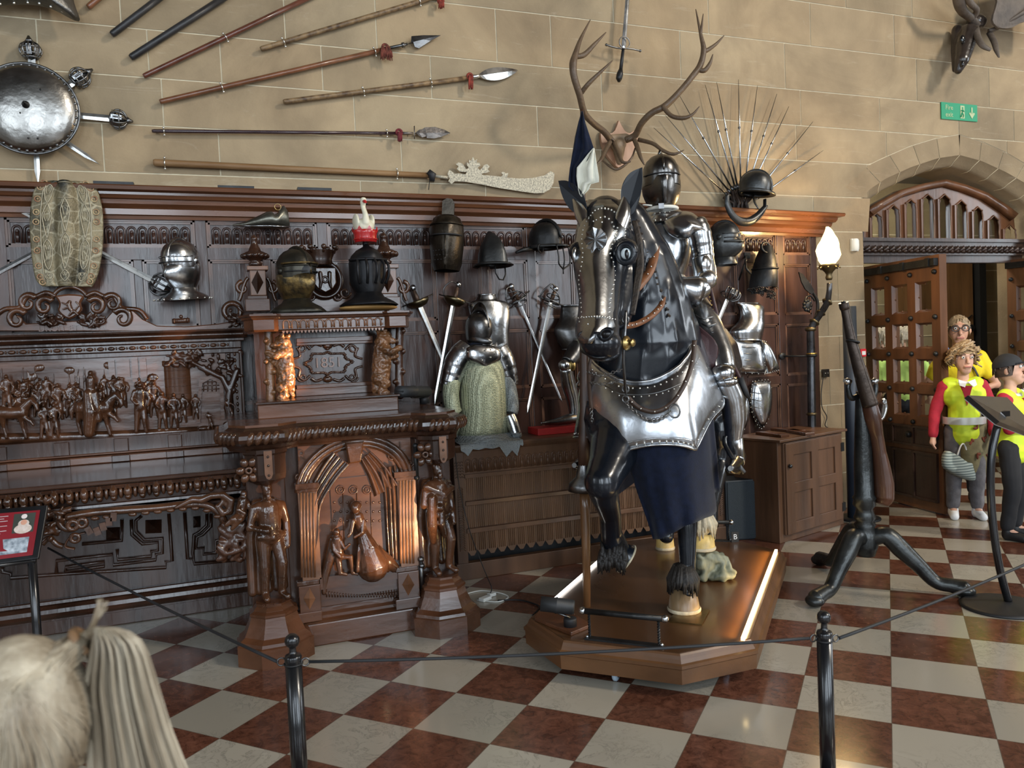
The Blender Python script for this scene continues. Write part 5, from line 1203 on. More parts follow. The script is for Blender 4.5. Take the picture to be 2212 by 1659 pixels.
# spandrel letters and scrolls
text('R',.085,PY(652,985,YF-.004),FACE,'spandrel_lettering',WD2,sb,.006);text('L',.08,PY(868,965,YF-.004),FACE,'spandrel_lettering',WD2,sb,.006)
g=G()
for c,r in (((700,972),10),((680,1000),10),((645,1030),9),((845,985),9),((885,1000),9),((815,962),8)): g.tube(scr(c,r,0,7,1,YF-.01),.006,6)
g.obj('spandrel_scroll',WD2,sb)
# hinge barrels beside the door,small turned spindles
g=G();g.tube(pxs([(897,965),(900,1030)],YF-.04),.012,10);g.ell(PY(897,963,YF-.04),.016);g.ell(PY(900,1032,YF-.04),.016);g.obj('hinge_barrel',BLACKIRON,sb)
g=G();g.tube(pxs([(909,1210),(912,1270)],YF-.04),.012,10);g.ell(PY(909,1208,YF-.04),.018);g.ell(PY(911,1222,YF-.04),.017);g.obj('hinge_barrel',DSTEEL,sb)
# heavy carved cornice of the cupboard with bastion corners
def oct_path(off=0): # around front: left return,left bastion,front,right bastion,right return
 return [(.02-off*0,4.75,0),(.02,4.40,0),(.02,4.30,0),(.1,4.17,0),(.26,4.17,0),(.36,4.27,0),(.98,4.27,0),(1.04,4.17,0),(1.16,4.17,0),(1.24,4.28,0),(1.24,4.75,0)]
prof=[(-.1,1.09),(.0,1.09),(.004,1.1),(.012,1.108),(.02,1.125),(.04,1.13),(.058,1.142),(.066,1.16),(.062,1.18),(.045,1.196),(.02,1.2),(.0,1.215),(-.03,1.222),(-.1,1.225)]
g=G();g.sweep(prof,oct_path());g.obj('cupboard_cornice',WOOD,sb)
g=G();g.prism([V(p)+V((0,0,1.205)) for p in oct_path()]+[V((1.24,5.38,1.205)),V((.02,5.38,1.205))],(0,0,.022));g.obj('cupboard_top',WOODR,sb)
g=G();pth=oct_path()
for a,b in zip(pth,pth[1:]):
 a,b=V(a),V(b);d=b-a;L=d.length;n=max(1,round(L/.037));nn=V((d.y,-d.x,0)).normalized()
 for i in range(n):
  c=a+d*((i+.5)/n);p=c+nn*.055+V((0,0,1.162));m_=Matrix((d.normalized(),nn,V((0,0,1)))).transposed()
  g.ell(p,(L/n*.5,.02,.036),m_ @ Matrix.Rotation(.35,3,'Y'),8,6)
g.obj('gadroon_moulding',WD2,sb)
# statue columns
def statue(cx,cy,feet,h,cloak,turn,nm):
 s=h/1.75;c,sn=math.cos(turn),math.sin(turn)
 def p(x,y,z): return V((cx+(x*c-y*sn)*s,cy+(x*sn+y*c)*s,feet+z*s))
 q=[('e',p(0,-.02,1.61),(.078*s,.095*s,.115*s)),('c',[p(0,0,1.5),p(0,0,1.42)],[.06*s,.08*s]),('c',[p(-.13,0,1.36),p(.13,0,1.36)],[.1*s,.1*s]),('c',[p(0,-.02,1.32),p(0,-.03,1.12),p(0,-.01,.95)],[.165*s,.17*s,.165*s]),
  ('c',[p(-.09,0,.93),p(-.1,-.02,.5),p(-.1,.02,.1),p(-.12,-.1,.035)],[.105*s,.08*s,.06*s,.05*s]),('c',[p(.09,0,.93),p(.13,-.12,.52),p(.12,-.05,.1),p(.16,-.17,.035)],[.105*s,.08*s,.06*s,.05*s]),
  ('c',[p(.2,0,1.36),p(.27,.02,1.1),p(.25,-.06,.85),p(.23,-.09,.76)],[.075*s,.062*s,.048*s,.045*s]),('c',[p(-.2,0,1.36),p(-.28,-.02,1.1),p(-.1,-.2,1.05)],[.075*s,.062*s,.048*s]),('e',p(-.02,-.12,1.52),(.04*s,.035*s,.06*s))]
 for x in (-.22,-.12,.0,.12,.22): q.append(('c',[p(x*.6,.13,1.42),p(x,.17,.9),p(x*1.1,.14,cloak)],[.06*s,.075*s,.07*s]))
 q+=[('e',p(0,-.115,1.6),(.018*s,.03*s,.03*s)),('e',p(0,-.0,1.665),(.085*s,.1*s,.075*s)),('c',[p(-.05,-.17,1.3),p(-.04,-.18,.98)],[.02*s,.02*s]),('c',[p(-.17,-.06,.95),p(.0,-.16,.93),p(.17,-.06,.95)],[.045*s]*3)]
 if nm: q+=[('c',[p(-.25,-.05,1.38),p(0,-.16,1.22),p(.2,-.12,1.3)],[.05*s,.06*s,.05*s]),('c',[p(-.2,-.12,1.2),p(-.24,-.14,.8),p(-.2,-.1,.55)],[.07*s,.08*s,.05*s]),('c',[p(-.05,-.15,1.1),p(-.08,-.17,.8),p(-.02,-.15,.6)],[.05*s,.06*s,.04*s])]
 return blob(q,.006,2)
for i,(cx,cy,px_,ft,tp) in enumerate(((.19,4.27,585,1300,1052),(1.11,4.27,952,1243,1008))):
 zf,zt2=tz(px_,ft,cy-.05),tz(px_,tp,cy-.02)
 statue(cx,cy,zf,(zt2-zf)*1.06,.12 if i == 0 else .15,R(18 if i == 0 else 24),i).obj('statue',WD2,sb)
 g=G();m_=Matrix.Rotation(pi/8,3,'Z');k=1/math.cos(pi/8)
 g.lathe([(.001,0),(.19*k,0),(.19*k,.1),(.18*k,.105),(.175*k,.12),(.15*k,.14),(.125*k,.2),(.115*k,.235),(.12*k,.24),(.12*k,.252),(.1*k,.262),(.1*k,zf-.03),(.085*k,zf-.012),(.085*k,zf),(.001,zf)],(cx,cy-.02,0),m_,8,smooth=False);g.obj('statue_pedestal',WOODR,sb)
 g=G();g.bx(cx-.1,cx+.1,cy+.06,cy+.35,.1,1.1);g.obj('corner_post',WOOD,sb,bev=.006)
 g=G();m_=Matrix.Rotation(pi/8,3,'Z');zz=tz(px_,1046 if i == 0 else 1000,cy-.05);g.lathe([(.001,zz),(.05,zz),(.095*k,zz+.03),(.1*k,zz+.06),(.1*k,1.07),(.11*k,1.08),(.11*k,1.1),(.001,1.1)],(cx,cy-.02,0),m_,8,smooth=False);g.obj('capital_block',WOOD,sb)
 g=G();a=V((cx+.01,cy-.125,1.095));g.prism([a+V((x,0,z)) for x,z in ((-.02,0),(.02,0),(.02,-.12),(.012,-.14),(0,-.147),(-.012,-.14),(-.02,-.12))],(0,-.012,0));g.obj('hanging_strap',PIL,sb);g=G()
 for z in (-.03,-.075,-.125): g.ell(a+V((0,-.013,z)),.007,None,6,4)
 g.obj('strap_rivet',WOOD,sb)
 g=G();c=V((cx-.085,cy-.08,1.0));mm=FACE @ Matrix.Rotation(0,3,'Z')
 for kk in range(6): aa=kk*pi/3;g.ell(c+V((math.cos(aa)*.04,-.02,math.sin(aa)*.045)),(.026,.014,.02),Matrix.Rotation(-aa,3,'Y'),8,6)
 g.torus(c+V((0,-.03,0)),.014,.007,FACE,12,6);g.obj('flower_boss',WD2,sb)
text('SUSSEX',.022,V((.165,4.27-.02-.1005,.3)),FACE,'base_lettering',WOODR,sb,.002)
# --- stage above: ledge,carved back with the date,bears on ragged staffs,canopy
ZP=1.225
YL=PZ(700,897,ZP).y
g=G();a,b=PY(557,890,YL).x,PY(862,890,YL).x;zl_=tz(700,866,YL);g.bx(a,b,YL,5.36,ZP,zl_);g.obj('stage_block',WOODR,sb,bev=.006)
g=G();g.bx(a-.01,b+.01,YL-.012,5.36,zl_,zl_+.014);g.obj('stage_ledge',WOOD,sb,bev=.003)
YB=5.02
g=G();g.bx(PY(560,800,YB).x-.02,PY(862,800,YB).x+.02,YB+.03,5.36,zl_,1.74);g.obj('stage_back_board',WOOD,sb)
g=G();zone(g,640,805,728,738,YB-.03,YB+.03);zone(g,640,805,737.5,744,YB-.015,YB+.03);g.obj('stage_panel_cornice',WOODR,sb,bev=.003);g=G();zone(g,640,805,828,836.5,YB-.015,YB+.03);zone(g,638,810,836,852,YB-.03,YB+.03);g.obj('stage_panel_moulding',WOODR,sb,bev=.003)
text('1851',.09,PY(708,784,YB+.03)+V((0,-.008,0)),FACE,'date_lettering',PIL,sb,.009)
g=G();W_=lambda L: pxs(L,YB+.015)
sh_=[(656,785),(672,778),(674,764),(700,764),(708,760),(716,764),(744,763),(748,775),(764,781),(748,790),(744,804),(716,804),(708,809),(700,805),(674,806),(670,794)]
P_=W_(sh_+[sh_[0]]);g.tube(P_,.008,6)
n_=0
for p,q in zip(P_,P_[1:]):
 for t in (.25,.75): g.ell(p.lerp(q,t)+NW*.004,(.011,.01,.008),None,8,5)
g.obj('date_cartouche',WD2,sb);g=G()
for mir,cx in ((1,708),):
 for sx in (-1,1):
  for sy in (-1,1):
   g.tube(spline(W_([(cx+sx*38,783+sy*28),(cx+sx*50,783+sy*38),(cx+sx*62,783+sy*30),(cx+sx*60,783+sy*14),(cx+sx*75,783+sy*8)]),5),.008,6);g.tube(scr((cx+sx*55,783+sy*32),11,0,6.5,1,YB+.015,sx),.006,6)
   g.tube(spline(W_([(cx+sx*12,783+sy*36),(cx+sx*26,783+sy*40),(cx+sx*36,783+sy*34)]),5),.01,6)
for sy in (-1,1): g.ell(PY(708,783+sy*36,YB+.015),(.03,.02,.022));g.ell(PY(708,783+sy*30,YB+.0),(.012,.012,.01))
g.obj('strapwork_carving',WD2,sb)
GB=mat('bear_oak',(.15,.066,.026),.33,0,.45,9,.5,60,coat=.35)
for nm,d,cx,Yb,tx in (('bear',1,612,4.86,583),('bear',-1,828,4.86,862)):
 X=lambda x: cx+d*x;yo=0 if d == 1 else -10
 q=[BE(X(-2),738+yo,Yb,17,15,.055),BL((X(-10),742+yo,Yb-.02,10),(X(-22),747+yo,Yb-.03,6)),BE(X(10),726+yo,Yb,6,6,.015),BE(X(-4),724+yo,Yb-.04,5,5,.015),BL((X(2),750+yo,Yb,17),(X(3),790+yo,Yb,21),(X(6),825+yo,Yb,20)),BL((X(8),828+yo,Yb-.02,15),(X(-4),838+yo,Yb-.04,12),(X(4),856+yo,Yb-.03,9),(X(-6),859+yo,Yb-.05,8)),BL((X(12),830+yo,Yb+.02,13),(X(16),854+yo,Yb+.02,9)),
  BL((X(0),762+yo,Yb-.05,9),(X(-18),770+yo,Yb-.08,8),(X(-34),762+yo,Yb-.06,7)),BL((X(2),775+yo,Yb+.03,8),(X(-14),785+yo,Yb,7),(X(-28),778+yo,Yb-.02,6))]
 blob(q,.005,1,.007,55).obj(nm,GB,sb)
 g=blob([BL((tx-4 if d == 1 else tx+2,700,Yb,9),(tx-2 if d == 1 else tx,760,Yb,9),(tx if d == 1 else tx,800,Yb,9),(tx+2 if d == 1 else tx+2,862+yo,Yb,11))]+[BE(tx+(-1)**k*9,715+k*22,Yb-.02,6,6,.02) for k in range(7)],.006,2);g.obj('ragged_staff',GB if d == 1 else WOOD,sb)
YK=4.74
ca_=[(PY(530,690,YK).x,YK+.12),(PY(548,690,YK).x,YK),(PY(590,690,YK).x,YK),(PY(600,690,YK+.03).x,YK+.04),(PY(832,690,YK+.03).x,YK+.04),(PY(842,690,YK).x,YK),(PY(874,690,YK).x,YK),(PY(890,690,YK).x,YK+.12)]
zk1,zk0=tz(715,677,YK),tz(715,708,YK)
path=[V((ca_[0][0],5.3,0))]+[V((x,y,0)) for x,y in ca_]+[V((ca_[-1][0],5.3,0))]
g=G();g.sweep([(-.06,zk0-.01),(.0,zk0-.01),(.006,zk0),(.006,zk1-.028),(.018,zk1-.022),(.022,zk1-.012),(.034,zk1-.006),(.034,zk1+.004),(-.06,zk1+.012)],path);g.obj('canopy_cornice',WOODR,sb)
g=G();g.prism([p+V((0,0,zk1-.01)) for p in path],(0,0,.02));g.obj('canopy_top',WOOD,sb)
g=G();x0_,x1_=ca_[3][0]+.02,ca_[4][0]-.02;n=12
for i in range(n):
 x=x0_+(x1_-x0_)*(i+.5)/n;r=.017;z0=zk0+.004;z1=zk1-.032
 g.tube([(x-r,YK+.032,z0),(x-r,YK+.032,z1-r)]+[(x-r*math.cos(pi*k/6),YK+.032,z1-r+r*math.sin(pi*k/6)) for k in range(1,6)]+[(x+r,YK+.032,z1-r),(x+r,YK+.032,z0)],.005,5)
 for z in (z0+.012,z0+.04): g.ell((x+(x1_-x0_)/n/2,YK+.032,z),(.006,.005,.006),None,6,4)
g.obj('canopy_frieze_carving',PIL,sb)
g=G();x=x0_
while x < x1_: g.prism([V((x,YK+.03,zk0-.008))+V((.017*k/4-.0,0,-.017*math.sin(pi*k/4))) for k in range(5)],(0,.012,0));x+=.021
g.obj('scalloped_edge_trim',PIL,sb)
# --- top: diamond stelae with urn finials,coronet and arms
YS=5.16
for cx in (556,838):
 zb2=zk1+.01;o_=0 if cx == 556 else -4
 g=G();zone(g,cx-27,cx+27,645+o_,672,YS-.02,YS+.12);zone(g,cx-22,cx+22,638+o_,647+o_,YS-.01,YS+.11);g.obj('stele_base',WOODR,sb,bev=.004)
 g=G();zone(g,cx-17,cx+17,582+o_,638+o_,YS,YS+.1);zone(g,cx-23,cx+23,574+o_,583+o_,YS-.02,YS+.1);g.obj('stele_block',PIL,sb,bev=.003)
 g=G();q=pxs([(cx,584+o_),(cx+13,610+o_),(cx,636+o_),(cx-13,610+o_)],YS-.002);t=g.v(PY(cx,610+o_,YS-.022));vs=[g.v(p) for p in q]
 for i in range(4): g._f([vs[i],vs[(i+1) % 4],t],False)
 g.obj('diamond_boss',WOOD,sb)
 g=G();c=PY(cx-6 if cx > 600 else cx-6,566+o_,YS+.05);k=kpx(cx,550,YS);c.x=PY(cx-4,560,YS).x
 g.lathe([(r_*k,(566-y)*k) for y,r_ in ((574,14),(569,16),(566,11),(562,14),(556,26),(550,28),(545,22),(542,14),(536,12),(528,8),(518,6),(516,8),(512,7),(508,4),(505,1))],c,None,16)
 for i in range(12): a=2*pi*i/12;g.ell(c+V((math.cos(a)*25*k,math.sin(a)*25*k,(566-553)*k)),(7*k,7*k,6*k),None,8,5)
 g.obj('urn_finial',WOOD,sb)
 for mir in (-1,1): g=G();g.tube(scr((cx+mir*32,622),14,-1.5,5,1,YS+.05,mir),[.016-.009*i/26 for i in range(27)],8);g.tube(spline(pxs([(cx+mir*20,600),(cx+mir*27,610),(cx+mir*36,640),(cx+mir*40,650)],YS+.05),4),.012,8);g.obj('side_scroll',WD2,sb)
g=G();zone(g,600,820,645,672,YS+.02,YS+.14);g.obj('top_board',WOODR,sb)
c=PY(701,605,YS);k=kpx(700,605,YS)
g=G();g.torus(c,36*k,6*k,FACE,32,8,sy=1.05);g.lathe([(.001,.0),(38*k,0),(38*k,.02),(.001,.02)],c+V((0,.03,0)),FACE,32);g.obj('garter_roundel',WOOD,sb)
g=G();g.prism([c+V((x*k,-.012,-z*k)) for x,z in ((-24,-26),(24,-26),(24,8),(16,20),(0,28),(-16,20),(-24,8))],NW*.02,bev=.006);g.obj('arms_shield',WD2,sb)
g=blob([('c',[c+V((s*10*k,-.035,14*k)),c+V((s*9*k,-.035,-6*k)),c+V((s*12*k,-.035,-18*k))],[5*k,4.5*k,3*k]) for s in (-1,1)],.004,1);g.obj('arms_supporter_carving',WOOD,sb)
g=G();g.torus(c+NW*.035,6*k,3*k,FACE,16,6);g.obj('annulet',WOOD,sb)
text('LOYAL DEVOIR',.026,c+V((0,-.01,35.5*k)),FACE,'garter_lettering',WD2,sb,.003)
g=G();c2=PY(690,555,YS);g.lathe([(26*k,-18*k),(28*k,-16*k),(27*k,-6*k),(32*k,6*k),(36*k,14*k)],c2,None,24,1,.6)
g.obj('coronet_band',WOOD,sb);g=G()
for i in range(8): a=2*pi*i/8+.2;p=c2+V((math.cos(a)*38*k,math.sin(a)*24*k,20*k));g.ell(p,6*k,None,10,6);g.tube([c2+V((math.cos(a)*33*k,math.sin(a)*20*k,8*k)),p],2.5*k,6)
g.obj('coronet_bead_trim',WOOD,sb)
g=G()
for mir in (-1,1):
 for cc,r in (((701+mir*44,632),13),((701+mir*28,640),10),((701+mir*62,610),9)): g.tube(scr(cc,r,0,6.5,1,YS,mir),.009,6)
g.obj('mantling_scroll',WD2,sb)
# ---------------------------------------------------------- helmets standing on the canopy
zc_=zk1+.012
P=PY(640,605,4.95);P.z=zc_+.225*1.06
GIL=mat('gilt_etched_black_steel',(.05,.042,.03),.36,.85,.5,22,.2,60,col2=(.26,.17,.06))
e,M4=close_helmet('visored_helmet','dark close helmet with gilt etching standing on the carved canopy',P,R(28),1.06,0,mat('brown_black_steel',(.05,.045,.035),.38,.8,.4,8,.15),gorget='x',gild=GIL,beak=.03)
part(hl([(.0,.104,.15,.1,.6),(.028,.106,.156,.1,.6),(.05,.104,.14,.1,.5)]),M4,'open_sight',MATTE,e);g=G();g.tube(arc((.058,.108,.15,.12),-1.4,1.4,.002),.006,6);g.tube([hpt((.0,.1,.15,.1),0,.004),hpt((.055,.1,.14,.1),0,.004)],.004,6);part(g,M4,'brow_rim',GIL,e)
part(hl([(-.135,.07,.09,.09,.3),(-.16,.085,.105,.1,.3),(-.19,.14,.18,.14,.4),(-.222,.17,.23,.17,.4),(-.224,.16,.22,.16,.4)]),M4,'neck_plate',GIL if False else MATS['brown_black_steel'],e)
P=PY(795,600,4.95);P.z=zc_+.03+.225
bh=thing('crested_helmet','black barred helmet with red crown and white swan crest on the carved canopy','helmet',P);M4=at(P,R(10),0,0,1.0);BS=mat('black_iron_matt',(.016,.016,.018),.45,.6,.3,8,.15)
part(hl([(-.14,.075,.09,.1,.2),(-.09,.105,.1,.125,.2),(-.05,.115,.1,.13,.2)]+[(.06,.115,.11,.13,.2),(.1,.1,.11,.115,.2),(.135,.065,.075,.08),(.16,.02,.03,.03),(.175,.012,.012,.012),(.18,.002,.002,.002)]),M4,'helmet_bowl',BS,bh)
for k_ in range(5):
 a=-.9+.45*k_;g=G();g.tube(spline([hpt((.07,.115,.12,.13),a,.0),hpt((.03,.117,.15,.13),a,.012),hpt((-.03,.115,.15,.13),a,.012),hpt((-.08,.105,.12,.12),a,.004)],4),.009,6);part(g,M4,'face_bar',BS,bh)
part(G().tube(arc((.07,.115,.12,.13),-1.5,1.5,.003),.009,6),M4,'brow_band',BS,bh)
part(hl([(-.13,.08,.1,.1,.2),(-.16,.1,.12,.11,.2),(-.19,.16,.2,.15,.3),(-.21,.19,.24,.17,.35),(-.214,.185,.235,.165,.35)]),M4,'neck_plate',BS,bh)
g=G();g.ell((0,.02,-.225),(.19,.15,.025));part(g,M4,'stand_disc',mat('pale_pine_stand',(.5,.28,.09),.5),bh)
RED=mat('scarlet_crown',(.42,.012,.012),.3,0,.2,8,coat=.4)
cz=.185;g=G();g.tube([(0,.01,.16),(0,.01,.2)],.02,8);part(g,M4,'crest_peg',BS,bh)
g=G();rs=[]
for r_,z in ((.068,cz),(.07,cz+.02),(.072,cz+.055),(.082,cz+.075)): rs.append([V((math.cos(2*pi*i/32)*r_,math.sin(2*pi*i/32)*r_+.01,z+(.024*max(0,math.cos(8*2*pi*i/32)) if z > cz+.07 else 0))) for i in range(32)])
g.rings(rs,True);g.torus((0,.01,cz+.02),.071,.006,None,28,6);part(g,M4,'crown',RED,bh)
IV=mat('ivory_swan',(.72,.68,.52),.45,0,.06,12)
g=blob([('e',V((0,.02,cz+.1)),(.062,.07,.055)),('e',V((-.05,.03,cz+.135)),(.016,.05,.05)),('e',V((.052,.03,cz+.135)),(.016,.05,.05)),('c',[V((-.005,-.03,cz+.12)),V((-.008,-.035,cz+.17)),V((-.01,-.005,cz+.22)),V((-.012,-.015,cz+.25))],[.028,.017,.015,.02]),('e',V((-.012,-.02,cz+.262)),(.02,.026,.018))],.005,3);part(g,M4,'swan',IV,bh)
g=G();g.tube([(-.012,-.03,cz+.255),(-.012,-.065,cz+.24)],[.014,.006],8);part(g,M4,'swan_beak',RED,bh);g=G();g.tube(arc((cz+.243,.018,.02,.018),-2,2),.006,6);part(g,M4,'swan_collar',MATTE,bh)
# ---------------------------------------------------------- spotlights (a lamp on the cupboard,one on the plinth board)
def spotlight(label,back,front,base,lampdir,P0):
 e=thing('spotlight',label,'spotlight',base,'black display spotlights');b,f=V(back),V(front);d=(f-b).normalized();L=(f-b).length
 G().tube([b,b+d*.01,b+d*L*.5,b+d*L*.52,b+d*L*.53,b+d*L*.6,f,f-d*.004],[.03,.036,.037,.04,.04,.036,.036,.03],20).obj('lamp_body',mat('matt_charcoal_lamp',(.018,.019,.02),.55),e)
 G().lathe([(.001,0),(.032,0),(.032,.035),(.03,.04),(.001,.04)],base,None,18).obj('lamp_base',MATTE,e)
 m_=b.lerp(f,.6 if P0 else .5);G().tube([V(base)+V((0,0,.04)),m_+V((0,0,-.036))],.006,8).obj('lamp_stem',DSTEEL,e)
 return e
b_=PZ(917,872,ZP+.003);spotlight('small black spotlight standing on the carved cupboard top',PY(924,846,b_.y),PY(862,846,b_.y-.26),b_,0,True)
# ============================================================ DISPLAY PLATFORM AND MOUNTED KNIGHT
ZP0=.19
OCT=[(-.276,0),(.276,0),(.55,.27),(.55,1.86),(.276,2.06),(-.276,2.06),(-.55,1.86),(-.55,.24)]
PLW=mat('platform_oak',(.115,.05,.018),.45,0,.35,5,.15,26,(1,.25,1),coat=.05)
pf=thing('display_platform','octagonal oak display platform on castors with light strips under the horse','platform',HL(0,1,0))
g=G();pth=[HL(v,u,0) for v,u in OCT]
g.sweep([(-.1,.06),(.012,.06),(.014,.125),(.02,.13),(.02,.145),(.008,.15),(.0,.165),(-.006,.18),(-.012,ZP0-.002),(-.1,ZP0-.006)],pth,True);g.obj('platform_side',PLW,pf)
g=G();g.prism([p+V((0,0,ZP0-.02)) for p in [HL(v*.97,1.03+(u-1.03)*.985,0) for v,u in OCT]],(0,0,.02));g.obj('platform_top',mat('platform_top_veneer',(.065,.028,.01),.3,0,.3,3,coat=.35,stretch=(1,.3,1)),pf)
for p in (PZ(1330,1452,.04),HL(.42,.3,.04),HL(-.42,1.8,.04),HL(.42,1.8,.04)):
 p=V((p.x,p.y,.034));g=G();m_=Matrix((V((0,0,1)),UU,VV)).transposed();g.lathe([(.001,-.012),(.028,-.012),(.034,-.006),(.034,.006),(.028,.012),(.001,.012)],p,m_,18);c_=g.obj('castor_wheel',mat('pale_blue_castor',(.4,.5,.6),.4),pf)
 g=G();g.box(p+V((0,0,.03)),(.03,.03,.02));g.lathe([(.001,-.014),(.016,-.014),(.016,.014),(.001,.014)],p,m_,12);g.obj('castor_fork',MATTE,c_)
def strip(v,u0,u1,m,dv):
 g=G();a,b=HL(v,u0,ZP0+.001),HL(v,u1,ZP0+.001);g.prism([a,b,b+VV*dv,a+VV*dv],(0,0,.012));return g.obj('light_strip',m,pf)
strip(.5,.24,1.84,emit('warm_light_strip',(1,.74,.34),11),.016)
strip(-.52,.35,1.6,emit('white_light_strip',(1,.96,.9),3.2),.014)
# LED strips light the deck from the platform's edges
for v,u,e_,c_ in ((.49,1.04,2.6,(1,.62,.2)),):
 l=area('light_strip_glow',HL(v-.012,u,ZP0+.03),HL(v-.25,u,ZP0-.1),1.55,.03,e_,c_);l.rotation_euler=Matrix((UU,VV*-.5+V((0,0,.87)),VV*.87+V((0,0,.5)))).transposed().to_euler();l.data.spread=R(110)
g=G();g.prism([HL(v,u,ZP0+.0005) for v,u in ((-.06+.2,.38),(.06+.24,.38),(.06+.24,.6),(-.06+.2,.6))],(0,0,.006));g.obj('hoof_plate',mat('bronzed_plate',(.2,.13,.05),.3,1,.2,10),pf)
# ---------------- horse
HB=mat('black_painted_horse',(.006,.008,.012),.27,0,.4,5,.08,14,coat=.25,spec=.4)
hs=thing('armoured_horse','life-size black model horse in riveted steel face and chest armour with navy skirt','horse',HL(0,.9,ZP0))
def KU(x,y,u): return (PU(x+1,y,u)-PU(x-1,y,u)).length/2
def HLm(*P): return ('c',[PU(x,y,u) for x,y,u,r in P],[r*KU(x,y,u) for x,y,u,r in P])
def W3(*P): return ('c',[HL(v,u,z) for v,u,z,r in P],[r for v,u,z,r in P])
def HE(x,y,u,rx,ry,du):
 k=KU(x,y,u);m=Matrix((VV,UU,V((0,0,1)))).transposed();return ('e',PU(x,y,u),(rx*k,du,ry*k),m)
q=[HLm((1308,470,.53,46),(1310,520,.45,54),(1303,600,.32,43),(1298,680,.18,38),(1295,728,.1,42)),HLm((1348,545,.56,46),(1343,610,.48,44),(1328,680,.32,36)),HE(1298,742,.06,44,32,.1),HE(1304,762,.08,36,18,.09),
 HLm((1352,480,.66,50),(1385,560,.7,66),(1400,650,.74,88),(1402,740,.78,112),(1395,830,.84,135)),W3((.02,.82,1.22,.30),(0,1.1,1.3,.34),(0,1.55,1.36,.34),(0,1.9,1.4,.33)),W3((.0,.9,1.5,.2),(0,1.3,1.56,.18)),
 W3((.15,.74,1.12,.13),(.17,.68,.9,.085),(.19,.62,.66,.062),(.2,.6,.58,.05),(.2,.575,.42,.04),(.2,.56,.36,.046),(.2,.535,.3,.042)),
 HLm((1335,900,.6,80),(1332,960,.42,56),(1316,1005,.28,44),(1300,1042,.18,38)),HLm((1300,1040,.18,37),(1306,1072,.24,30),(1318,1110,.34,23),(1320,1150,.42,23),(1328,1178,.46,27),(1340,1195,.47,24)),
 W3((.16,1.85,1.2,.2),(.2,1.62,1.0,.14),(.2,1.62,.8,.075),(.2,1.52,.72,.06),(.2,1.3,.58,.045),(.2,1.22,.5,.05),(.2,1.15,.43,.05)),W3((-.16,1.9,1.2,.2),(-.18,1.95,.95,.12),(-.17,2.0,.72,.065),(-.17,1.85,.48,.045),(-.167,1.75,.34,.05),(-.167,1.7,.28,.05)),
 HE(1287,722,-.0,12,10,.04),HE(1352,540,.37,26,26,.09),HE(1247,545,.36,16,22,.07)]
for s in (-1,1): q.append(W3((s*.0,2.2,1.5,.07),(0,2.32,1.2,.09),(0,2.34,.8,.07)))
body=blob(q,.011,4).obj('body',HB,hs)
# face: nostrils,eyes,ears
NOS=mat('nostril_black',(.004,.004,.005),.3)
for x,y,u,r in ((1310,722,-.035,13),(1258,724,.02,6)):
 g=G();k=KU(x,y,u);c=PU(x,y,u);m_=Matrix((VV,V((0,0,1)),-UU)).transposed();g.torus(c,r*k,4.5*k,m_ @ Matrix.Rotation(.5,3,'Z'),18,8,sx=1,sy=.75);g.obj('nostril',HB,hs);g=G();g.ell(c,(r*k*.9,.015,r*k*.7),Matrix((VV,UU,V((0,0,1)))).transposed());g.obj('nostril_hollow',NOS,hs)
g=G();g.tube(spline([PU(x,y,u) for x,y,u in ((1255,758,.04),(1285,772,-.0),(1315,768,.03),(1338,745,.12))],5),.006,6);g.obj('mouth_line',NOS,hs)
EW=mat('eye_white',(.62,.7,.72),.12,0,.05,4,coat=.6)
g=G();c=PU(1352,548,.27);k=KU(1352,548,.27);mh=Matrix((VV,UU,V((0,0,1)))).transposed();g.ell(c,(11*k,.024,12*k),mh);g.obj('eye',EW,hs);g=G();g.ell(PU(1354,549,.246),(4.5*k,.009,10*k),mh);g.obj('pupil',NOS,hs)
g=G();g.torus(PU(1353,547,.275),17*k,8*k,mh @ Matrix.Rotation(pi/2,3,'X'),20,8,sx=1.0,sy=1.15);g.obj('eyelid',HB,hs)
def leafshell(pts,u,dep,base):
 o_=smooth_out([PU(x,y,u+du) for x,y,du in pts],4);return dome_plate(G(),o_,UU,dep,6,th=.008)
leafshell([(1207,391,.02),(1225,391,.0),(1246,402,-.01),(1262,424,-.01),(1268,455,.0),(1250,462,.0),(1232,452,.0),(1216,425,.01)],.46,.05,0).obj('ear',mat('black_ear',(.008,.01,.014),.5),hs)
leafshell([(1388,362,.03),(1388,395,.01),(1382,430,.0),(1368,462,.0),(1350,462,-.01),(1342,428,-.01),(1346,398,.0),(1362,374,.01)],.46,.05,0).obj('ear',mat('black_ear',(.008,.01,.014),.5),hs)
g=G()
def coneshell(P):  # pairs left/right pixel + u
 rs=[]
 for (xa,ya),(xb,yb),u in P:
  A,B=PU(xa,ya,u),PU(xb,yb,u);w=(B-A).length/2;rs.append([A.lerp(B,.5-.5*math.cos(pi*i/8))-UU*(w*.9*math.sin(pi*i/8)) for i in range(9)])
 return G().rings(rs,False,False)
coneshell([((1236,431),(1241,429),.43),((1239,450),(1258,441),.41),((1243,470),(1268,455),.39),((1253,492),(1268,470),.36)]).obj('ear_guard',STEEL,hs)
coneshell([((1346,424),(1353,428),.43),((1339,440),(1361,444),.41),((1331,458),(1362,468),.39),((1330,470),(1353,495),.36)]).obj('ear_guard',STEEL,hs)
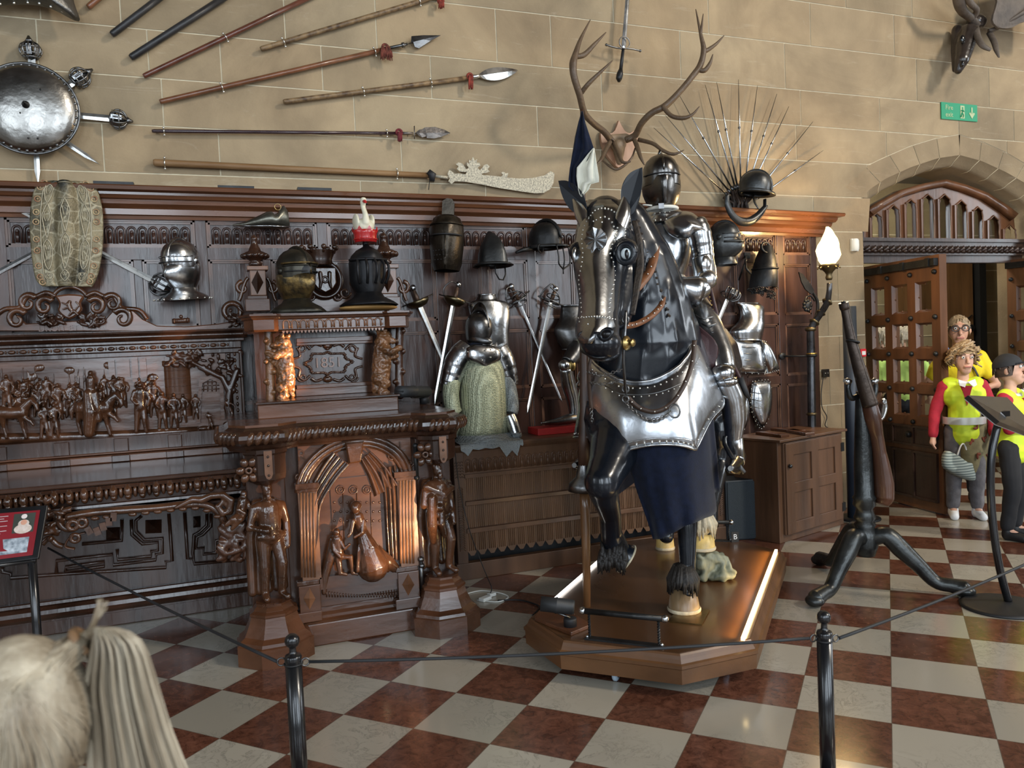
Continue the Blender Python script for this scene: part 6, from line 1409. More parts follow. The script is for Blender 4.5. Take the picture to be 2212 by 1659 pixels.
# chanfron
CH=mat('chanfron_steel',(.3,.305,.31),.27,1,.35,5,.12,26)
lv=[(432,1272,1335,.45,.10),(450,1258,1350,.40,.13),(480,1249,1362,.34,.15),(510,1243,1358,.285,.15),(530,1240,1338,.25,.12),(560,1238,1330,.205,.11),(590,1242,1330,.165,.11),(620,1248,1330,.125,.11),(650,1252,1328,.085,.10),(676,1250,1328,.052,.10),(690,1248,1330,.035,.1),(706,1244,1331,.005,.1),(726,1244,1312,-.03,.08),(742,1252,1292,-.045,.06)]
def chpt(i,t,off=0.0):
 y,xa,xb,u,du=lv[i];x=xa+(xb-xa)*t;s=2*t-1;return PU(x,y,u+du*abs(s)**2.2-off-.012*(1-min(1,abs(s)*3)))
g=G();g.rings([[chpt(i,j/20) for j in range(21)] for i in range(len(lv))],False,False);o=g.obj('chanfron',CH,hs,'riveted steel face plate');sd=o.modifiers.new('s','SOLIDIFY');sd.thickness=.004;sd.offset=1
def chpx(x,y,off=.006):
 for i in range(len(lv)-1):
  if lv[i][0] <= y <= lv[i+1][0]:
   f=(y-lv[i][0])/(lv[i+1][0]-lv[i][0]);a=[l0+(l1-l0)*f for l0,l1 in zip(lv[i],lv[i+1])];t=max(-.05,min(1.05,(x-a[1])/(a[2]-a[1])));s=2*t-1
   return PU(x,y,a[3]+a[4]*abs(s)**2.2-off-.012*(1-min(1,abs(s)*3)))
 return PU(x,y,.4)
def dots(L,n):
 out=[];sp=spline([V((x,y,0)) for x,y in L],10);Ls=[0]
 for a,b in zip(sp,sp[1:]): Ls.append(Ls[-1]+(b-a).length)
 for i in range(n):
  s=Ls[-1]*i/(n-1)
  for k in range(len(sp)-1):
   if Ls[k] <= s <= Ls[k+1]+1e-6: out.append(sp[k].lerp(sp[k+1],(s-Ls[k])/(Ls[k+1]-Ls[k]+1e-9)));break
 return out
g=G()
for L,n in (([(1272,470),(1262,490),(1257,515),(1259,545),(1256,575),(1251,600),(1253,630),(1256,660),(1257,684)],23),([(1288,475),(1305,468),(1322,480),(1328,505),(1322,530),(1318,548),(1326,570),(1328,600),(1322,630),(1317,660),(1316,684)],26),([(1250,687),(1275,684),(1300,684),(1328,690)],15),([(1272,472),(1285,455),(1305,450),(1325,456),(1335,470)],12),([(1338,480),(1350,495),(1348,512),(1332,518),(1330,505),(1334,492)],13),([(1282,478),(1300,480)],2),([(1252,695),(1270,700)],2)):
 for p in dots(L,n): g.ell(chpx(p.x,p.y),.0056,None,8,5)
g.obj('rivet',STUD,hs)
c=chpx(1290,519,.012);k=KU(1290,519,.26);c=c-UU*.02;g=G();g.ell(c+UU*.006,(24*k,.012,24*k),Matrix((VV,UU,V((0,0,1)))).transposed(),20,6);g.obj('rosette_disc',DSTEEL,hs);g=G()
for i in range(9):
 a0,a1=2*pi*i/9,2*pi*(i+.9)/9;am=(a0+a1)/2;f=lambda a,r,d: c+VV*(math.cos(a)*r*k)+V((0,0,math.sin(a)*r*k*1.03))-UU*d
 A=[f(am,1.5,.012),f(a0,22,.0),f(am,25,.014),f(a1,22,.0)];vs=[g.v(p) for p in A];g._f([vs[0],vs[1],vs[2]],False);g._f([vs[0],vs[2],vs[3]],False)
g.obj('fluted_rosette',STEEL,hs)
g=G();g.ell(PU(1243,553,.30),(.016,.03,.045),mh);g.obj('eye_guard',STEEL,hs)
# mane straps and bridle
DRY=mat('dark_stiff_mane',(.035,.024,.016),.6,0,.5,30,.5,60)
g=G();random.seed(2)
for i in range(5):
 o_=i*3;stube(g,[PU(x+o_*.6+ru(-2,2),y,u) for x,y,u in ((1366,478,.5),(1376,520,.46),(1380,570,.44),(1372,625,.38),(1362,680,.32))],[.008,.011,.011,.009,.007],6)
g.obj('bridle_cheek_strap',DRY,hs)
g=G();stube(g,[PU(x,y,u) for x,y,u in ((1372,468,.62),(1392,520,.66),(1410,570,.68),(1425,625,.7),(1440,680,.72))],[.012,.016,.018,.016,.012],8)
for i in range(16):
 t=i/15;x,y=1372+68*t,470+205*t;g.tube([PU(x-4,y-2,.6),PU(x+5+ru(-2,3),y+8,.56)],.007,5)
g.obj('mane',DRY,hs)
LE=mat('tan_harness_leather',(.17,.062,.022),.5,0,.3,20,.2,60)
def strap(P,w,m,name,studs=0,up=None):
 sp=spline([PU(x,y,u) for x,y,u in P],6);g=G();rs=[]
 for i,p in enumerate(sp):
  t=(sp[min(i+1,len(sp)-1)]-sp[max(i-1,0)]).normalized();n=-UU;s=t.cross(n).normalized();rs.append([p+s*w/2-n*.002,p+s*w/2+n*.004,p-s*w/2+n*.004,p-s*w/2-n*.002])
 g.rings(rs,True);g.obj(name,m,hs)
 if studs:
  g=G()
  for i in range(studs): g.ell(sp[int((len(sp)-1)*(i+.5)/studs)]-UU*.007,.005,None,6,4)
  g.obj('rivet',STUD,hs)
strap([(1416,530,.62),(1412,560,.56),(1400,592,.5),(1374,624,.42)],.045,LE,'bridle_strap',5)
strap([(1432,640,.58),(1428,660,.54),(1405,684,.48),(1375,700,.42),(1352,704,.36)],.03,LE,'throat_strap',10)
strap([(1500,735,.5),(1496,780,.46),(1478,832,.4),(1450,872,.36),(1415,889,.335),(1380,880,.33),(1356,858,.33)],.022,mat('dark_rein_leather',(.05,.028,.018),.5,0,.3,20),'rein',8)
strap([(1278,770,.3),(1272,800,.3),(1274,850,.34),(1278,885,.36)],.016,MATS['dark_rein_leather'],'rein')
def chain(P,n,r,name):
 sp=spline([PU(x,y,u) for x,y,u in P],12);g=G();N=len(sp)-1
 for i in range(n):
  p=sp[int(N*(i+.5)/n)];q_=sp[min(N,int(N*(i+.5)/n)+1)];t=(q_-p).normalized();X,Y,Z=basis(t);a=X if i % 2 else Y;g.torus(p,r,r*.3,Matrix((t,a,t.cross(a))).transposed(),10,5,sx=1.35)
 return g.obj(name,mat('chain_steel',(.22,.21,.2),.35,1,.2,20),hs)
chain([(1352,868,.32),(1375,893,.3),(1400,907,.3),(1425,905,.3),(1447,890,.32)],20,.009,'curb_chain')
chain([(1270,803,.3),(1300,811,.27),(1345,797,.27)],14,.007,'curb_chain');chain([(1274,826,.32),(1300,830,.3),(1340,822,.29)],14,.007,'curb_chain');chain([(1277,885,.36),(1278,900,.37),(1279,912,.38)],7,.008,'curb_chain')
g=G();k=KU(1455,888,.33);g.torus(PU(1457,888,.32),13*k,2*k,Matrix((VV,V((0,0,1)),UU)).transposed(),24,6,sx=.9,sy=1.1);g.obj('rein_ring',DSTEEL,hs)
g=G();stube(g,[PU(x,y,u) for x,y,u in ((1352,672,.24),(1350,720,.2),(1347,770,.2),(1349,815,.23),(1352,850,.28))],.007,8)
for y in (690,840,862): g.torus(PU(1351,y,.235 if y < 800 else .28),.016,.005,Matrix((VV,V((0,0,1)),UU)).transposed(),12,5)
g.obj('bit_shank',DSTEEL,hs)
g=G();d=(VV-UU*.35).normalized();X,Y,Z=basis(d);g.lathe([(.001,0),(.034,0),(.034,.006),(.02,.016),(.014,.02),(.014,.03),(.02,.036),(.016,.044),(.001,.046)],PU(1352,741,.19),Matrix((X,Y,Z)).transposed(),18);g.obj('bit_boss',BRASS,hs)
# chest armour
PEY=mat('peytral_steel',(.5,.52,.55),.27,1,.3,4,.14,18)
col=[((1272,768,.62),(1240,945,.58)),((1284,785,.55),(1275,945,.46)),((1304,801,.49),(1311,955,.38)),((1338,820,.45),(1347,974,.32)),((1373,825,.44),(1395,963,.32)),((1410,821,.45),(1440,960,.34)),((1440,808,.48),(1475,963,.37)),((1468,790,.54),(1503,971,.41)),((1488,764,.62),(1535,908,.62)),((1496,738,.7),(1563,873,.80)),((1493,708,.78),(1552,838,.86)),((1503,710,.84),(1530,765,.9))]
def pcol(j,f,off=0.0):
 (a,b,u0),(c,d_,u1)=col[j];return PU(a+(c-a)*f,b+(d_-b)*f,u0+(u1-u0)*f-.045*math.sin(pi*f)-off)
def pey(s,f,off=0.0):
 j=min(len(col)-2,int(s));return pcol(j,f,off).lerp(pcol(j+1,f,off),s-j)
g=G();NS=4
def psm(s,f):
 j=int(s);t=s-j
 if j >= len(col)-1: return pcol(len(col)-1,f)
 # smooth inside a panel,sharp at the two creases (3 and 7)
 P=[pcol(max(0,min(len(col)-1,k)),f) for k in (j-1,j,j+1,j+2)]
 if j in (3,7): P[0]=P[1]*2-P[2]
 if j+1 in (3,7): P[3]=P[2]*2-P[1]
 p0,p1,p2,p3=P;return .5*((2*p1)+(p2-p0)*t+(2*p0-5*p1+4*p2-p3)*t*t+(3*p1-p0-3*p2+p3)*t**3)
ss=[i/NS for i in range((len(col)-1)*NS+1)]
g.rings([[psm(s,f/8) for s in ss] for f in range(9)],False,False);o=g.obj('peytral',PEY,hs,'bright steel chest armour');o.modifiers.new('s','SOLIDIFY').thickness=.005
g=G();g.tube([psm(s,1)-UU*.003 for s in ss],.008,6);g.tube([psm(s,0)-UU*.003 for s in ss],.009,6);g.tube([psm(s,.9)-UU*.004 for s in ss[8:]],.004,6);g.obj('roped_rim',STEEL,hs)
g=G()
for s in [i*.36 for i in range(30)]: g.ell(psm(s,.955)-UU*.006,.006,None,6,4)
for s in [i*.42 for i in range(26)]: g.ell(psm(s,.1)-UU*.006,.0055,None,6,4);g.ell(psm(s,.23)-UU*.006,.0045,None,6,4) if s > 2 else None
g.obj('rivet',STUD,hs)
g=G();g.tube([psm(s,.2)-UU*.004 for s in ss[8:]],.004,6);g.obj('neck_plate_edge',DSTEEL,hs)
# skirt
NAVY=mat('navy_velvet',(.006,.009,.022),.85,0,.25,30,.2,200,sheen=.1,spec=.15)
sk=[((1346,962,.42),(1410,1166,.40)),((1375,955,.37),(1428,1162,.38)),((1400,952,.36),(1446,1155,.36)),((1440,950,.37),(1470,1142,.37)),((1478,952,.41),(1500,1128,.42)),((1508,930,.52),(1524,1118,.56)),((1522,915,.6),(1544,1106,.76)),((1528,905,.7),(1541,1066,.9)),((1538,895,.78),(1555,1062,.96)),((1535,890,.9),(1545,1060,1.2)),((1538,880,1.1),(1545,1050,1.6))]
def skp(s,f):
 j=min(len(sk)-2,int(s));t=s-j;A=[PU(*(a+(b-a)*f for a,b in zip(*sk[max(0,min(len(sk)-1,k))]))) for k in (j-1,j,j+1,j+2)]
 p0,p1,p2,p3=A;p=.5*((2*p1)+(p2-p0)*t+(2*p0-5*p1+4*p2-p3)*t*t+(3*p1-p0-3*p2+p3)*t**3);return p+UU*(.012*f*math.sin(s*4.4)+.01*math.sin(f*9+s*2)*f)
g=G();g.rings([[skp(s/5,f/14) for s in range((len(sk)-1)*5+1)] for f in range(15)],False,False);o=g.obj('cloth_skirt',NAVY,hs,'dark navy cloth skirt');o.modifiers.new('s','SOLIDIFY').thickness=.006
g=G();g.prism([HL(-.36,.62,1.2),HL(-.36,1.9,1.25),HL(-.4,1.9,.62),HL(-.4,.95,.6)],VV*.01);g.obj('cloth_skirt',NAVY,hs)
# hooves and feather
HOOF=mat('brown_hoof',(.2,.13,.065),.35,0,.35,12,.2,40,(1,1,.3));OCH=mat('strip_lit_hoof',(.62,.44,.15),.42,0,.3,10,.25,40);CREAM=mat('cream_fetlock',(.5,.43,.3),.6,0,.3,20,.4,60);FEA=mat('black_feather_hair',(.015,.012,.01),.6,0,.3,30,.4,80)  # hind hooves' ochre holds the light strip's yellow glow in its colour
def hoof(c,r0,r1,h,m,name='hoof'):
 g=G();g.lathe([(.001,0),(r0,0),(r0*.97,.01),(r1,h),(.001,h+.004)],c,None,22);o=g.obj(name,m,hs);g=G();g.lathe([(r0*1.0,.0),(r0*1.03,.004),(r0*1.03,.014),(r0*.985,.018)],c,None,22);g.obj('hoof_rim',CREAM,hs);return o
def feather(c,r,h,m,n=40,seed=1):
 random.seed(seed);g=G()
 for i in range(n):
  a=2*pi*i/n*3.1;o_=V((math.cos(a),math.sin(a),0));l=ru(.75,1.1);g.tube([c+o_*r*.6+V((0,0,h*.9)),c+o_*r*(1.0+.15*random.random())+V((0,0,h*.45)),c+o_*r*ru(.95,1.25)+V((ru(-.01,.01),0,h*(1-l)))],[.012,.014,.003],6)
 g.ell(c+V((0,0,h*.5)),(r*.95,r*.95,h*.5));o=g.obj('feather_hair',m,hs);o['kind']='stuff';return o
hc=PZ(1478,1318,ZP0+.006);hc.z=ZP0+.006
hoof(hc,.082,.062,.115,HOOF);feather(hc+V((0,0,.095)),.064,.15,FEA,60,4)
h2=PZ(1437,1186,ZP0);hoof(V((h2.x,h2.y,ZP0+.001)),.062,.052,.13,OCH);feather(V((h2.x,h2.y,ZP0+.13)),.055,.12,CREAM,30,6)
hr_=PU(1517,1186,1.12);hoof(hr_,.075,.066,.085,OCH);feather(hr_+V((0,0,.075)),.07,.16,CREAM,44,9)
# lifted hoof,sole towards the room's left
g=G();d=(PU(1362,1205,.50)-PU(1322,1178,.46)).normalized();X,Y,Z=basis(d);lm=Matrix((X,Y,Z)).transposed();lc=PU(1322,1186,.46)
g.lathe([(.001,-.01),(.05,0),(.066,.05),(.078,.085),(.074,.098),(.06,.094),(.001,.09)],lc,lm,22);g.obj('hoof',HB,hs);g=G();g.torus(lc+d*.09,.077,.006,lm,24,6);g.obj('hoof_rim',CREAM,hs)
random.seed(3);g=G()
for i in range(60):
 x,y=ru(1296,1350),ru(1186,1215);g.tube([PU(x,y-16,.42),PU(x+ru(-4,4),y+6,.38),PU(x+ru(-10,8),y+ru(16,32),.4)],[.009,.012,.003],6)
o=g.obj('feather_hair',FEA,hs);o['kind']='stuff'
# carved rock under the hind hoof
rb=PZ(1535,1245,ZP0);top=hr_
q=[('c',[V((rb.x,rb.y,ZP0+.03)),top+V((0,0,-.07))],[.085,.062]),('e',V((rb.x+.02,rb.y-.06,ZP0+.03)),(.1,.09,.035))]
for i in range(7): a=i*.95-1;q.append(('c',[top+V((math.cos(a)*.05,math.sin(a)*.05,-.03)),V((rb.x+math.cos(a+.3)*.085,rb.y+math.sin(a+.3)*.085,ZP0+.1)),V((rb.x+math.cos(a)*.12,rb.y+math.sin(a)*.12,ZP0+.02))],[.018,.026,.022]))
for v in q: pass
g=blob(q,.007,1,.01,28);tag(g.obj('carved_rock',mat('green_grey_carved_wood',(.05,.065,.05),.55,0,.4,14,.6,30,(1,1,.3),col2=(.26,.27,.19))),'small green-grey carved rock under the raised hind hoof on the platform','rock')
# saddle
MAR=mat('maroon_saddle_leather',(.055,.022,.022),.5,0,.2,14,.2,60)
g=G();o_=smooth_out([PU(x,y,u) for x,y,u in ((1452,664,.96),(1482,682,.9),(1515,708,.86),(1545,736,.84),(1551,762,.84),(1542,797,.84),(1530,786,.84),(1516,752,.84),(1492,718,.86),(1464,692,.9))],3);dome_plate(g,o_,(VV-UU*.5),.03,5);g.obj('saddle_flap',MAR,hs)
g=blob([W3((0,1.0,1.72,.13),(0,1.3,1.7,.16)),W3((-.2,1.1,1.62,.08),(0,.92,1.76,.07),(.2,1.1,1.62,.08)),W3((-.16,1.45,1.74,.06),(0,1.5,1.84,.06),(.16,1.45,1.74,.06))],.014,3);g.obj('saddle',MAR,hs)
g=G();dome_plate(g,[PU(x,y,u) for x,y,u in ((1436,640,.86),(1450,650,.82),(1472,672,.84),(1478,700,.88),(1470,690,.92),(1445,672,.92))],VV-UU,.03,4);g.obj('saddle_plate',DSTEEL,hs)
g=G();g.prism([PU(x,y,.66) for x,y in ((1438,672),(1446,670),(1470,705),(1468,715),(1460,708))],UU*.006);g.obj('yellow_tag',mat('yellow_pad',(.75,.5,.1),.5),hs)
# ---------------- rider's armour
kn=thing('suit_of_armour','full suit of polished steel armour seated as a rider on the black horse','armour',HL(0,1.15,1.6))
KS=mat('harness_steel',(.48,.49,.5),.25,1,.35,6,.12,26)
def KL(P,name,m=KS,n=16,flat=1.0,lab=None):
 g=G();stube(g,[PU(x,y,u) for x,y,u,r in P],[r*KU(x,y,u) for x,y,u,r in P],n,6,flat);return g.obj(name,m,kn)
uH=1.12;c=PU(1428,392,uH);kk=KU(1428,392,uH)
M4=Matrix.Translation(c) @ Matrix.Rotation(R(-24),4,'Z') @ Matrix.Scale(.0395*10*kk*100*.92,4) if False else Matrix.Translation(c) @ Matrix.Rotation(R(-24),4,'Z') @ Matrix.Scale(kk*40/.108,4)
DH=mat('dark_helm_steel',(.13,.125,.12),.26,1,.3,6,.12,30)
def kp(g,nm,m=DH): return xf(g,M4).obj(nm,m,kn)
kp(hl([(-.03,.106,.118,.125)]+SKULL[1:]),'helmet_skull');kp(G().tube([(0,0,.14),(0,0,.175),(0,0,.185)],[.02,.008,.002],8),'helmet_finial')
kp(G().tube([hpt((z,0,yf,.1),0,.003) for z,yf in ((.04,.132),(.075,.124),(.11,.104),(.135,.074),(.15,.03))],[.006]*5,6),'helmet_ridge')
kp(hl([(-.15,.07,.1,.09,.4),(-.12,.09,.125,.105,.5),(-.07,.108,.15,.12,.6),(-.03,.112,.154,.125,.6),(.0,.111,.148,.125,.5),(.012,.109,.14,.122,.4)]),'visor')
kp(G().tube(arc((.022,.109,.137,.128,.4),-1.2,1.2,.002),.0035,6),'sight_slit',MATTE)
kp(G().torus((0,0,-.16),.085,.01,None,28,8,sy=1.15),'white_neck_strap',mat('white_strap',(.72,.7,.62),.5));kp(G().tube([(-.07,-.09,-.15),(-.12,-.1,-.145)],[.012,.01],6,True,.4),'strap_end',MATS['white_strap']);kp(G().box((-.02,-.115,-.16),(.03,.01,.03)),'buckle',DSTEEL)
kp(hl([(-.16,.08,.09,.09),(-.19,.09,.1,.1),(-.2,.1,.11,.11)]),'gorget_collar',KS);kp(hl([(-.2,.1,.11,.11),(-.225,.125,.14,.13),(-.25,.14,.155,.14)]),'gorget_lame',KS)
g=G()
for i in range(28): g.ell(hpt((-.24,.137,.15,.138),2*pi*i/28),.005,None,6,4)
for i in range(22): g.ell(hpt((-.195,.098,.108,.108),2*pi*i/22),.004,None,6,4)
kp(g,'rivet',STUD)
def body_ring(y,xa,xb,u,dep,keel=.0):
 A,B=PU(xa,y,u),PU(xb,y,u);c_=(A+B)/2;w=(B-A).length/2;r_=[]
 for i in range(28):
  t=2*pi*i/28;s,c2=math.sin(t),math.cos(t);r_.append(c_+VV*(w*s)-UU*((dep+keel*(1-min(1,abs(s)*2.5)))*c2 if c2 > 0 else dep*.9*c2))
 return r_
g=G();g.rings([body_ring(*a) for a in ((452,1402,1460,1.14,.09),(468,1378,1484,1.13,.12),(500,1366,1496,1.12,.14,.01),(540,1372,1494,1.11,.155,.02),(575,1384,1486,1.1,.15,.03),(600,1396,1476,1.1,.13,.015),(612,1396,1478,1.1,.12))],True);g.obj('breastplate',KS,kn)
g=G();g.tube(body_ring(600,1396,1476,1.095,.135)+[body_ring(600,1396,1476,1.095,.135)[0]],.01,6);g.obj('waist_strap',MATS['white_strap'],kn)
g=G();g.rings([body_ring(*a) for a in ((608,1396,1480,1.1,.125),(640,1386,1492,1.1,.16),(668,1380,1500,1.1,.18))],False);g.obj('fauld',KS,kn)
# left arm (towards the door),bent across to the reins
g=G();o_=smooth_out([PU(x,y,u) for x,y,u in ((1430,482,.98),(1446,468,1.0),(1472,458,1.04),(1500,464,1.06),(1520,486,1.04),(1528,505,1.02),(1500,500,.96),(1490,512,.94),(1470,516,.93),(1445,504,.94))],3);dome_plate(g,o_,VV*.35-UU+V((0,0,.35)),.07,6);g.obj('pauldron',KS,kn)
g=G();sp=spline([PU(x,y,u) for x,y,u in ((1500,484,1.04),(1511,505,1.03),(1517,540,1.04),(1521,575,1.03),(1524,605,1.0))],8);nl=len(sp)
g.tube(sp,[(.066-.016*i/nl)*(1+.07*((i*.3) % 1)) for i in range(nl)],24);g.obj('arm_lames',KS,kn)
KL([(1516,555,1.03,24),(1522,585,1.02,25),(1524,612,.98,24)],'rerebrace');
g=G();g.ell(PU(1526,604,.95),(.055,.06,.055));g.obj('elbow_cop',KS,kn);g=G();d=(VV-UU*.2).normalized();X,Y,Z=basis(d);g.lathe([(.001,.02),(.03,.016),(.05,.004),(.055,-.006)],PU(1527,572,.97),Matrix((X,Y,Z)).transposed(),18);g.obj('elbow_wing',KS,kn)
KL([(1520,622,.94,20),(1500,630,.88,24),(1478,624,.83,22),(1458,616,.80,17)],'vambrace')
g=G();a,b=PU(1512,632,.86),PU(1456,613,.79);g.tube([a,a.lerp(b,.3),a.lerp(b,.75),b],[.083,.076,.05,.04],22);g.obj('gauntlet_cuff',KS,kn)
GLV=mat('dark_gauntlet_lames',(.07,.062,.055),.35,.9,.3,20,.2)
g=blob([HLm((1457,613,.79,15),(1446,612,.76,15),(1438,614,.74,13))],.006,2);g.obj('hand',GLV,kn)
for i in range(4): KL([(1450-i,598+i*10,.74,5),(1436-i,600+i*9,.72,5.2),(1429,608+i*8,.735,4.8),(1434,615+i*7,.76,4)],'finger',GLV,8)
KL([(1455,600,.76,5.5),(1446,592,.735,5),(1436,596,.725,4)],'thumb',GLV,8)
# right arm down behind the horse's head
for P,nm in (([(1376,478,1.08,26),(1372,530,1.04,22),(1374,560,1.0,20)],'rerebrace'),([(1374,560,1.0,19),(1385,600,.9,17),(1400,622,.8,13)],'vambrace')): KL(P,nm)
g=G();g.ell(PU(1380,482,1.08),(.09,.1,.075));g.obj('pauldron',KS,kn)
# legs
def leg(mir):
 def T(x,y,u):
  p=PU(x,y,u)
  if mir: q=p-A0;v=q.dot(VV);p=p-VV*(2*v)
  return p
 def lt(P,nm,m=KS,n=18):
  g=G();stube(g,[T(x,y,u) for x,y,u,r in P],[r*KU(x,y,u) for x,y,u,r in P],n);g.obj(nm,m,kn)
 lt([(1498,650,1.08,27),(1528,700,1.0,30),(1556,760,.92,27),(1567,800,.86,22)],'cuisse')
 for i in range(3): lt([(1496+i*10,676+i*16,1.0-.02*i,2),(1516+i*10,688+i*15,.9,2),(1540+i*8,684+i*15,.93,2)],'thigh_lame_edge',DSTEEL,6)
 g=G();g.ell(T(1562,806,.82),(.062,.062,.05));g.obj('knee_cop',KS,kn);g=G();g.ell(T(1570,824,.83),(.058,.06,.03));g.obj('knee_lame',KS,kn)
 lt([(1566,822,.86,22),(1580,860,.9,27),(1586,905,.93,25),(1584,950,.95,18),(1584,965,.95,17)],'greave')
 lt([(1586,945,.96,19),(1588,975,.93,20),(1592,1000,.86,17)],'ankle_plate')
 lt([(1592,985,.96,20),(1586,1003,.84,20),(1582,1010,.74,15),(1578,1012,.66,6)],'sabaton',DH)
 g=G();a,b=T(1566,1012,.78),T(1600,1016,.8);g.prism([a,T(1570,1022,.78),T(1582,1018,.7),T(1598,1020,.8),b,T(1582,1006,.72)],(0,0,-.012));g.obj('stirrup_tread',BRASS,kn)
 g=G();sp=spline([T(x,y,u) for x,y,u in ((1566,942,.86),(1566,960,.84),(1580,985,.8),(1595,1005,.78),(1608,1022,.8))],5);g.tube(sp,.012,6,True,.4);g.obj('stirrup_strap',DSTEEL,kn)
leg(False);leg(True)
g=G();sp=spline([PU(x,y,u) for x,y,u in ((1530,610,1.0),(1540,650,1.02),(1556,710,1.0),(1575,770,.98),(1598,820,1.0))],6);g.tube(sp,.018,8,True,.5);g.obj('sword_belt',MAR,kn)
g=G()
for i in range(30): p=sp[int((len(sp)-1)*i/29)];g.ell(p+VV*-.01-UU*.015,.0045,None,6,4)
g.obj('gilt_stud_trim',GOLD,kn)
g=G();g.tube([PU(1598,815,1.0),PU(1612,850,1.02),PU(1622,868,1.04)],[.02,.016,.004],8);g.obj('scabbard_tip',MATTE,kn)
# ---------------- lance with pennon
la=thing('lance','tall brown jousting lance standing on the platform with navy and white pennon','lance',HL(-.33,.52,ZP0))
uL=.52;LW=mat('lance_wood',(.16,.075,.03),.33,0,.45,8,.15,30,(1,1,.15),coat=.3)
lb=PZ(1268,1310,ZP0);uq=(lb-A0).dot(UU)
KP=[(1268,1310,.019),(1266,1180,.024),(1264,1100,.027),(1262,1058,.027)]
g=G();g.tube([lb]+[PU(x,y,uq) for x,y,r in KP[1:]],[r for x,y,r in KP],14);g.obj('butt',LW,la)
g=G();g.tube([PU(1262,1060,uq),PU(1262,1045,uq),PU(1262,1030,uq),PU(1261,1005,uq),PU(1261,1000,uq)],[.085,.08,.045,.03,.028],20);g.obj('hand_guard',DSTEEL,la)
g=G();g.tube([PU(1261,1005,uq),PU(1261,950,uq),PU(1262,900,uq),PU(1260,600,uq),PU(1258,400,uq),PU(1257,236,uq)],[.03,.03,.024,.019,.015,.009],14);g.obj('shaft',mat('dark_lance_wood',(.05,.024,.014),.4,0,.4,8),la)
def flag(L,m,nm,off):
 c_=[PU(x,y,uq-.03+off+.015*math.sin((y-240)/18)+du) for x,y,du in L];g=G();g.prism(c_,UU*.004);g.obj(nm,m,la)
g=G()
def prow(y,xa,xb,ph): return [PU(xa+(xb-xa)*i/8,y+(xb-xa)*.05*i/8,uq-.03-.018*math.sin(i*1.4+ph)) for i in range(9)]
g.rings([prow(*r_) for r_ in ((240,1256,1259,0),(265,1249,1265,.2),(295,1242,1275,.4),(320,1238,1283,.6),(345,1234,1268,.8),(362,1231,1248,1),(385,1229,1247,1.1),(402,1228,1249,1.2),(412,1238,1251,1.3))],False,False);o=g.obj('pennon',NAVY,la,'navy half of pennon');o.modifiers.new('s','SOLIDIFY').thickness=.003
g=G();g.rings([prow(*r_) for r_ in ((320,1281,1284,1),(332,1270,1286,1),(345,1260,1288,1.1),(362,1246,1291,1.2),(380,1245,1294,1.3),(391,1246,1294,1.4),(396,1247,1277,1.5),(410,1249,1271,1.6),(418,1251,1263,1.7),(425,1255,1259,1.8))],False,False);o=g.obj('pennon',mat('cream_cloth',(.62,.6,.5),.8,0,.08,20,.1,100),la,'cream half of pennon');o.modifiers.new('s','SOLIDIFY').thickness=.003
# ---------------- iron toe bars,small board with spotlight
def toe_bar(label,a,b,la_,lb_,ext):
 e=thing('iron_bar_stand',label,'bar',(V(a)+V(b))/2);A,B=V(a),V(b);h=.13;d=(B-A).normalized()
 G().tube([A-d*ext+V((0,0,h)),B+d*ext+V((0,0,h))],.014,12).obj('bar',BLACKIRON,e)
 for s,p in ((-1,A-d*ext),(1,B+d*ext)): g=G();g.ell(p+V((0,0,h)),.018);g.obj('bar_end_cap',STEEL,e)
 for p in (A,B):
  g=G();rs=[]
  for i in range(25):
   t=i/24;z=.008+(h-.02)*t;rs.append([p+V((math.cos(a_+t*14)*.007,math.sin(a_+t*14)*.007,z)) for a_ in (0,pi/2,pi,1.5*pi)])
  g.rings(rs,True,True,False);g.obj('twisted_leg',BLACKIRON,e)
 n_=d.cross(V((0,0,1)));g=G();g.prism([A-d*.02+n_*.02,B+d*.02+n_*.02,B+d*.02-n_*.02,A-d*.02-n_*.02],(0,0,.008));g.obj('base_strap',BLACKIRON,e)
 for p in (A-d*.012,B+d*.012): G().ell(p+V((0,0,.01)),.009,None,8,5).obj('bolt',STEEL,e)
toe_bar('low black iron bar on twisted legs at the front edge of the horse platform',PZ(1274,1380,ZP0),PZ(1424,1397,ZP0),0,0,.03)
toe_bar('second low iron bar at the back of the horse platform, near the black speaker',PZ(1574,1169,ZP0),HL(-.1,2.0,ZP0),0,0,.02)
bp=[PZ(1154,1341,ZP0),PZ(1171,1318,ZP0),PZ(1240,1333,ZP0),PZ(1272,1352,ZP0),PZ(1272,1358,ZP0),PZ(1234,1374,ZP0)]
g=G();g.prism(bp,(0,0,.018));tag(g.obj('wooden_board',WOODR,bev=.003),'small reddish board carrying the spotlight on the corner of the horse platform','board')
b_=PZ(1232,1352,ZP0+.018);e=spotlight('small black spotlight on the little board at the platform\'s front corner',PZ(1241,1312,ZP0+.11),PZ(1168,1304,ZP0+.13),b_,0,False)
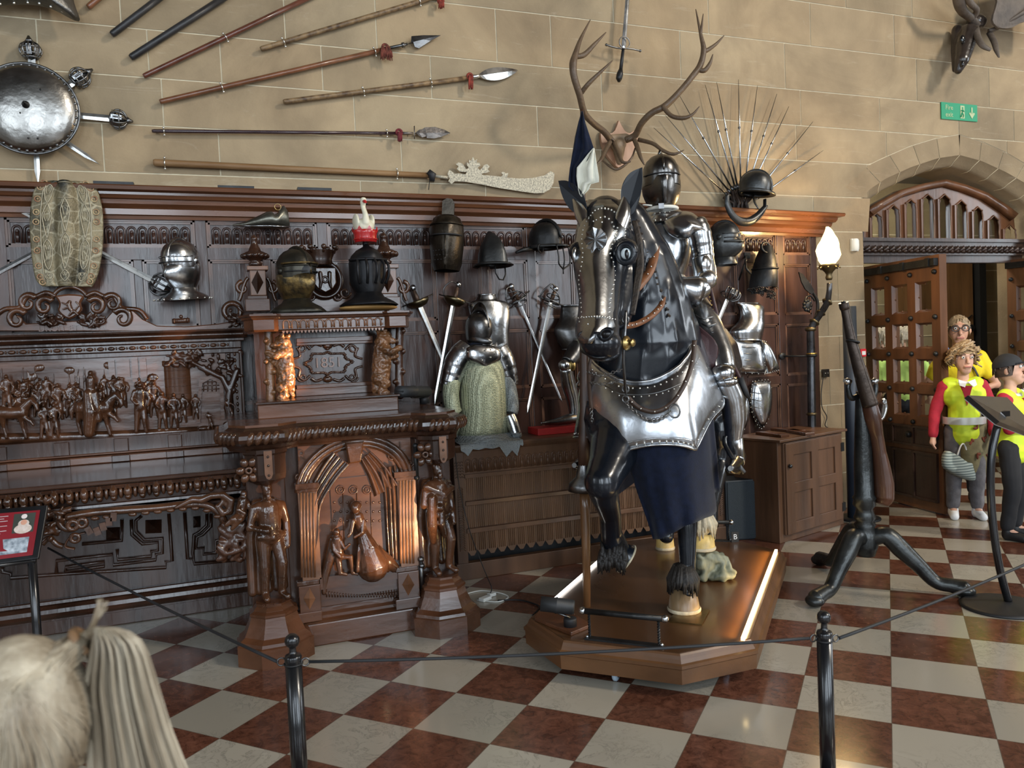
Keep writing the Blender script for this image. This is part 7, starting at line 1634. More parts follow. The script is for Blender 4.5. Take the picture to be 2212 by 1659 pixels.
# ============================================================ RADIATOR COVER AND WHAT STANDS ON IT
RY=5.06;xl=PY(978,970,RY).x;xr=PY(1568,1080,RY).x;ZR=.925
rc=thing('radiator_cover','long low brown oak radiator cover with slatted front below the crossed swords','cabinet',((xl+xr)/2,RY+.15,0))
def rz(y): return PY(1100,y,RY).z
g=G();g.sweep([(-.38,ZR-.05),(.004,ZR-.05),(.012,ZR-.04),(.02,ZR-.03),(.03,ZR-.012),(.03,ZR),(-.38,ZR)],[(xl-.01,RY,0),(xr+.01,RY,0)]);g.obj('top',OAK,rc)
g=G();g.bx(xl,xl+.075,RY,RY+.36,0,ZR-.05);g.obj('corner_post',OAK,rc,bev=.004);g=G();g.bx(xr-.075,xr,RY,RY+.36,0,ZR-.05);g.obj('corner_post',OAK,rc,bev=.004)
for xx in (xl+.0375,xr-.0375):
 g=G();z=.2
 while z < .62: g.torus((xx,RY-.002,z),.018,.004,FACE,10,5,0,pi);z+=.016
 for i in range(6):
  for j in range(3): g.torus((xx-.02+.02*j,RY-.002,.7+.02*i),.009,.003,FACE,8,4,0,pi)
 g.obj('scale_carving',OAK,rc)
g=G();g.bx(xl+.075,xr-.075,RY+.005,RY+.03,rz(1018),ZR-.05);g.obj('frieze_board',OAK,rc);arcade(G(),xl+.08,xr-.08,rz(1012),rz(985),RY+.005,.0495,.006).obj('carved_frieze',OAK,rc)
g=G();g.bx(xl+.075,xr-.075,RY-.006,RY+.03,rz(1024),rz(1016));g.obj('rail_moulding',OAK,rc)
for ya,yb in ((1073,1082),(1131,1141)): g=G();g.bx(xl+.07,xr-.07,RY-.012,RY+.03,rz(yb),rz(ya));g.obj('shelf_rail',OAK,rc,bev=.003)
g=G();g.bx(xl-.015,xr+.015,RY-.015,RY+.05,0,.115);g.obj('base_rail',OAK,rc,bev=.004)
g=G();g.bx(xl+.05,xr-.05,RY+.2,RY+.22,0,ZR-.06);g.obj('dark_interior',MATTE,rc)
SL=mat('slat_oak',(.135,.07,.036),.5,0,.35,6,.2,26,(1,1,.08));n=round((xr-xl-.15)/.0715);w=(xr-xl-.15)/n;zb=.19;ztp=rz(1020)
for i in range(n):
 x=xl+.075+w*(i+.5);g=G();h_=w*.485
 g.prism([V((x+a,RY+.028,z)) for a,z in ((-h_,ztp),(-h_,zb),(-h_*.35,zb-.035),(h_*.35,zb-.035),(h_,zb),(h_,ztp))],(0,-.012,0))
 for s in (-.5,-.17,.17,.5): g.tube([(x+s*h_*1.2,RY+.015,zb),(x+s*h_*1.2,RY+.015,ztp)],.0035,5)
 g.obj('slat',SL,rc)
# armour bust with mail shirt
YB2=5.21
ar=thing('armour_bust','half suit with steel shoulders, crested helmet and pale green mail shirt on the radiator cover','armour',PY(1045,950,YB2))
def mail_mat(name,c1,c2,sc):
 m=bpy.data.materials.new(name);m.use_nodes=True;nt=m.node_tree;b=nt.nodes['Principled BSDF'];L=nt.links.new;MATS[name]=m
 tc=_n(nt,'ShaderNodeTexCoord');mp=_n(nt,'ShaderNodeMapping');mp.inputs['Scale'].default_value=(1,.5,1);L(tc.outputs['Object'],mp.inputs[0])
 v=_n(nt,'ShaderNodeTexVoronoi');v.inputs['Scale'].default_value=sc;v.inputs['Randomness'].default_value=.25;L(mp.outputs[0],v.inputs[0])
 r=_n(nt,'ShaderNodeValToRGB');e=r.color_ramp.elements;e[0].position=.15;e[0].color=(*c1,1);e[1].position=.5;e[1].color=(*c2,1);L(v.outputs['Distance'],r.inputs[0]);L(r.outputs[0],b.inputs['Base Color'])
 bp=_n(nt,'ShaderNodeBump');bp.inputs['Strength'].default_value=.8;bp.inputs['Distance'].default_value=.006;L(v.outputs['Distance'],bp.inputs['Height']);L(bp.outputs[0],b.inputs['Normal'])
 b.inputs['Roughness'].default_value=.45;b.inputs['Metallic'].default_value=.45;return m
MAIL=mail_mat('green_grey_mail',(.12,.14,.085),(.52,.55,.38),95);MAILG=mail_mat('grey_mail',(.05,.055,.06),(.26,.29,.3),110)
def aring(y,xa,xb,dep,Y=YB2,n=28):
 A,B=PY(xa,y,Y),PY(xb,y,Y);c_=(A+B)/2;w=(B.x-A.x)/2;return [c_+V((w*math.sin(2*pi*i/n),-dep*math.cos(2*pi*i/n),0)) for i in range(n)]
G().rings([aring(*a) for a in ((775,1005,1082,.1),(800,998,1088,.13),(840,995,1090,.15),(880,996,1092,.15),(920,990,1095,.15),(942,985,1098,.155))],True).obj('mail_shirt',MAIL,ar)
g=G();B_=aring(935,984,1102,.165);rs=[B_];zt_=ZR+.004
rs.append([V((p.x*1.0+(p.x-PY(1043,940,YB2).x)*.12,p.y-.03,zt_+.012)) for p in B_]);g.rings(rs,False)
front=[p for p in rs[1] if p.y < YB2];front.sort(key=lambda p: p.x);nf=len(front)
lo=[V((p.x,min(p.y,RY-.036),ZR-.008)) for p in front];lo2=[V((p.x,RY-.04,ZR-.02-(.055 if i in (2,3) else .085 if i in (nf-6,nf-5,nf-4) else .02)*(1 if i % 2 else .5))) for i,p in enumerate(front)]
g.rings([front,[V((p.x,RY-.034,zt_)) for p in front],lo,lo2],False,False);g.obj('mail_skirt',MAILG,ar)
for P in ([(978,815,5.2,19),(974,850,5.18,18),(978,880,5.17,17),(985,893,5.17,15)],[(1094,815,5.2,17),(1102,850,5.18,16),(1106,880,5.16,15),(1104,893,5.15,13)]):
 g=G();stube(g,[PY(x,y,Y) for x,y,Y,r in P],[r*kpx(x,y,Y) for x,y,Y,r in P],16);g.obj('mail_sleeve',MAIL if P[0][0] < 1000 else MAILG,ar)
for mir,xs in ((0,[(1012,752,26),(992,775,27),(981,800,25),(974,822,22),(972,832,21)]),(1,[(1072,752,24),(1086,778,25),(1095,803,22),(1101,822,18),(1103,832,16)])):
 pts=spline([PY(x,y,YB2) for x,y,r in xs],8);nl=len(pts);rr=lerpr([r*kpx(x,y,YB2) for x,y,r in xs],8);g=G();g.tube(pts,[r*(1+.06*((i*5/nl) % 1)) for i,r in enumerate(rr)],24);g.obj('shoulder_lames',STEEL,ar)
def ar_plate(L,Y,bul,nm,m=STEEL): dome_plate(G(),smooth_out(pxs(L,Y),3),NW,bul,6).obj(nm,m,ar)
ar_plate([(1008,752),(1024,744),(1060,744),(1078,752),(1082,775),(1062,790),(1046,797),(1030,788),(1008,776)],5.12,.045,'chest_plate')
g=G();g.rings([aring(744,1016,1068,.1),aring(752,1018,1066,.09),aring(735,1023,1060,.07)],False);g.obj('gorget',STEEL,ar)
g=G()
for x,y in ((1000,752),(1010,760),(1020,770),(1042,778),(1060,772),(1072,762),(1082,756),(1088,770),(1095,790),(988,780),(1050,755),(1064,752)): g.ell(PY(x,y,5.07),.006,None,6,4)
g.obj('rivet',STUD,ar)
P=PY(1034,716,5.2);M4=at(P,R(22),R(6),0,.82)
part(hl([(-.1,.085,.1,.11,.2),(-.05,.1,.12,.125,.3)]+[(z+.01,a,b,c) for z,a,b,c in SKULL]),M4,'helmet',DSTEEL,ar)
g=G();sp=comb_arc(.155,.13,.01,.0,.2,2.7);g.rings([[p+V((.006,0,0)),V((p.x,p.y*1.1,p.z+.085*math.sin(pi*i/14)**.8)),p-V((.006,0,0))] for i,p in enumerate(sp)],True);part(g,M4,'helmet_comb',DSTEEL,ar)
part(hl([(-.045,.1,.13,.1,.3),(-.07,.1,.17,.1,.4),(-.09,.095,.16,.09,.4),(-.06,.09,.12,.09,.3)]),M4,'helmet_peak',DSTEEL,ar);part(hl([(-.13,.075,.085,.095),(-.08,.09,.1,.11)],cap=True),M4,'neck_stand',mat('navy_felt',(.01,.015,.03),.8),ar)
for P in ([(1100,898,5.14,12),(1107,915,5.12,12),(1114,938,5.1,11)],[(985,905,5.14,13),(978,930,5.12,12),(976,945,5.1,10)]):
 g=G();stube(g,[PY(x,y,Y) for x,y,Y,r in P],[r*kpx(x,y,Y)*1.15 for x,y,Y,r in P],16);g.obj('vambrace',STEEL,ar)
ar_plate([(1106,925),(1124,928),(1126,945),(1108,948)],5.1,.02,'mail_cuff',MAILG)
# red box with leg armour
RBX=PY(1160,935,5.22).x;RBX2=PY(1262,935,5.22).x;g=G();g.bx(RBX,RBX2,5.2,5.4,ZR+.001,ZR+.05);tag(g.obj('red_box',mat('red_cloth_block',(.35,.012,.01),.6,0,.1,20),bev=.004),'flat scarlet cloth-covered block on the radiator cover under the leg armour','box')
lg=thing('leg_armour','single steel leg armour standing on the red block beside the horse','armour',PY(1235,918,5.3))
def lgt(P,nm,m=DSTEEL): g=G();stube(g,[PY(x,y,Y) for x,y,Y,r in P],[r*kpx(x,y,Y) for x,y,Y,r in P],16);g.obj(nm,m,lg)
lgt([(1248,745,5.3,20),(1240,765,5.28,19),(1226,784,5.25,15)],'cuisse');lgt([(1222,795,5.25,13),(1228,830,5.3,16),(1236,860,5.32,14),(1240,895,5.33,10),(1241,903,5.33,11)],'greave',STEEL)
g=G();g.ell(PY(1219,789,5.24),(.045,.045,.045));g.obj('knee_cop',STEEL,lg);g=G();g.ell(PY(1236,790,5.22),(.03,.015,.04));g.obj('knee_wing',BRASS,lg)
lgt([(1243,903,5.33,11),(1228,905,5.3,11),(1205,910,5.27,8),(1180,913,5.24,4),(1168,914,5.23,1.5)],'sabaton')
# ============================================================ RIGHT-HAND SIDE
B0,B1=V((3.887,4.753,0)),V((4.739,5.003,0));dx=(B1-B0).normalized();nb=V((-dx.y,dx.x,0));WC=(B1-B0).length;ZC=PY(1690,950,B0.y).z
cb=thing('oak_cupboard','low square oak cupboard with a four-panel door below the wall torch','cupboard',B0+dx*WC/2+nb*.22)
CM=Matrix((dx,nb,V((0,0,1)))).transposed()
def cbx(g,a0,a1,b0,b1,z0,z1): g.box(B0+dx*(a0+a1)/2+nb*(b0+b1)/2+V((0,0,(z0+z1)/2)),(a1-a0,b1-b0,z1-z0),CM);return g
cbx(G(),0,WC,.02,.42,0,ZC-.02).obj('body',OAK,cb,bev=.004);cbx(G(),-.02,WC+.02,-.02,.44,ZC-.02,ZC).obj('top',OAK,cb,bev=.004)
cbx(G(),.05,WC-.05,-.0,.02,.06,ZC-.03).obj('door',OAK,cb,bev=.003)
dr=cb.children[-1]
zm=(.06+ZC-.03)/2
g=G()
for a0,a1 in ((.06,.16),(WC/2-.045,WC/2+.045),(WC-.16,WC-.06)): cbx(g,a0,a1,-.014,.002,.06,ZC-.035)
g.obj('door_stile',OAK,dr,bev=.004);g=G()
for z0,z1 in ((.06,.15),(zm-.04,zm+.04),(ZC-.13,ZC-.035)): cbx(G(),.15,WC-.15,-.0135,.002,z0,z1).obj('door_rail',OAK,dr,bev=.004)
g=G();g.ell(B0+dx*.09+nb*-.028+V((0,0,ZC*.74)),.017);g.tube([B0+dx*.09+V((0,0,ZC*.74)),B0+dx*.09-nb*.025+V((0,0,ZC*.74))],.008,8);g.obj('knob',BLACK,dr)
for z in (ZC*.82,ZC*.2): cbx(G(),WC-.075,WC-.03,-.018,-.0,z-.035,z+.035).obj('hinge',BLACKIRON,dr)
for i,(a,b,r_) in enumerate(((.2,.2,.1),(.5,.26,.2),(.42,.1,-.1))):
 g=G();g.box(B0+dx*a+nb*b+V((0,0,ZC+.012)),(.3,.08,.022),CM @ Matrix.Rotation(r_+1.2,3,'Z'));g.obj('lid_slat',WOODR,cb,bev=.003)
g=G();a=PZ(1572,1170);b=PZ(1645,1164);zz=PY(1600,1036,a.y).z;d=(b-a).normalized();n_=V((-d.y,d.x,0));L=(b-a).length
sp_=thing('loudspeaker','black upright floor loudspeaker between the horse platform and the oak cupboard','speaker',(a+b)/2+n_*.12);SM=Matrix((d,n_,V((0,0,1)))).transposed()
g.box((a+b)/2+n_*.13+V((0,0,zz/2)),(L,.24,zz),SM);g.obj('cabinet',mat('blue_black_cabinet',(.012,.018,.024),.5),sp_,bev=.008);g=G();g.box((a+b)/2+n_*.008+V((0,0,zz/2)),(L*.9,.012,zz*.94),SM);g.obj('grille',mat('speaker_grille',(.02,.03,.038),.6,0,.3,200,.6,260),sp_)
c_=PZ(1588,1171,ZP0) ;lc=thing('letter_card','tiny dark card with a white letter at the back corner of the horse platform','sign',c_);g=G();g.box(c_+V((0,0,.035)),(.05,.006,.07),Matrix.Rotation(R(-15),3,'Z'));g.obj('card',MATTE,lc);text('B',.05,c_+Matrix.Rotation(R(-15),3,'Z') @ V((0,-.005,.036)),Matrix.Rotation(R(-15),3,'Z') @ FACE,'lettering',mat('white_print',(.8,.8,.8),.6),lc,.001)
# wall torch lamp
YLm=5.27;tl=thing('wall_torch_lamp','iron torch-shaped wall lamp with glowing flame glass at the end of the panelling','lamp',PY(1752,940,YLm))
GUN=mat('gunmetal',(.09,.09,.095),.3,.9,.3,10,.1)
def lp(L,nm,m=GUN,n=12): g=G();stube(g,[PY(x,y,Y) for x,y,Y,r in L],[r*kpx(x,y,Y) for x,y,Y,r in L],n);return g.obj(nm,m,tl)
lp([(1754,942,5.3,9),(1753,850,5.3,9),(1752,760,5.3,9),(1751,718,5.28,8.5),(1752,705,5.27,8)],'pole');lp([(1752,712,5.27,8),(1758,698,5.25,8),(1772,678,5.2,7.5),(1786,655,5.14,7),(1791,630,5.1,6),(1792,612,5.1,6)],'arm')
for x,y,Y,r,h in ((1753,894,5.3,12,6),(1751,711,5.275,13,9),(1759,696,5.25,12,7),(1773,676,5.2,11,5),(1787,652,5.14,12,7)): k=kpx(x,y,Y);g=G();g.lathe([(.001,-h*k/2),(r*k*.8,-h*k/2),(r*k,0),(r*k*.8,h*k/2),(.001,h*k/2)],PY(x,y,Y),Matrix.Rotation(.0 if x < 1758 else .7,3,'Y'),16);g.obj('collar',mat('aged_bronze',(.14,.11,.06),.4,.9,.3,14),tl)
k=kpx(1790,570,5.1);o5=PY(1791,605,5.1);g=G();g.lathe([(.001,0),(6*k,0),(8*k,6*k),(6*k,12*k),(9*k,18*k),(17*k,26*k),(21*k,32*k),(22*k,35*k),(14*k,36*k),(.001,36*k)],o5,None,20)
for i in range(8): a=2*pi*i/8;g.tube([o5+V((math.cos(a)*20*k,math.sin(a)*20*k,30*k)),o5+V((math.cos(a)*25*k,math.sin(a)*25*k,26*k))],2*k,6)
g.obj('lamp_cup',MATS['aged_bronze'],tl)
FL=bpy.data.materials.new('flame_glass');FL.use_nodes=True;b_n=FL.node_tree.nodes['Principled BSDF'];b_n.inputs['Base Color'].default_value=(1,.85,.4,1);b_n.inputs['Emission Color'].default_value=(1,.74,.3,1);b_n.inputs['Emission Strength'].default_value=7
g=G();rs=[]
for y,r,sx in ((570,15,0),(562,21,0),(552,25,-.5),(540,25,-1),(528,22,-.5),(516,17,1),(505,11,1),(497,7,0),(490,3,-3)):
 c_=PY(1790+sx,y,5.1);rs.append([c_+V((math.cos(2*pi*i/24)*r*k*(1+.07*math.cos(5*2*pi*i/24+y*.2)),math.sin(2*pi*i/24)*r*k*(1+.07*math.cos(5*2*pi*i/24+y*.2)),0)) for i in range(24)])
g.rings(rs,True);g.obj('flame_shade',FL,tl,'glowing flame-shaped glass')
l=bpy.data.lights.new('torch_glow','POINT');l.energy=34;l.color=(1,.66,.3);l.shadow_soft_size=.07;o=bpy.data.objects.new('torch_glow',l);C.objects.link(o);o.location=PY(1790,520,4.93)
g=G();a,b=PY(1692,769,5.41),PY(1752,769,5.3);g.tube([a,b],.02,8,True,.4);g.ell(PY(1690,769,5.41),(.035,.012,.03));g.torus(PY(1753,768,5.3),.036,.012,None,16,8);g.obj('bracket_strap',BLACKIRON,tl);g=G();g.torus(PY(1753,764,5.3),.038,.007,None,16,6);g.obj('bracket_trim',GOLD,tl)
g=G();g.prism(pxs([(1724,588),(1732,592),(1748,612),(1757,628),(1752,636),(1746,632),(1738,625),(1730,610)],5.24),NW*.012);stube(g,pxs([(1752,628),(1764,646),(1766,668),(1758,696)],5.25),[.012,.013,.014,.012],8);g.obj('iron_leaf',BLACKIRON,tl)
g=G();g.ell(PY(1744,660,5.24),(.042,.03,.05))
for i in range(9): a=2*pi*i/9;g.ell(PY(1744,660,5.225)+V((math.cos(a)*.034,0,math.sin(a)*.04)),.016,None,8,6)
stube(g,pxs([(1738,652),(1742,642),(1752,640),(1760,650)],5.25),.008,8);g.obj('iron_rosette',BLACKIRON,tl)
# small fittings on the stone
p=PY(1847,529,YW-.02);g=G();g.rings([[p+V((x*s,-.03*math.sqrt(max(0,1-x*x/.0016))*s,z)) for x in [(-.04+.08*i/10) for i in range(11)]] for z,s in ((-.055,.6),(-.04,.95),(0,1),(.04,.95),(.055,.6))],False,False);g.bx(p.x-.038,p.x+.038,p.y-.002,YW-.002,p.z-.055,p.z+.055);tag(g.obj('motion_sensor',mat('white_plastic',(.75,.75,.7),.45,0,.03,5)),'small white motion sensor on the stone beside the doorway arch','sensor')
p=PY(1782,806,YW-.012);so=thing('wall_socket','black wall socket box with a hanging lead beside the wall torch','socket',p);g=G();g.bx(p.x-.03,p.x+.035,YW-.03,YW-.002,p.z-.035,p.z+.035);g.obj('plate',BLACK,so,bev=.003);g=G()
for x in (-.012,.016): g.ell(p+V((x,-.02,0)),(.006,.004,.004),None,8,5)
g.obj('indicator',STUD,so);g=G();stube(g,pxs([(1778,816),(1774,850),(1776,880),(1786,900),(1782,918),(1790,925)],YW-.02),.004,6);g.obj('lead',MATTE,so)
p=PY(1863,762,YW-.015);fc=thing('fire_call_point','small red fire call point on the stone beside the open door','alarm',p);g=G();g.bx(p.x-.032,p.x+.032,YW-.03,YW-.003,p.z-.035,p.z+.035);g.obj('box',mat('alarm_red',(.6,.02,.03),.4,0,.1,5),fc,bev=.004);g=G();g.bx(p.x-.02,p.x+.02,YW-.033,YW-.03,p.z-.02,p.z+.015);g.obj('white_panel',MATS['white_plastic'],fc)
# dark upright tube with a round foot
c_=PZ(1846,1122);tb=thing('upright_tube','tall slim dark blue-black tube standing behind the musket stand','column',(c_.x,c_.y,0));zt_=PY(1830,662,c_.y).z
G().tube([V((c_.x,c_.y,.02)),V((c_.x,c_.y,zt_))],.055,28).obj('tube',mat('midnight_tube',(.018,.026,.04),.42,0,.1,4),tb);cc=PZ(1885,1118);G().lathe([(.001,0),(.17,0),(.17,.012),(.15,.02),(.001,.02)],(c_.x+.05,c_.y,0),None,32).obj('foot_disc',MATTE,tb)
# ---------------- wall-piece musket on its tripod stand
HUB=V((3.60,3.66,0));IRN=mat('cast_iron_stand',(.045,.047,.046),.34,.75,.4,10,.2,40)
ms=thing('gun_stand','cast iron tripod stand with cabriole legs carrying the big wall musket','stand',HUB);hz=PY(1868,1165,HUB.y).z
zc1=lambda y: PY(1868,y,HUB.y).z
kk=kpx(1868,1100,HUB.y)
HX=PY(1868,1120,HUB.y).x;HUB.x=HX
g=G();g.lathe([(.001,zc1(1205)),(20*kk,zc1(1200)),(27*kk,zc1(1180)),(26*kk,zc1(1150)),(20*kk,zc1(1140)),(24*kk,zc1(1132)),(18*kk,zc1(1126)),(24*kk,zc1(1118)),(20*kk,zc1(1108)),(18*kk,zc1(1098)),(25*kk,zc1(1090)),(23*kk,zc1(1080)),(26*kk,zc1(1075)),(21*kk,zc1(1068)),(20*kk,zc1(1000)),(17*kk,zc1(930)),(14*kk,zc1(860)),(12*kk,zc1(845)),(.001,zc1(845))],HUB,None,24);g.obj('column',IRN,ms)
for F in (V((3.137,3.56,0)),V((3.98,3.30,0)),V((3.737,4.19,0))):
 d=(F-HUB);d.z=0;pts=[HUB+d*t+V((0,0,z)) for t,z in ((.06,hz-.0),(.22,hz+.03),(.38,hz-.05),(.55,hz*.55),(.72,hz*.25),(.88,.06),(1.0,.045),(1.06,.035))]
 g=G();stube(g,pts,[.045,.055,.055,.045,.04,.042,.05,.03],12);g.ell(HUB+d*1.02+V((0,0,.035)),(.055,.055,.035));g.obj('leg',IRN,ms)
YM=HUB.y-.06
g=G()
for s in (-1,1):
 x0=1862;stube(g,[PY(1866,850,HUB.y),PY(1862+s*22,860,HUB.y),PY(1862+s*30,840,HUB.y),PY(1862+s*28,825,HUB.y)],[.018,.018,.014,.014],8)
g.obj('yoke',IRN,ms)
for s in (-1,1): g=G();g.ell(PY(1860+s*29,824,HUB.y),(.022,.022,.022));g.tube([PY(1860+s*22,824,HUB.y),PY(1860+s*36,822,HUB.y)],.012,8);g.obj('trunnion_knob',STEEL,ms)
mk=thing('wall_musket','huge old musket tilted upright in the iron stand, muzzle up','gun',PY(1900,1090,YM));IR2=mat('brown_gun_barrel',(.05,.036,.028),.36,.7,.4,9,.2);STK=mat('musket_stock',(.075,.03,.016),.34,0,.5,7,.2,30,(1,1,.2),coat=.3)
def mt_(L,nm,m,n=14,fl=1.0): g=G();stube(g,[PY(x,y,Y) for x,y,Y,r in L],[r*kpx(x,y,Y) for x,y,Y,r in L],n,6,fl);return g.obj(nm,m,mk)
mt_([(1822,654,YM+.02,11),(1824,664,YM+.02,11),(1826,672,YM+.02,9),(1838,730,YM+.01,11),(1850,775,YM,13),(1866,830,YM-.01,16),(1880,876,YM-.02,18)],'barrel',IR2)
g=G();g.ell(PY(1822,653,YM+.02),(.015,.015,.008));g.obj('bore',NOS,mk)
mt_([(1858,790,YM+.03,13),(1872,850,YM+.02,19),(1884,900,YM,22),(1893,940,YM,17),(1899,975,YM,17),(1904,1010,YM,22),(1908,1045,YM,26),(1909,1075,YM,25),(1905,1090,YM,14)],'stock',STK,16,.75)
for x,y in ((1842,738),(1868,830)): k=kpx(x,y,YM);g=G();g.torus(PY(x,y,YM),13*k,3*k,Matrix.Rotation(.25,3,'Y'),16,6);g.obj('barrel_band',BLACKIRON,mk)
g=G();g.box(PY(1906,884,YM-.03),(.03,.03,.09),Matrix.Rotation(.2,3,'Y'));stube(g,pxs([(1908,862,),(1914,880),(1908,900),(1898,910)],YM-.04),.01,8);g.torus(PY(1911,868,YM-.05),.012,.004,FACE,12,5);g.obj('lock',STEEL,mk)
# ---------------- right-hand lectern
lb_=PZ(2165,1311);le=thing('information_lectern','black curved-pole information lectern near the doorway','lectern',lb_)
g=G();g.lathe([(.001,0),(.21,0),(.212,.008),(.19,.018),(.04,.026),(.001,.026)],lb_,None,40);g.obj('base',MATTE,le)
Yl=lb_.y
g=G();stube(g,[PY(x,y,Yl) for x,y in ((2178,1298),(2160,1230),(2147,1150),(2140,1060),(2142,985),(2152,930),(2160,905))],.021,14);g.obj('pole',BLACK,le)
q=[PY(2087,857,3.02),PY(2172,861,3.36),PY(2262,955,3.34),PY(2155,914,2.96)];nn=(q[1]-q[0]).cross(q[3]-q[0]).normalized();nn=nn if nn.z > 0 else -nn
g=G();g.prism([p-nn*.012 for p in q],nn*.024);g.obj('panel',BLACK,le);g=G();c_=sum(q,V())/4;g.prism([p.lerp(c_,.03)-nn*.0125 for p in q],nn*-.006);g.obj('printed_sheet',mat('pale_sheet',(.6,.66,.68),.4,0,.1,8),le)
g=G();g.box((q[2]+q[3])/2*.35+(q[0]+q[1])/2*.65-nn*.03+V((0,0,-.0)),(.1,.1,.03));g.obj('panel_bracket',BLACK,le)
# ---------------- left information panel
Yi=4.05;ip=thing('information_board','red-printed information panel in a black frame on black legs in front of the sideboard','sign',PZ(80,1456))
q=[PY(-330,1128,Yi+.1),PY(104,1092,Yi+.1),PY(84,1207,Yi-.02),PY(-330,1262,Yi-.02)];nn=(q[1]-q[0]).cross(q[3]-q[0]).normalized();nn=nn if nn.y < 0 else -nn
g=G();g.prism([p-nn*.012 for p in q],nn*.022);g.obj('frame',BLACK,ip,bev=.003)
def bil(u,v,d=.012): return (q[0].lerp(q[1],u)).lerp(q[3].lerp(q[2],u),v)+nn*d
def quad(u0,u1,v0,v1,d,nm,m): g=G();g._f([g.v(bil(u,v,d)) for u,v in ((u0,v0),(u1,v0),(u1,v1),(u0,v1))],False);return g.obj(nm,m,ip)
quad(.03,.965,.09,.93,.0135,'red_sheet',mat('dark_red_print',(.20,.008,.014),.35,0,.08,4,coat=.3));quad(.6,.93,.58,.86,.0145,'grey_picture',mat('grey_photo_print',(.12,.15,.18),.35,0,.7,45,col2=(.5,.55,.6)))
quad(.83,.945,.13,.49,.0145,'portrait_ground',mat('portrait_ground',(.04,.045,.035),.4))
def blobf(u,v,ru,rv,d,m): g=G();g._f([g.v(bil(u+ru*math.cos(2*pi*i/20),v+rv*math.sin(2*pi*i/20),d)) for i in range(20)],False);return g
PP=mat('portrait_pale_dress',(.5,.4,.33),.5,0,.5,60,col2=(.65,.55,.5));blobf(.888,.42,.048,.09,.0155,0).obj('portrait_figure',PP,ip);blobf(.888,.32,.03,.07,.016,0).obj('portrait_figure',PP,ip);blobf(.888,.3,.017,.05,.0165,0).obj('portrait_figure',mat('portrait_skin',(.6,.3,.2),.5),ip);blobf(.886,.19,.016,.045,.0165,0).obj('portrait_figure',mat('portrait_white',(.7,.62,.58),.5),ip)
PR=mat('print_grey',(.5,.42,.42),.6)
for i,(u1) in enumerate((.8,.78,.8,.76,.8,.72,.8,.77)): quad(.64,u1,.15+.045*i,.162+.045*i,.0145,'print_line',PR)
for u in (.955,.3):
 a=q[3].lerp(q[2],u);G().tube([V((a.x,a.y+.02,0)),V((a.x,a.y+.02,a.z+.03))],.019,12).obj('leg',BLACK,ip);
g=G();a,b=q[3].lerp(q[2],.02),q[3].lerp(q[2],.98);g.tube([a+V((0,.01,-.008)),b+V((0,.01,-.008))],.01,8);g.obj('ledge',BLACK,ip)
# ---------------- barrier posts and cords
zpb=.62
def post(px,py,label):
 p=PZ(px,py,zpb);e=thing('barrier_post',label,'barrier post',(p.x,p.y,0),'black barrier posts');b=V((p.x,p.y,0));r=.0225
 k=(PZ(px+1,py,zpb)-PZ(px-1,py,zpb)).length/2
 g=G();g.lathe([(.001,0),(.15,0),(.15,.008),(.14,.014),(.03,.02),(.001,.02)],b,None,32);g.obj('base',BLACK,e)
 G().tube([b+V((0,0,.015)),b+V((0,0,zpb-.035))],17*k,20).obj('pole',BLACK,e)
 g=G();g.lathe([(17*k,zpb-.04),(18*k,zpb-.03),(16*k,zpb-.022),(10*k,zpb-.02),(7*k,zpb-.012),(7*k,zpb+.004),(9*k,zpb+.01),(.001,zpb+.01)],b,None,20);g.ell(b+V((0,0,zpb+.024)),15.5*k);g.obj('ball_finial',BLACK,e)
 rings=[]
 for s in (-1,1): g=G();c=b+RGT*(s*25*k)+V((0,0,zpb-.045));g.torus(c,8*k,1.8*k,FACE,16,6);g.obj('cord_ring',DSTEEL,e);rings.append(c+RGT*(s*8*k))
 g=G();g.torus(b+V((0,0,zpb-.05)),18.5*k,1.8*k,None,24,6);g.obj('cord_band',MATTE,e)
 return rings
r1=post(632,1400,'black ball-topped barrier post in front of the carved cupboard');r2=post(1780,1349,'black ball-topped barrier post in front of the musket stand')
def cord(label,a,b,sag):
 pts=[V(a).lerp(V(b),i/12)-V((0,0,sag*4*(i/12)*(1-i/12))) for i in range(13)];g=G();g.tube(pts,.0055,8);o=g.obj('barrier_rope',mat('black_elastic_cord',(.014,.015,.017),.6));tag(o,label,'cord','black barrier cords')
cord('black barrier cord running from the post by the carved cupboard towards the red information board',r1[0],PZ(104,1184,zpb-.05),.01);cord('black barrier cord strung between both posts across the platform front',r1[1],r2[0],.012);cord('black barrier cord running from the post by the musket stand towards the lectern',r2[1],PZ(2300,1180,zpb-.05),.012)
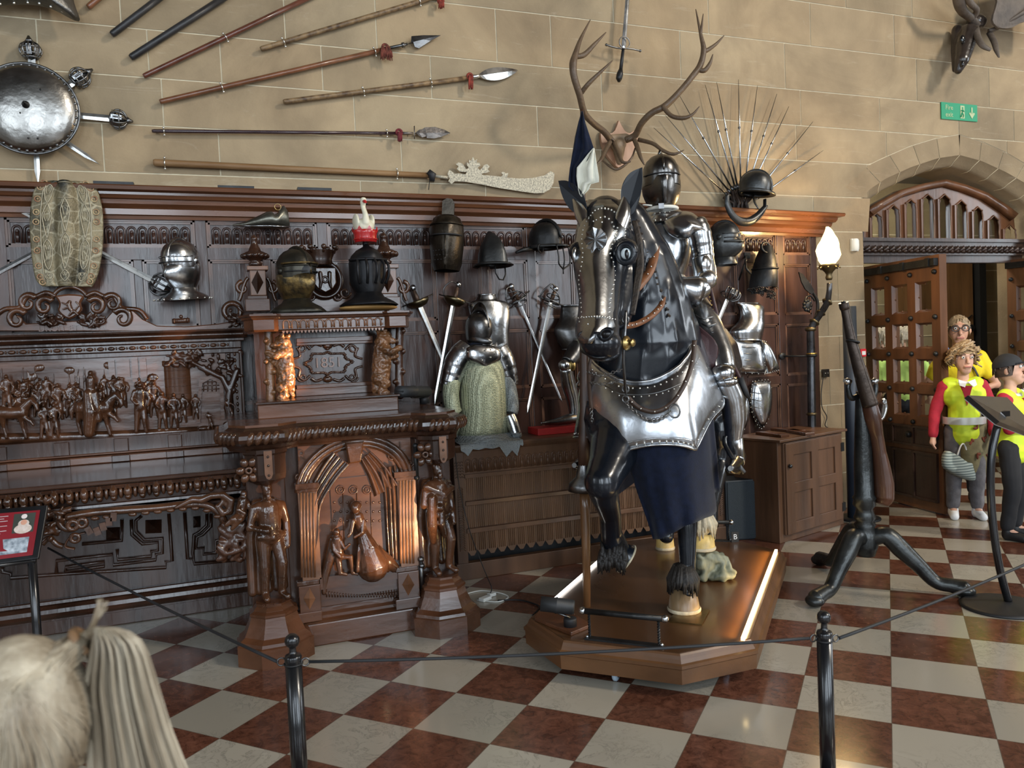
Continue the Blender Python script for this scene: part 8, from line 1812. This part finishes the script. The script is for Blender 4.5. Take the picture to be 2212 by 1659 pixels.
# ---------------- leads and plug on the floor
def fl(L,r,m,label,nm='cable'): g=G();stube(g,[PZ(x,y,r+.001) if z is None else PY(x,y,z) for x,y,z in L],r,8);tag(g.obj(nm,m),label,'cable','leads on the floor')
N0=None
fl([(1010,1282,N0),(1040,1276,N0),(1080,1281,N0),(1098,1290,N0),(1075,1300,N0),(1030,1296,N0)],.004,MATS['white_plastic'],'white lead looped on the floor beside the carved cupboard foot')
fl([(982,965,4.95),(992,1050,4.96),(1010,1130,4.9),(1030,1190,4.8),(1052,1245,4.7),(1062,1270,4.6),(1058,1284,N0)],.003,MATTE,'thin black wire dropping past the radiator cover to the floor plug')
fl([(1075,1297,N0),(1120,1296,N0),(1150,1303,N0),(1165,1312,N0),(1150,1330,N0)],.005,MATTE,'black lead running from the floor plug to the platform spotlight')
p=PZ(1048,1293,.012);pl=thing('extension_plug','white extension plug lying on the floor by the statue base','plug',p);g=G();g.box(p,(.075,.045,.022),Matrix.Rotation(.5,3,'Z'));g.obj('plug_body',MATS['white_plastic'],pl,bev=.004);p2=PZ(1062,1284,.012);g=G();g.box(p2,(.05,.035,.02),Matrix.Rotation(.3,3,'Z'));g.obj('socket_body',MATS['white_plastic'],pl,bev=.004)
# the two spotlights' own beams
yb=PZ(917,872,ZP+.003).y
spot('shelf_spot_beam',PY(853,846,yb-.31),PY(606,792,4.85),150,(1,.62,.3),46,.6,.02)
spot('platform_spot_beam',PZ(1162,1303,ZP0+.135),V((.66,4.32,.72)),150,(1,.7,.4),38,.5,.012)
# ============================================================ VISITORS
SKIN=mat('fair_skin',(.56,.33,.24),.5,0,.08,14,spec=.35);SKIN2=mat('sunned_skin',(.5,.27,.18),.5,0,.1,14,spec=.35)
REDJ=mat('red_jumper',(.36,.012,.03),.85,0,.12,40,.15,160);HIVIS=mat('hi_vis_yellow',(.62,.78,.03),.6,0,.06,20);WHT=mat('white_cotton',(.72,.74,.76),.8,0,.04,20);SILV=mat('reflective_tape',(.6,.63,.62),.35,.3,.05,20)
def skel(s,hs,arms,stance=.09,lean=0.0):
 p=lambda x,y,z: V((x*s,y*s,z*s))
 J=dict(head=p(0,-.02,1.585),neck=p(0,.01,1.44),chest=p(0,0,1.28),waist=p(0,0,1.05),hip=p(0,0,.93))
 for n,d in (('L',1),('R',-1)):
  J['sh'+n]=p(.17*d,.01,1.37);J['el'+n]=p(*arms[0 if n == 'L' else 2]);J['ha'+n]=p(*arms[1 if n == 'L' else 3])
  J['hj'+n]=p(.09*d,0,.9);J['kn'+n]=p((stance+.015)*d,-.03,.5);J['an'+n]=p((stance+.02)*d,.02,.085);J['to'+n]=p((stance+.04)*d,-.13,.035)
 return J
def person(label,loc,rot,h,hs,arms,skin,top,bottom,shoe,headrot=0,tilt=0,sleeve=.5,stance=.09,bulk=1.0,face=True,legs=True,group=None):
 s=h/1.72;J=skel(s,hs,arms,stance);e=thing('person',label,'person',loc,group)
 M4=Matrix.Translation(loc) @ Matrix.Rotation(rot,4,'Z');H4=M4 @ Matrix.Translation(J['neck']) @ Matrix.Rotation(headrot,4,'Z') @ Matrix.Rotation(tilt,4,'X') @ Matrix.Scale(s*hs,4)
 hp=lambda x,y,z: H4 @ V((x,y-.03,z+.02))          # head frame: neck at the origin,chin .03,crown .25
 w=lambda k: M4 @ J[k]
 R_=lambda r: r*s
 q=[('e',hp(0,.01,.15),(.072*s*hs,.09*s*hs,.1*s*hs),H4.to_3x3().normalized()),('c',[hp(0,-.015,.11),hp(0,-.04,.06)],[.062*s*hs,.04*s*hs]),('c',[w('neck')+V((0,0,-.02*s)),hp(0,.01,.08)],[R_(.056),R_(.052)]),
  ('c',[w('shL'),w('neck')+V((0,0,-.06*s)),w('shR')],[R_(.06),R_(.075),R_(.06)]),('c',[w('chest'),w('waist'),w('hip')],[R_(.125*bulk),R_(.115*bulk),R_(.13*bulk)]),('c',[w('chest')+M4.to_3x3() @ V((-.08*s,0,0)),w('chest')+M4.to_3x3() @ V((.08*s,0,0))],[R_(.11*bulk)]*2)]
 for sx in (-1,1): q.append(('e',hp(sx*.074,.015,.135),(.012*s*hs,.02*s*hs,.03*s*hs)))
 if face:
  q+=[('c',[hp(0,-.082,.155),hp(0,-.102,.115)],[.009*s*hs,.014*s*hs]),('c',[hp(-.03,-.078,.175),hp(.03,-.078,.175)],[.014*s*hs]*2),('c',[hp(-.018,-.082,.082),hp(.018,-.082,.082)],[.011*s*hs]*2)]
 for n in 'LR':
  q.append(('c',[w('sh'+n),w('el'+n),w('ha'+n)],[R_(.052*bulk),R_(.04),R_(.028)]))
  if legs: q+=[('c',[w('hj'+n),w('kn'+n),w('an'+n)],[R_(.085),R_(.055),R_(.04)]),('c',[w('an'+n),w('to'+n)],[R_(.04),R_(.03)])]
  # hand: palm,four fingers and a thumb
  d=(J['ha'+n]-J['el'+n]).normalized();X,Y_,Z=basis(d);pa=J['ha'+n]+d*.045*s;q.append(('c',[M4 @ J['ha'+n],M4 @ pa],[R_(.026),R_(.034)]))
  for i,L in enumerate((.066,.075,.07,.055)):
   o_=X*((i-1.5)*.018*s);c=Y_*.018*s;q.append(('c',[M4 @ (pa+o_+d*.02*s),M4 @ (pa+o_*1.05+d*L*.6*s+c*.5),M4 @ (pa+o_*1.05+d*L*s*.95+c*1.6)],[R_(.0105),R_(.009),R_(.0075)]))
  q.append(('c',[M4 @ (J['ha'+n]+d*.015*s+X*.02*s),M4 @ (J['ha'+n]+d*.05*s+X*.05*s+Y_*.01*s),M4 @ (J['ha'+n]+d*.085*s+X*.052*s+Y_*.02*s)],[R_(.014),R_(.011),R_(.009)]))
 blob(q,.0085*max(s,.8),2).obj('body',skin,e)
 off=.016*s
 q=[('c',[w('shL')+V((0,0,-.005)),w('neck')+V((0,0,-.075*s)),w('shR')+V((0,0,-.005))],[R_(.06)+off,R_(.07)+off*.6,R_(.06)+off]),('c',[w('chest'),w('waist'),w('hip')],[R_(.125*bulk)+off,R_(.12*bulk)+off,R_(.13*bulk)+off]),('c',[w('chest')+M4.to_3x3() @ V((-.08*s,0,0)),w('chest')+M4.to_3x3() @ V((.08*s,0,0))],[R_(.11*bulk)+off]*2)]
 for n in 'LR':
  a,b,c=w('sh'+n),w('el'+n),w('ha'+n)
  q.append(('c',[a,a.lerp(b,min(1,sleeve*2))],[R_(.056*bulk)+off,R_(.046)+off]) if sleeve <= .5 else ('c',[a,b,b.lerp(c,(sleeve-.5)*2)],[R_(.054*bulk)+off,R_(.042)+off,R_(.032)+off]))
 blob(q,.009,2,.006,14).obj('top',top,e)
 if legs and bottom:
  q=[('c',[w('hip')+V((0,0,.04*s)),w('hip')+V((0,0,-.04*s))],[R_(.135*bulk)+off*.5,R_(.13*bulk)+off*.5])]
  for n in 'LR': q.append(('c',[w('hj'+n),w('kn'+n),w('an'+n)+V((0,0,.05*s))],[R_(.09)+off*.7,R_(.068)+off*.7,R_(.056)+off*.5]))
  blob(q,.009,2,.005,14).obj('trousers',bottom,e)
  for n in 'LR':
   g=blob([('c',[w('an'+n)+V((0,0,-.03*s)),w('to'+n)],[R_(.052),R_(.043)]),('c',[w('an'+n),w('an'+n)+V((0,0,-.04*s))],[R_(.05),R_(.052)])],.007,2)
   for v in g.b.verts: v.co.z=max(v.co.z,loc[2]+.002)
   g.obj('shoe',shoe,e)
 if face:
  EWH,IRI=mat('eye_ball',(.7,.7,.68),.2),mat('dark_iris',(.03,.02,.015),.2);LIP=mat('lip',(.42,.14,.12),.5);BRW=mat('brow_hair',(.12,.07,.04),.7)
  for sx in (-1,1):
   g=G();g.ell(hp(sx*.031,-.079,.158),.0125*s*hs,None,10,8);ey=g.obj('eye',EWH,e);g=G();g.ell(hp(sx*.031,-.0895,.158),.006*s*hs,None,8,6);g.obj('iris',IRI,ey)
   g=G();g.tube(spline([hp(sx*.015,-.09,.178),hp(sx*.032,-.092,.184),hp(sx*.05,-.08,.178)],4),.0045*s*hs,6);g.obj('eyebrow',BRW,e)
  g=G();g.tube(spline([hp(-.022,-.088,.083),hp(0,-.094,.084),hp(.022,-.088,.083)],4),.0055*s*hs,6);g.obj('mouth',LIP,e)
 return e,M4,H4,J,hp,s*hs,w
def vest(e,w,M4,s,bulk=1.0):
 o_=.026*s;A=M4.to_3x3();q=[('c',[w('shL')+A @ V((-.05*s,0,.012)),w('neck')+V((0,0,-.08*s)),w('shR')+A @ V((.05*s,0,.012))],[.06*s+o_,.066*s+o_*.4,.06*s+o_]),('c',[w('chest'),w('waist'),w('hip')+V((0,0,-.06*s))],[.125*s*bulk+o_,.12*s*bulk+o_,.132*s*bulk+o_]),('c',[w('chest')+A @ V((-.08*s,0,0)),w('chest')+A @ V((.08*s,0,0))],[.11*s*bulk+o_]*2)]
 blob(q,.009,2,.005,16).obj('hi_vis_vest',HIVIS,e)
 g=G();g.prism([w('neck')+A @ V((x*s,-.165*s+.0,z*s)) for x,z in ((-.05,-.06),(.05,-.06),(0,-.26))],A @ V((0,.05*s,0)));g.obj('jumper_neckline',REDJ,e)
def hair(e,hp,k,m,strands=120,length=.06,curl=0.0,front=.19,back=.05,seed=1,vol=1.0,name='hair'):
 random.seed(seed);g=G()
 n=16
 rs=[]
 for i in range(9):
  a=pi/2*i/8;z=.15+.112*vol*math.sin(a);r=math.cos(a);rs.append([hp(.081*vol*r*math.sin(2*pi*j/n),.012-.1*vol*r*math.cos(2*pi*j/n)*(1 if math.cos(2*pi*j/n) < 0 else .86),z+(.0 if i else (.03 if math.cos(2*pi*j/n) > .5 else -.05))) for j in range(n)])
 g.rings(rs,False)
 for i in range(strands):
  t=ru(0,2*pi);u=ru(0,1)**.7*pi/2;x,y,z=.083*vol*math.cos(u)*math.sin(t),.012-.1*vol*math.cos(u)*math.cos(t),.15+.112*vol*math.sin(u);facing=math.cos(t) > .45
  if facing and u < .75: continue
  L=length*ru(.6,1.2)*(.3 if facing and u < .7 else 1);pts=[hp(x,y,z)]
  for kk in range(1,6): f=kk/5;pts.append(hp(x*(1+.12*f)+curl*math.sin(f*9+i)*.02,y*(1+.1*f)+curl*math.cos(f*9+i)*.02,z-L*f+.02*curl*math.sin(f*6+i)))
  g.tube(pts,[.007*k,.008*k,.008*k,.007*k,.006*k,.003*k],5)
 return g.obj(name,m,e)
BLONDE=mat('blonde_hair',(.15,.105,.06),.5,0,.35,22,.3,120,(1,1,.12),col2=(.56,.49,.37),detail=8);GREYB=mat('ash_blonde_hair',(.4,.34,.26),.5,0,.3,50,.3,120);CURLY=mat('light_brown_curls',(.22,.13,.07),.5,0,.4,40,.3,90,col2=(.48,.34,.18));DBR_H=mat('dark_blonde_hair',(.26,.18,.1),.5,0,.35,50,.3,120)
# curly-haired child in front
k1=PZ(2086,1118);e,M4,H4,J,hp,k,w=person('child with curly fair hair in hi-vis vest and red jumper in the doorway',k1,R(-38),1.37,1.3,((.27,.0,1.1),(.24,-.1,.86),(-.27,.0,1.1),(-.3,-.06,.84)),SKIN,REDJ,mat('washed_grey_trousers',(.12,.115,.125),.85,0,.3,14,.2,80),WHT,R(6),0,.92)
hair(e,hp,k,CURLY,260,.075,1.5,seed=3,vol=1.12)
vest(e,w,M4,1.37/1.72)
g=G();zz=w('waist').z;g.lathe([(.163,-.03),(.165,.0),(.164,.03)],w('waist')+V((0,0,-.02)),None,28,1,.95);g.obj('reflective_band',SILV,e)
g=G();g.torus(w('neck')+V((0,0,-.03)),.062,.016,H4.to_3x3().normalized(),18,8);o_=H4.to_3x3().normalized()
for sx in (-1,1): g.prism([hp(sx*.005,-.06,-.035),hp(sx*.06,-.05,-.015),hp(sx*.062,-.08,-.06),hp(sx*.03,-.1,-.075)],o_ @ V((0,-.008,0)))
g.obj('collar',WHT,e)
tb2=thing('tote_bag','olive patterned cloth bag hanging at the curly-haired child\'s side','bag',PY(2128,1000,4.66));g=G();Yb=4.62
L_=smooth_out(pxs([(2098,905),(2118,880),(2140,900),(2152,935),(2150,985),(2138,1020),(2112,1032),(2092,1020),(2086,960)],Yb),3);dome_plate(g,L_,NW,.05,6,th=.06);g.obj('bag_body',mat('olive_printed_cloth',(.13,.11,.055),.8,0,.1,12,.2,60,col2=(.24,.21,.11)),tb2)
g=G()
for x,y,a in ((2108,925,0),(2125,950,1),(2140,935,2),(2135,985,.6),(2112,985,1.6),(2098,955,2.2)): g.ell(PY(x,y,Yb-.05),(.03,.006,.012),Matrix.Rotation(a,3,'Y'),10,6);g.ell(PY(x+3,y-4,Yb-.052),(.012,.006,.022),Matrix.Rotation(a,3,'Y'),8,6)
g.obj('red_brown_print',mat('red_brown_print',(.16,.035,.015),.8),tb2);g=G();stube(g,pxs([(2098,905),(2105,860),(2125,838),(2140,870),(2142,905)],Yb+.02),.008,6);g.obj('strap',MATS['olive_printed_cloth'],tb2)
bg=thing('striped_bag','grey and pale green striped cloth bag held low by the curly-haired child','bag',PY(2080,1030,4.7));g=G();Yg=4.62
def stripe_mat(n,c1,c2,sc):
 m=bpy.data.materials.new(n);m.use_nodes=True;nt=m.node_tree;b=nt.nodes['Principled BSDF'];tc=_n(nt,'ShaderNodeTexCoord');wv=_n(nt,'ShaderNodeTexWave',bands_direction='Z');wv.inputs['Scale'].default_value=sc;wv.inputs['Distortion'].default_value=.6;nt.links.new(tc.outputs['Object'],wv.inputs[0])
 r=_n(nt,'ShaderNodeValToRGB');r.color_ramp.elements[0].position=.45;r.color_ramp.elements[1].position=.55;r.color_ramp.elements[0].color=(*c1,1);r.color_ramp.elements[1].color=(*c2,1);nt.links.new(wv.outputs[0],r.inputs[0]);nt.links.new(r.outputs[0],b.inputs['Base Color']);b.inputs['Roughness'].default_value=.8;return m
dome_plate(g,smooth_out(pxs([(2052,975),(2072,985),(2090,998),(2106,998),(2108,1030),(2106,1040),(2080,1032),(2058,1020),(2046,1008),(2046,985)],Yg),2),NW,.035,6,th=.05);g.obj('bag_body',stripe_mat('striped_cloth',(.13,.17,.17),(.36,.42,.4),14),bg);g=G();stube(g,pxs([(2068,984),(2076,962),(2084,962),(2094,996)],Yg),.006,6);g.obj('handle',MATS['striped_cloth'] if 'striped_cloth' in MATS else WHT,bg)
# child with the cap at the picture's right edge
k2=PZ(2190,1162);e,M4,H4,J,hp,k,w=person('child in black cap and hi-vis vest looking up beside the lectern',k2,R(20),1.30,1.25,((.25,-.05,1.1),(.1,-.25,1.12),(-.24,-.05,1.1),(-.06,-.28,1.12)),SKIN,REDJ,mat('black_trousers',(.012,.012,.014),.85),MATTE,R(8),R(-10),.9)
hair(e,hp,k,mat('dark_brown_hair',(.05,.03,.02),.6,0,.3,50),80,.05,0,seed=6,vol=.99)
g=G();rs=[]
for i in range(7): a=pi/2*i/6;rs.append([hp(.088*math.cos(a)*math.sin(2*pi*j/20),.012-.106*math.cos(a)*math.cos(2*pi*j/20),.175+.1*math.sin(a)) for j in range(20)])
g.rings(rs,False);g.prism([hp(x,y,.178) for x,y in ((-.07,-.06),(-.065,-.12),(-.03,-.155),(.03,-.155),(.065,-.12),(.07,-.06))],H4.to_3x3().normalized() @ V((0,0,.01)));g.obj('cap',mat('black_cap_cloth',(.014,.015,.018),.8,0,.2,30),e)
vest(e,w,M4,1.3/1.72);g=G();g.torus(w('neck')+V((0,0,-.03)),.06,.017,None,18,8)
for sx in (-1,1): g.prism([hp(sx*.005,-.06,-.035),hp(sx*.06,-.05,-.015),hp(sx*.062,-.08,-.06),hp(sx*.03,-.1,-.075)],H4.to_3x3().normalized() @ V((0,-.008,0)))
g.obj('collar',WHT,e)
pb=thing('paper_bag','brown paper bag held by the child in the black cap','bag',PY(2185,980,4.1));g=G();g.prism(pxs([(2158,925),(2240,930),(2236,994),(2152,990)],4.12),NW*.1,bev=.012);g.obj('bag_body',mat('kraft_paper',(.3,.19,.1),.75,0,.15,9,.3,20),pb)
# woman in yellow behind
kw=V((6.35,5.25,0));kw=PZ(2108,1092);e,M4,H4,J,hp,k,w=person('woman in yellow T-shirt and black glasses behind the curly-haired child',V((kw.x+.02,kw.y+.16,0)),R(-42),1.63,1.22,((.3,-.02,1.12),(.05,-.24,1.06),(-.32,.0,1.1),(-.08,-.22,1.0)),SKIN2,mat('yellow_tshirt',(.72,.55,.01),.8,0,.08,16,.15,60),mat('dark_navy_trousers',(.015,.017,.025),.85),MATTE,0,0,.28,bulk=1.12)
hair(e,hp,k,DBR_H,90,.09,.2,seed=9,vol=1.0);GL=mat('glasses_frame',(.012,.012,.015),.3);g=G();fm=H4.to_3x3().normalized() @ FACE
for sx in (-1,1): g.torus(hp(sx*.034,-.105,.155),.026*k,.0035*k,fm,18,6,sy=.8);g.tube([hp(sx*.06,-.1,.16),hp(sx*.082,-.02,.16),hp(sx*.08,.02,.15)],.003*k,6)
g.tube([hp(-.009,-.108,.16),hp(.009,-.108,.16)],.003*k,6);g.obj('glasses',GL,e)
g=G();g.tube(spline([w('shR')+V((.05,-.02,.08)),w('chest')+V((-.02,-.17,.0)),w('hip')+V((.1,-.16,.0))],5),.015,6,True,.4);g.obj('bag_strap',MATTE,e);g=G();g.box(M4 @ (J['haL']+V((-.0,-.05,.02))),(.1,.02,.16),M4.to_3x3());g.obj('phone',MATTE,e)
# couple beyond the door's panes
kl=V((6.0,6.35,0));P=PY(1922,700,6.3);e,M4,H4,J,hp,k,w=person('fair-haired woman in lime green top seen through the door panes',V((P.x,P.y,0)),R(125),1.62,1.1,((.26,.02,1.1),(.24,-.12,.9),(-.26,.02,1.1),(-.24,-.12,.9)),SKIN,mat('lime_top',(.42,.62,.16),.8,0,.1,14,.15,60),MATS['dark_navy_trousers'],MATTE,R(20),0,.3)
hair(e,hp,k,GREYB,140,.15,.2,seed=12,vol=1.06)
def plaid():
 m=bpy.data.materials.new('blue_plaid');m.use_nodes=True;nt=m.node_tree;b=nt.nodes['Principled BSDF'];tc=_n(nt,'ShaderNodeTexCoord');prev=None;L=nt.links.new
 for d,c in (('X',(.5,.62,.8,1)),('Z',(.5,.62,.8,1))):
  wv=_n(nt,'ShaderNodeTexWave',bands_direction=d);wv.inputs['Scale'].default_value=7;L(tc.outputs['Object'],wv.inputs[0]);r=_n(nt,'ShaderNodeValToRGB');r.color_ramp.elements[0].position=.6;r.color_ramp.elements[0].color=(0,0,0,1);r.color_ramp.elements[1].position=.85;r.color_ramp.elements[1].color=(.6,.6,.6,1);L(wv.outputs[0],r.inputs[0])
  mx=_n(nt,'ShaderNodeMix',data_type='RGBA');L(r.outputs[0],mx.inputs[0]);mx.inputs[6].default_value=(.03,.09,.3,1);mx.inputs[7].default_value=c
  if prev: L(prev,mx.inputs[6])
  prev=mx.outputs[2]
 L(prev,b.inputs['Base Color']);b.inputs['Roughness'].default_value=.8;return m
P=PY(2018,700,6.55);e,M4,H4,J,hp,k,w=person('man in blue checked shirt half hidden by the open door leaf',V((P.x,P.y,0)),R(40),1.72,1.08,((.28,.02,1.1),(.24,-.12,.88),(-.28,.02,1.1),(-.24,-.14,.88)),SKIN,plaid(),MATS['dark_navy_trousers'],MATTE,R(20),0,.5,bulk=1.2)
hair(e,hp,k,mat('short_grey_hair',(.3,.25,.2),.6,0,.3,60),60,.03,0,seed=15,vol=.99)
# child with the blond ponytail close to the camera,seen from behind
Yh=1.06
hc_=PY(40,1500,Yh);hgt=1.2;hk=1.18
loc=V((hc_.x,hc_.y,0));e,M4,H4,J,hp,k,w=person('child with a blonde ponytail close to the camera, seen from behind',loc,R(192),1.17,1.30,((.24,.02,1.1),(.22,-.1,.88),(-.24,.02,1.1),(-.22,-.1,.88)),SKIN,mat('pale_grey_top',(.4,.4,.42),.8,0,.1,20),MATS['dark_navy_trousers'],WHT,R(0),R(0),.5,face=True)
random.seed(21);g=G();HN=[]
cz=hp(0,.0,.15)
def onhead(th,ph,f=1.0): return hp(.088*f*math.cos(ph)*math.sin(th),.012-.107*f*math.cos(ph)*math.cos(th),.15+.118*f*math.sin(ph))
TAIL=PY(178,1388,Yh+.02)
rs=[]
for i in range(10): a=-.5+(pi/2+.5)*i/9;rs.append([onhead(2*pi*j/24,a) if not (i < 5 and math.cos(2*pi*j/24) > .75) else onhead(2*pi*j/24,max(a,.25)) for j in range(24)])
g.rings(rs,False)
for i in range(900):
 th=ru(.75,2*pi-.75);ph=ru(-.55,.5);a=onhead(th,ph,1.0);m1=onhead(th+(pi-th)*.35,ph+(.75-ph)*.4,1.03+ru(0,.02));m2=onhead(th+(pi-th)*.7,ph+(.8-ph)*.8,1.05+ru(0,.02));g.tube(spline([a,m1,m2,TAIL+V((ru(-.012,.012),ru(-.012,.012),ru(-.012,.012)))],4),.0013,3)
g.obj('hair',BLONDE,e)
g=G()
SPN=[(1388,178,12),(1360,215,16),(1400,250,54),(1490,262,80),(1585,280,92),(1720,308,118)]
for i in range(2600):
 f,q_=ru(-1,1),ru(-1,1);dd=math.sqrt(max(0,1-f*f))*.035;lock=.035*math.sin(f*13+q_)
 P_=[PY(x+w*(f+lock*(k > 1)*.6),y-(14*f if k == 2 else 0)+ru(-5,5),Yh+(.02 if k == 0 else q_*dd*min(1,k*.5)+.005*math.sin(f*23+q_*3)*(k > 1))) for k,(y,x,w) in enumerate(SPN)]
 g.tube(spline(P_,3),[.0012]*15+[.0006],3)
for i in range(40):
 P_=[TAIL+V((ru(-.01,.01),0,0)),PY(205+ru(-6,6),1340,Yh),PY(222+ru(-14,12),1300+ru(-8,20),Yh)];g.tube(spline(P_,3),.0008,3)
g.obj('ponytail',BLONDE,e)
g=G();g.torus(TAIL,.017,.006,Matrix.Rotation(1.0,3,'Y'),16,8);g.obj('hair_tie',mat('brown_hair_tie',(.2,.11,.05),.7),e)
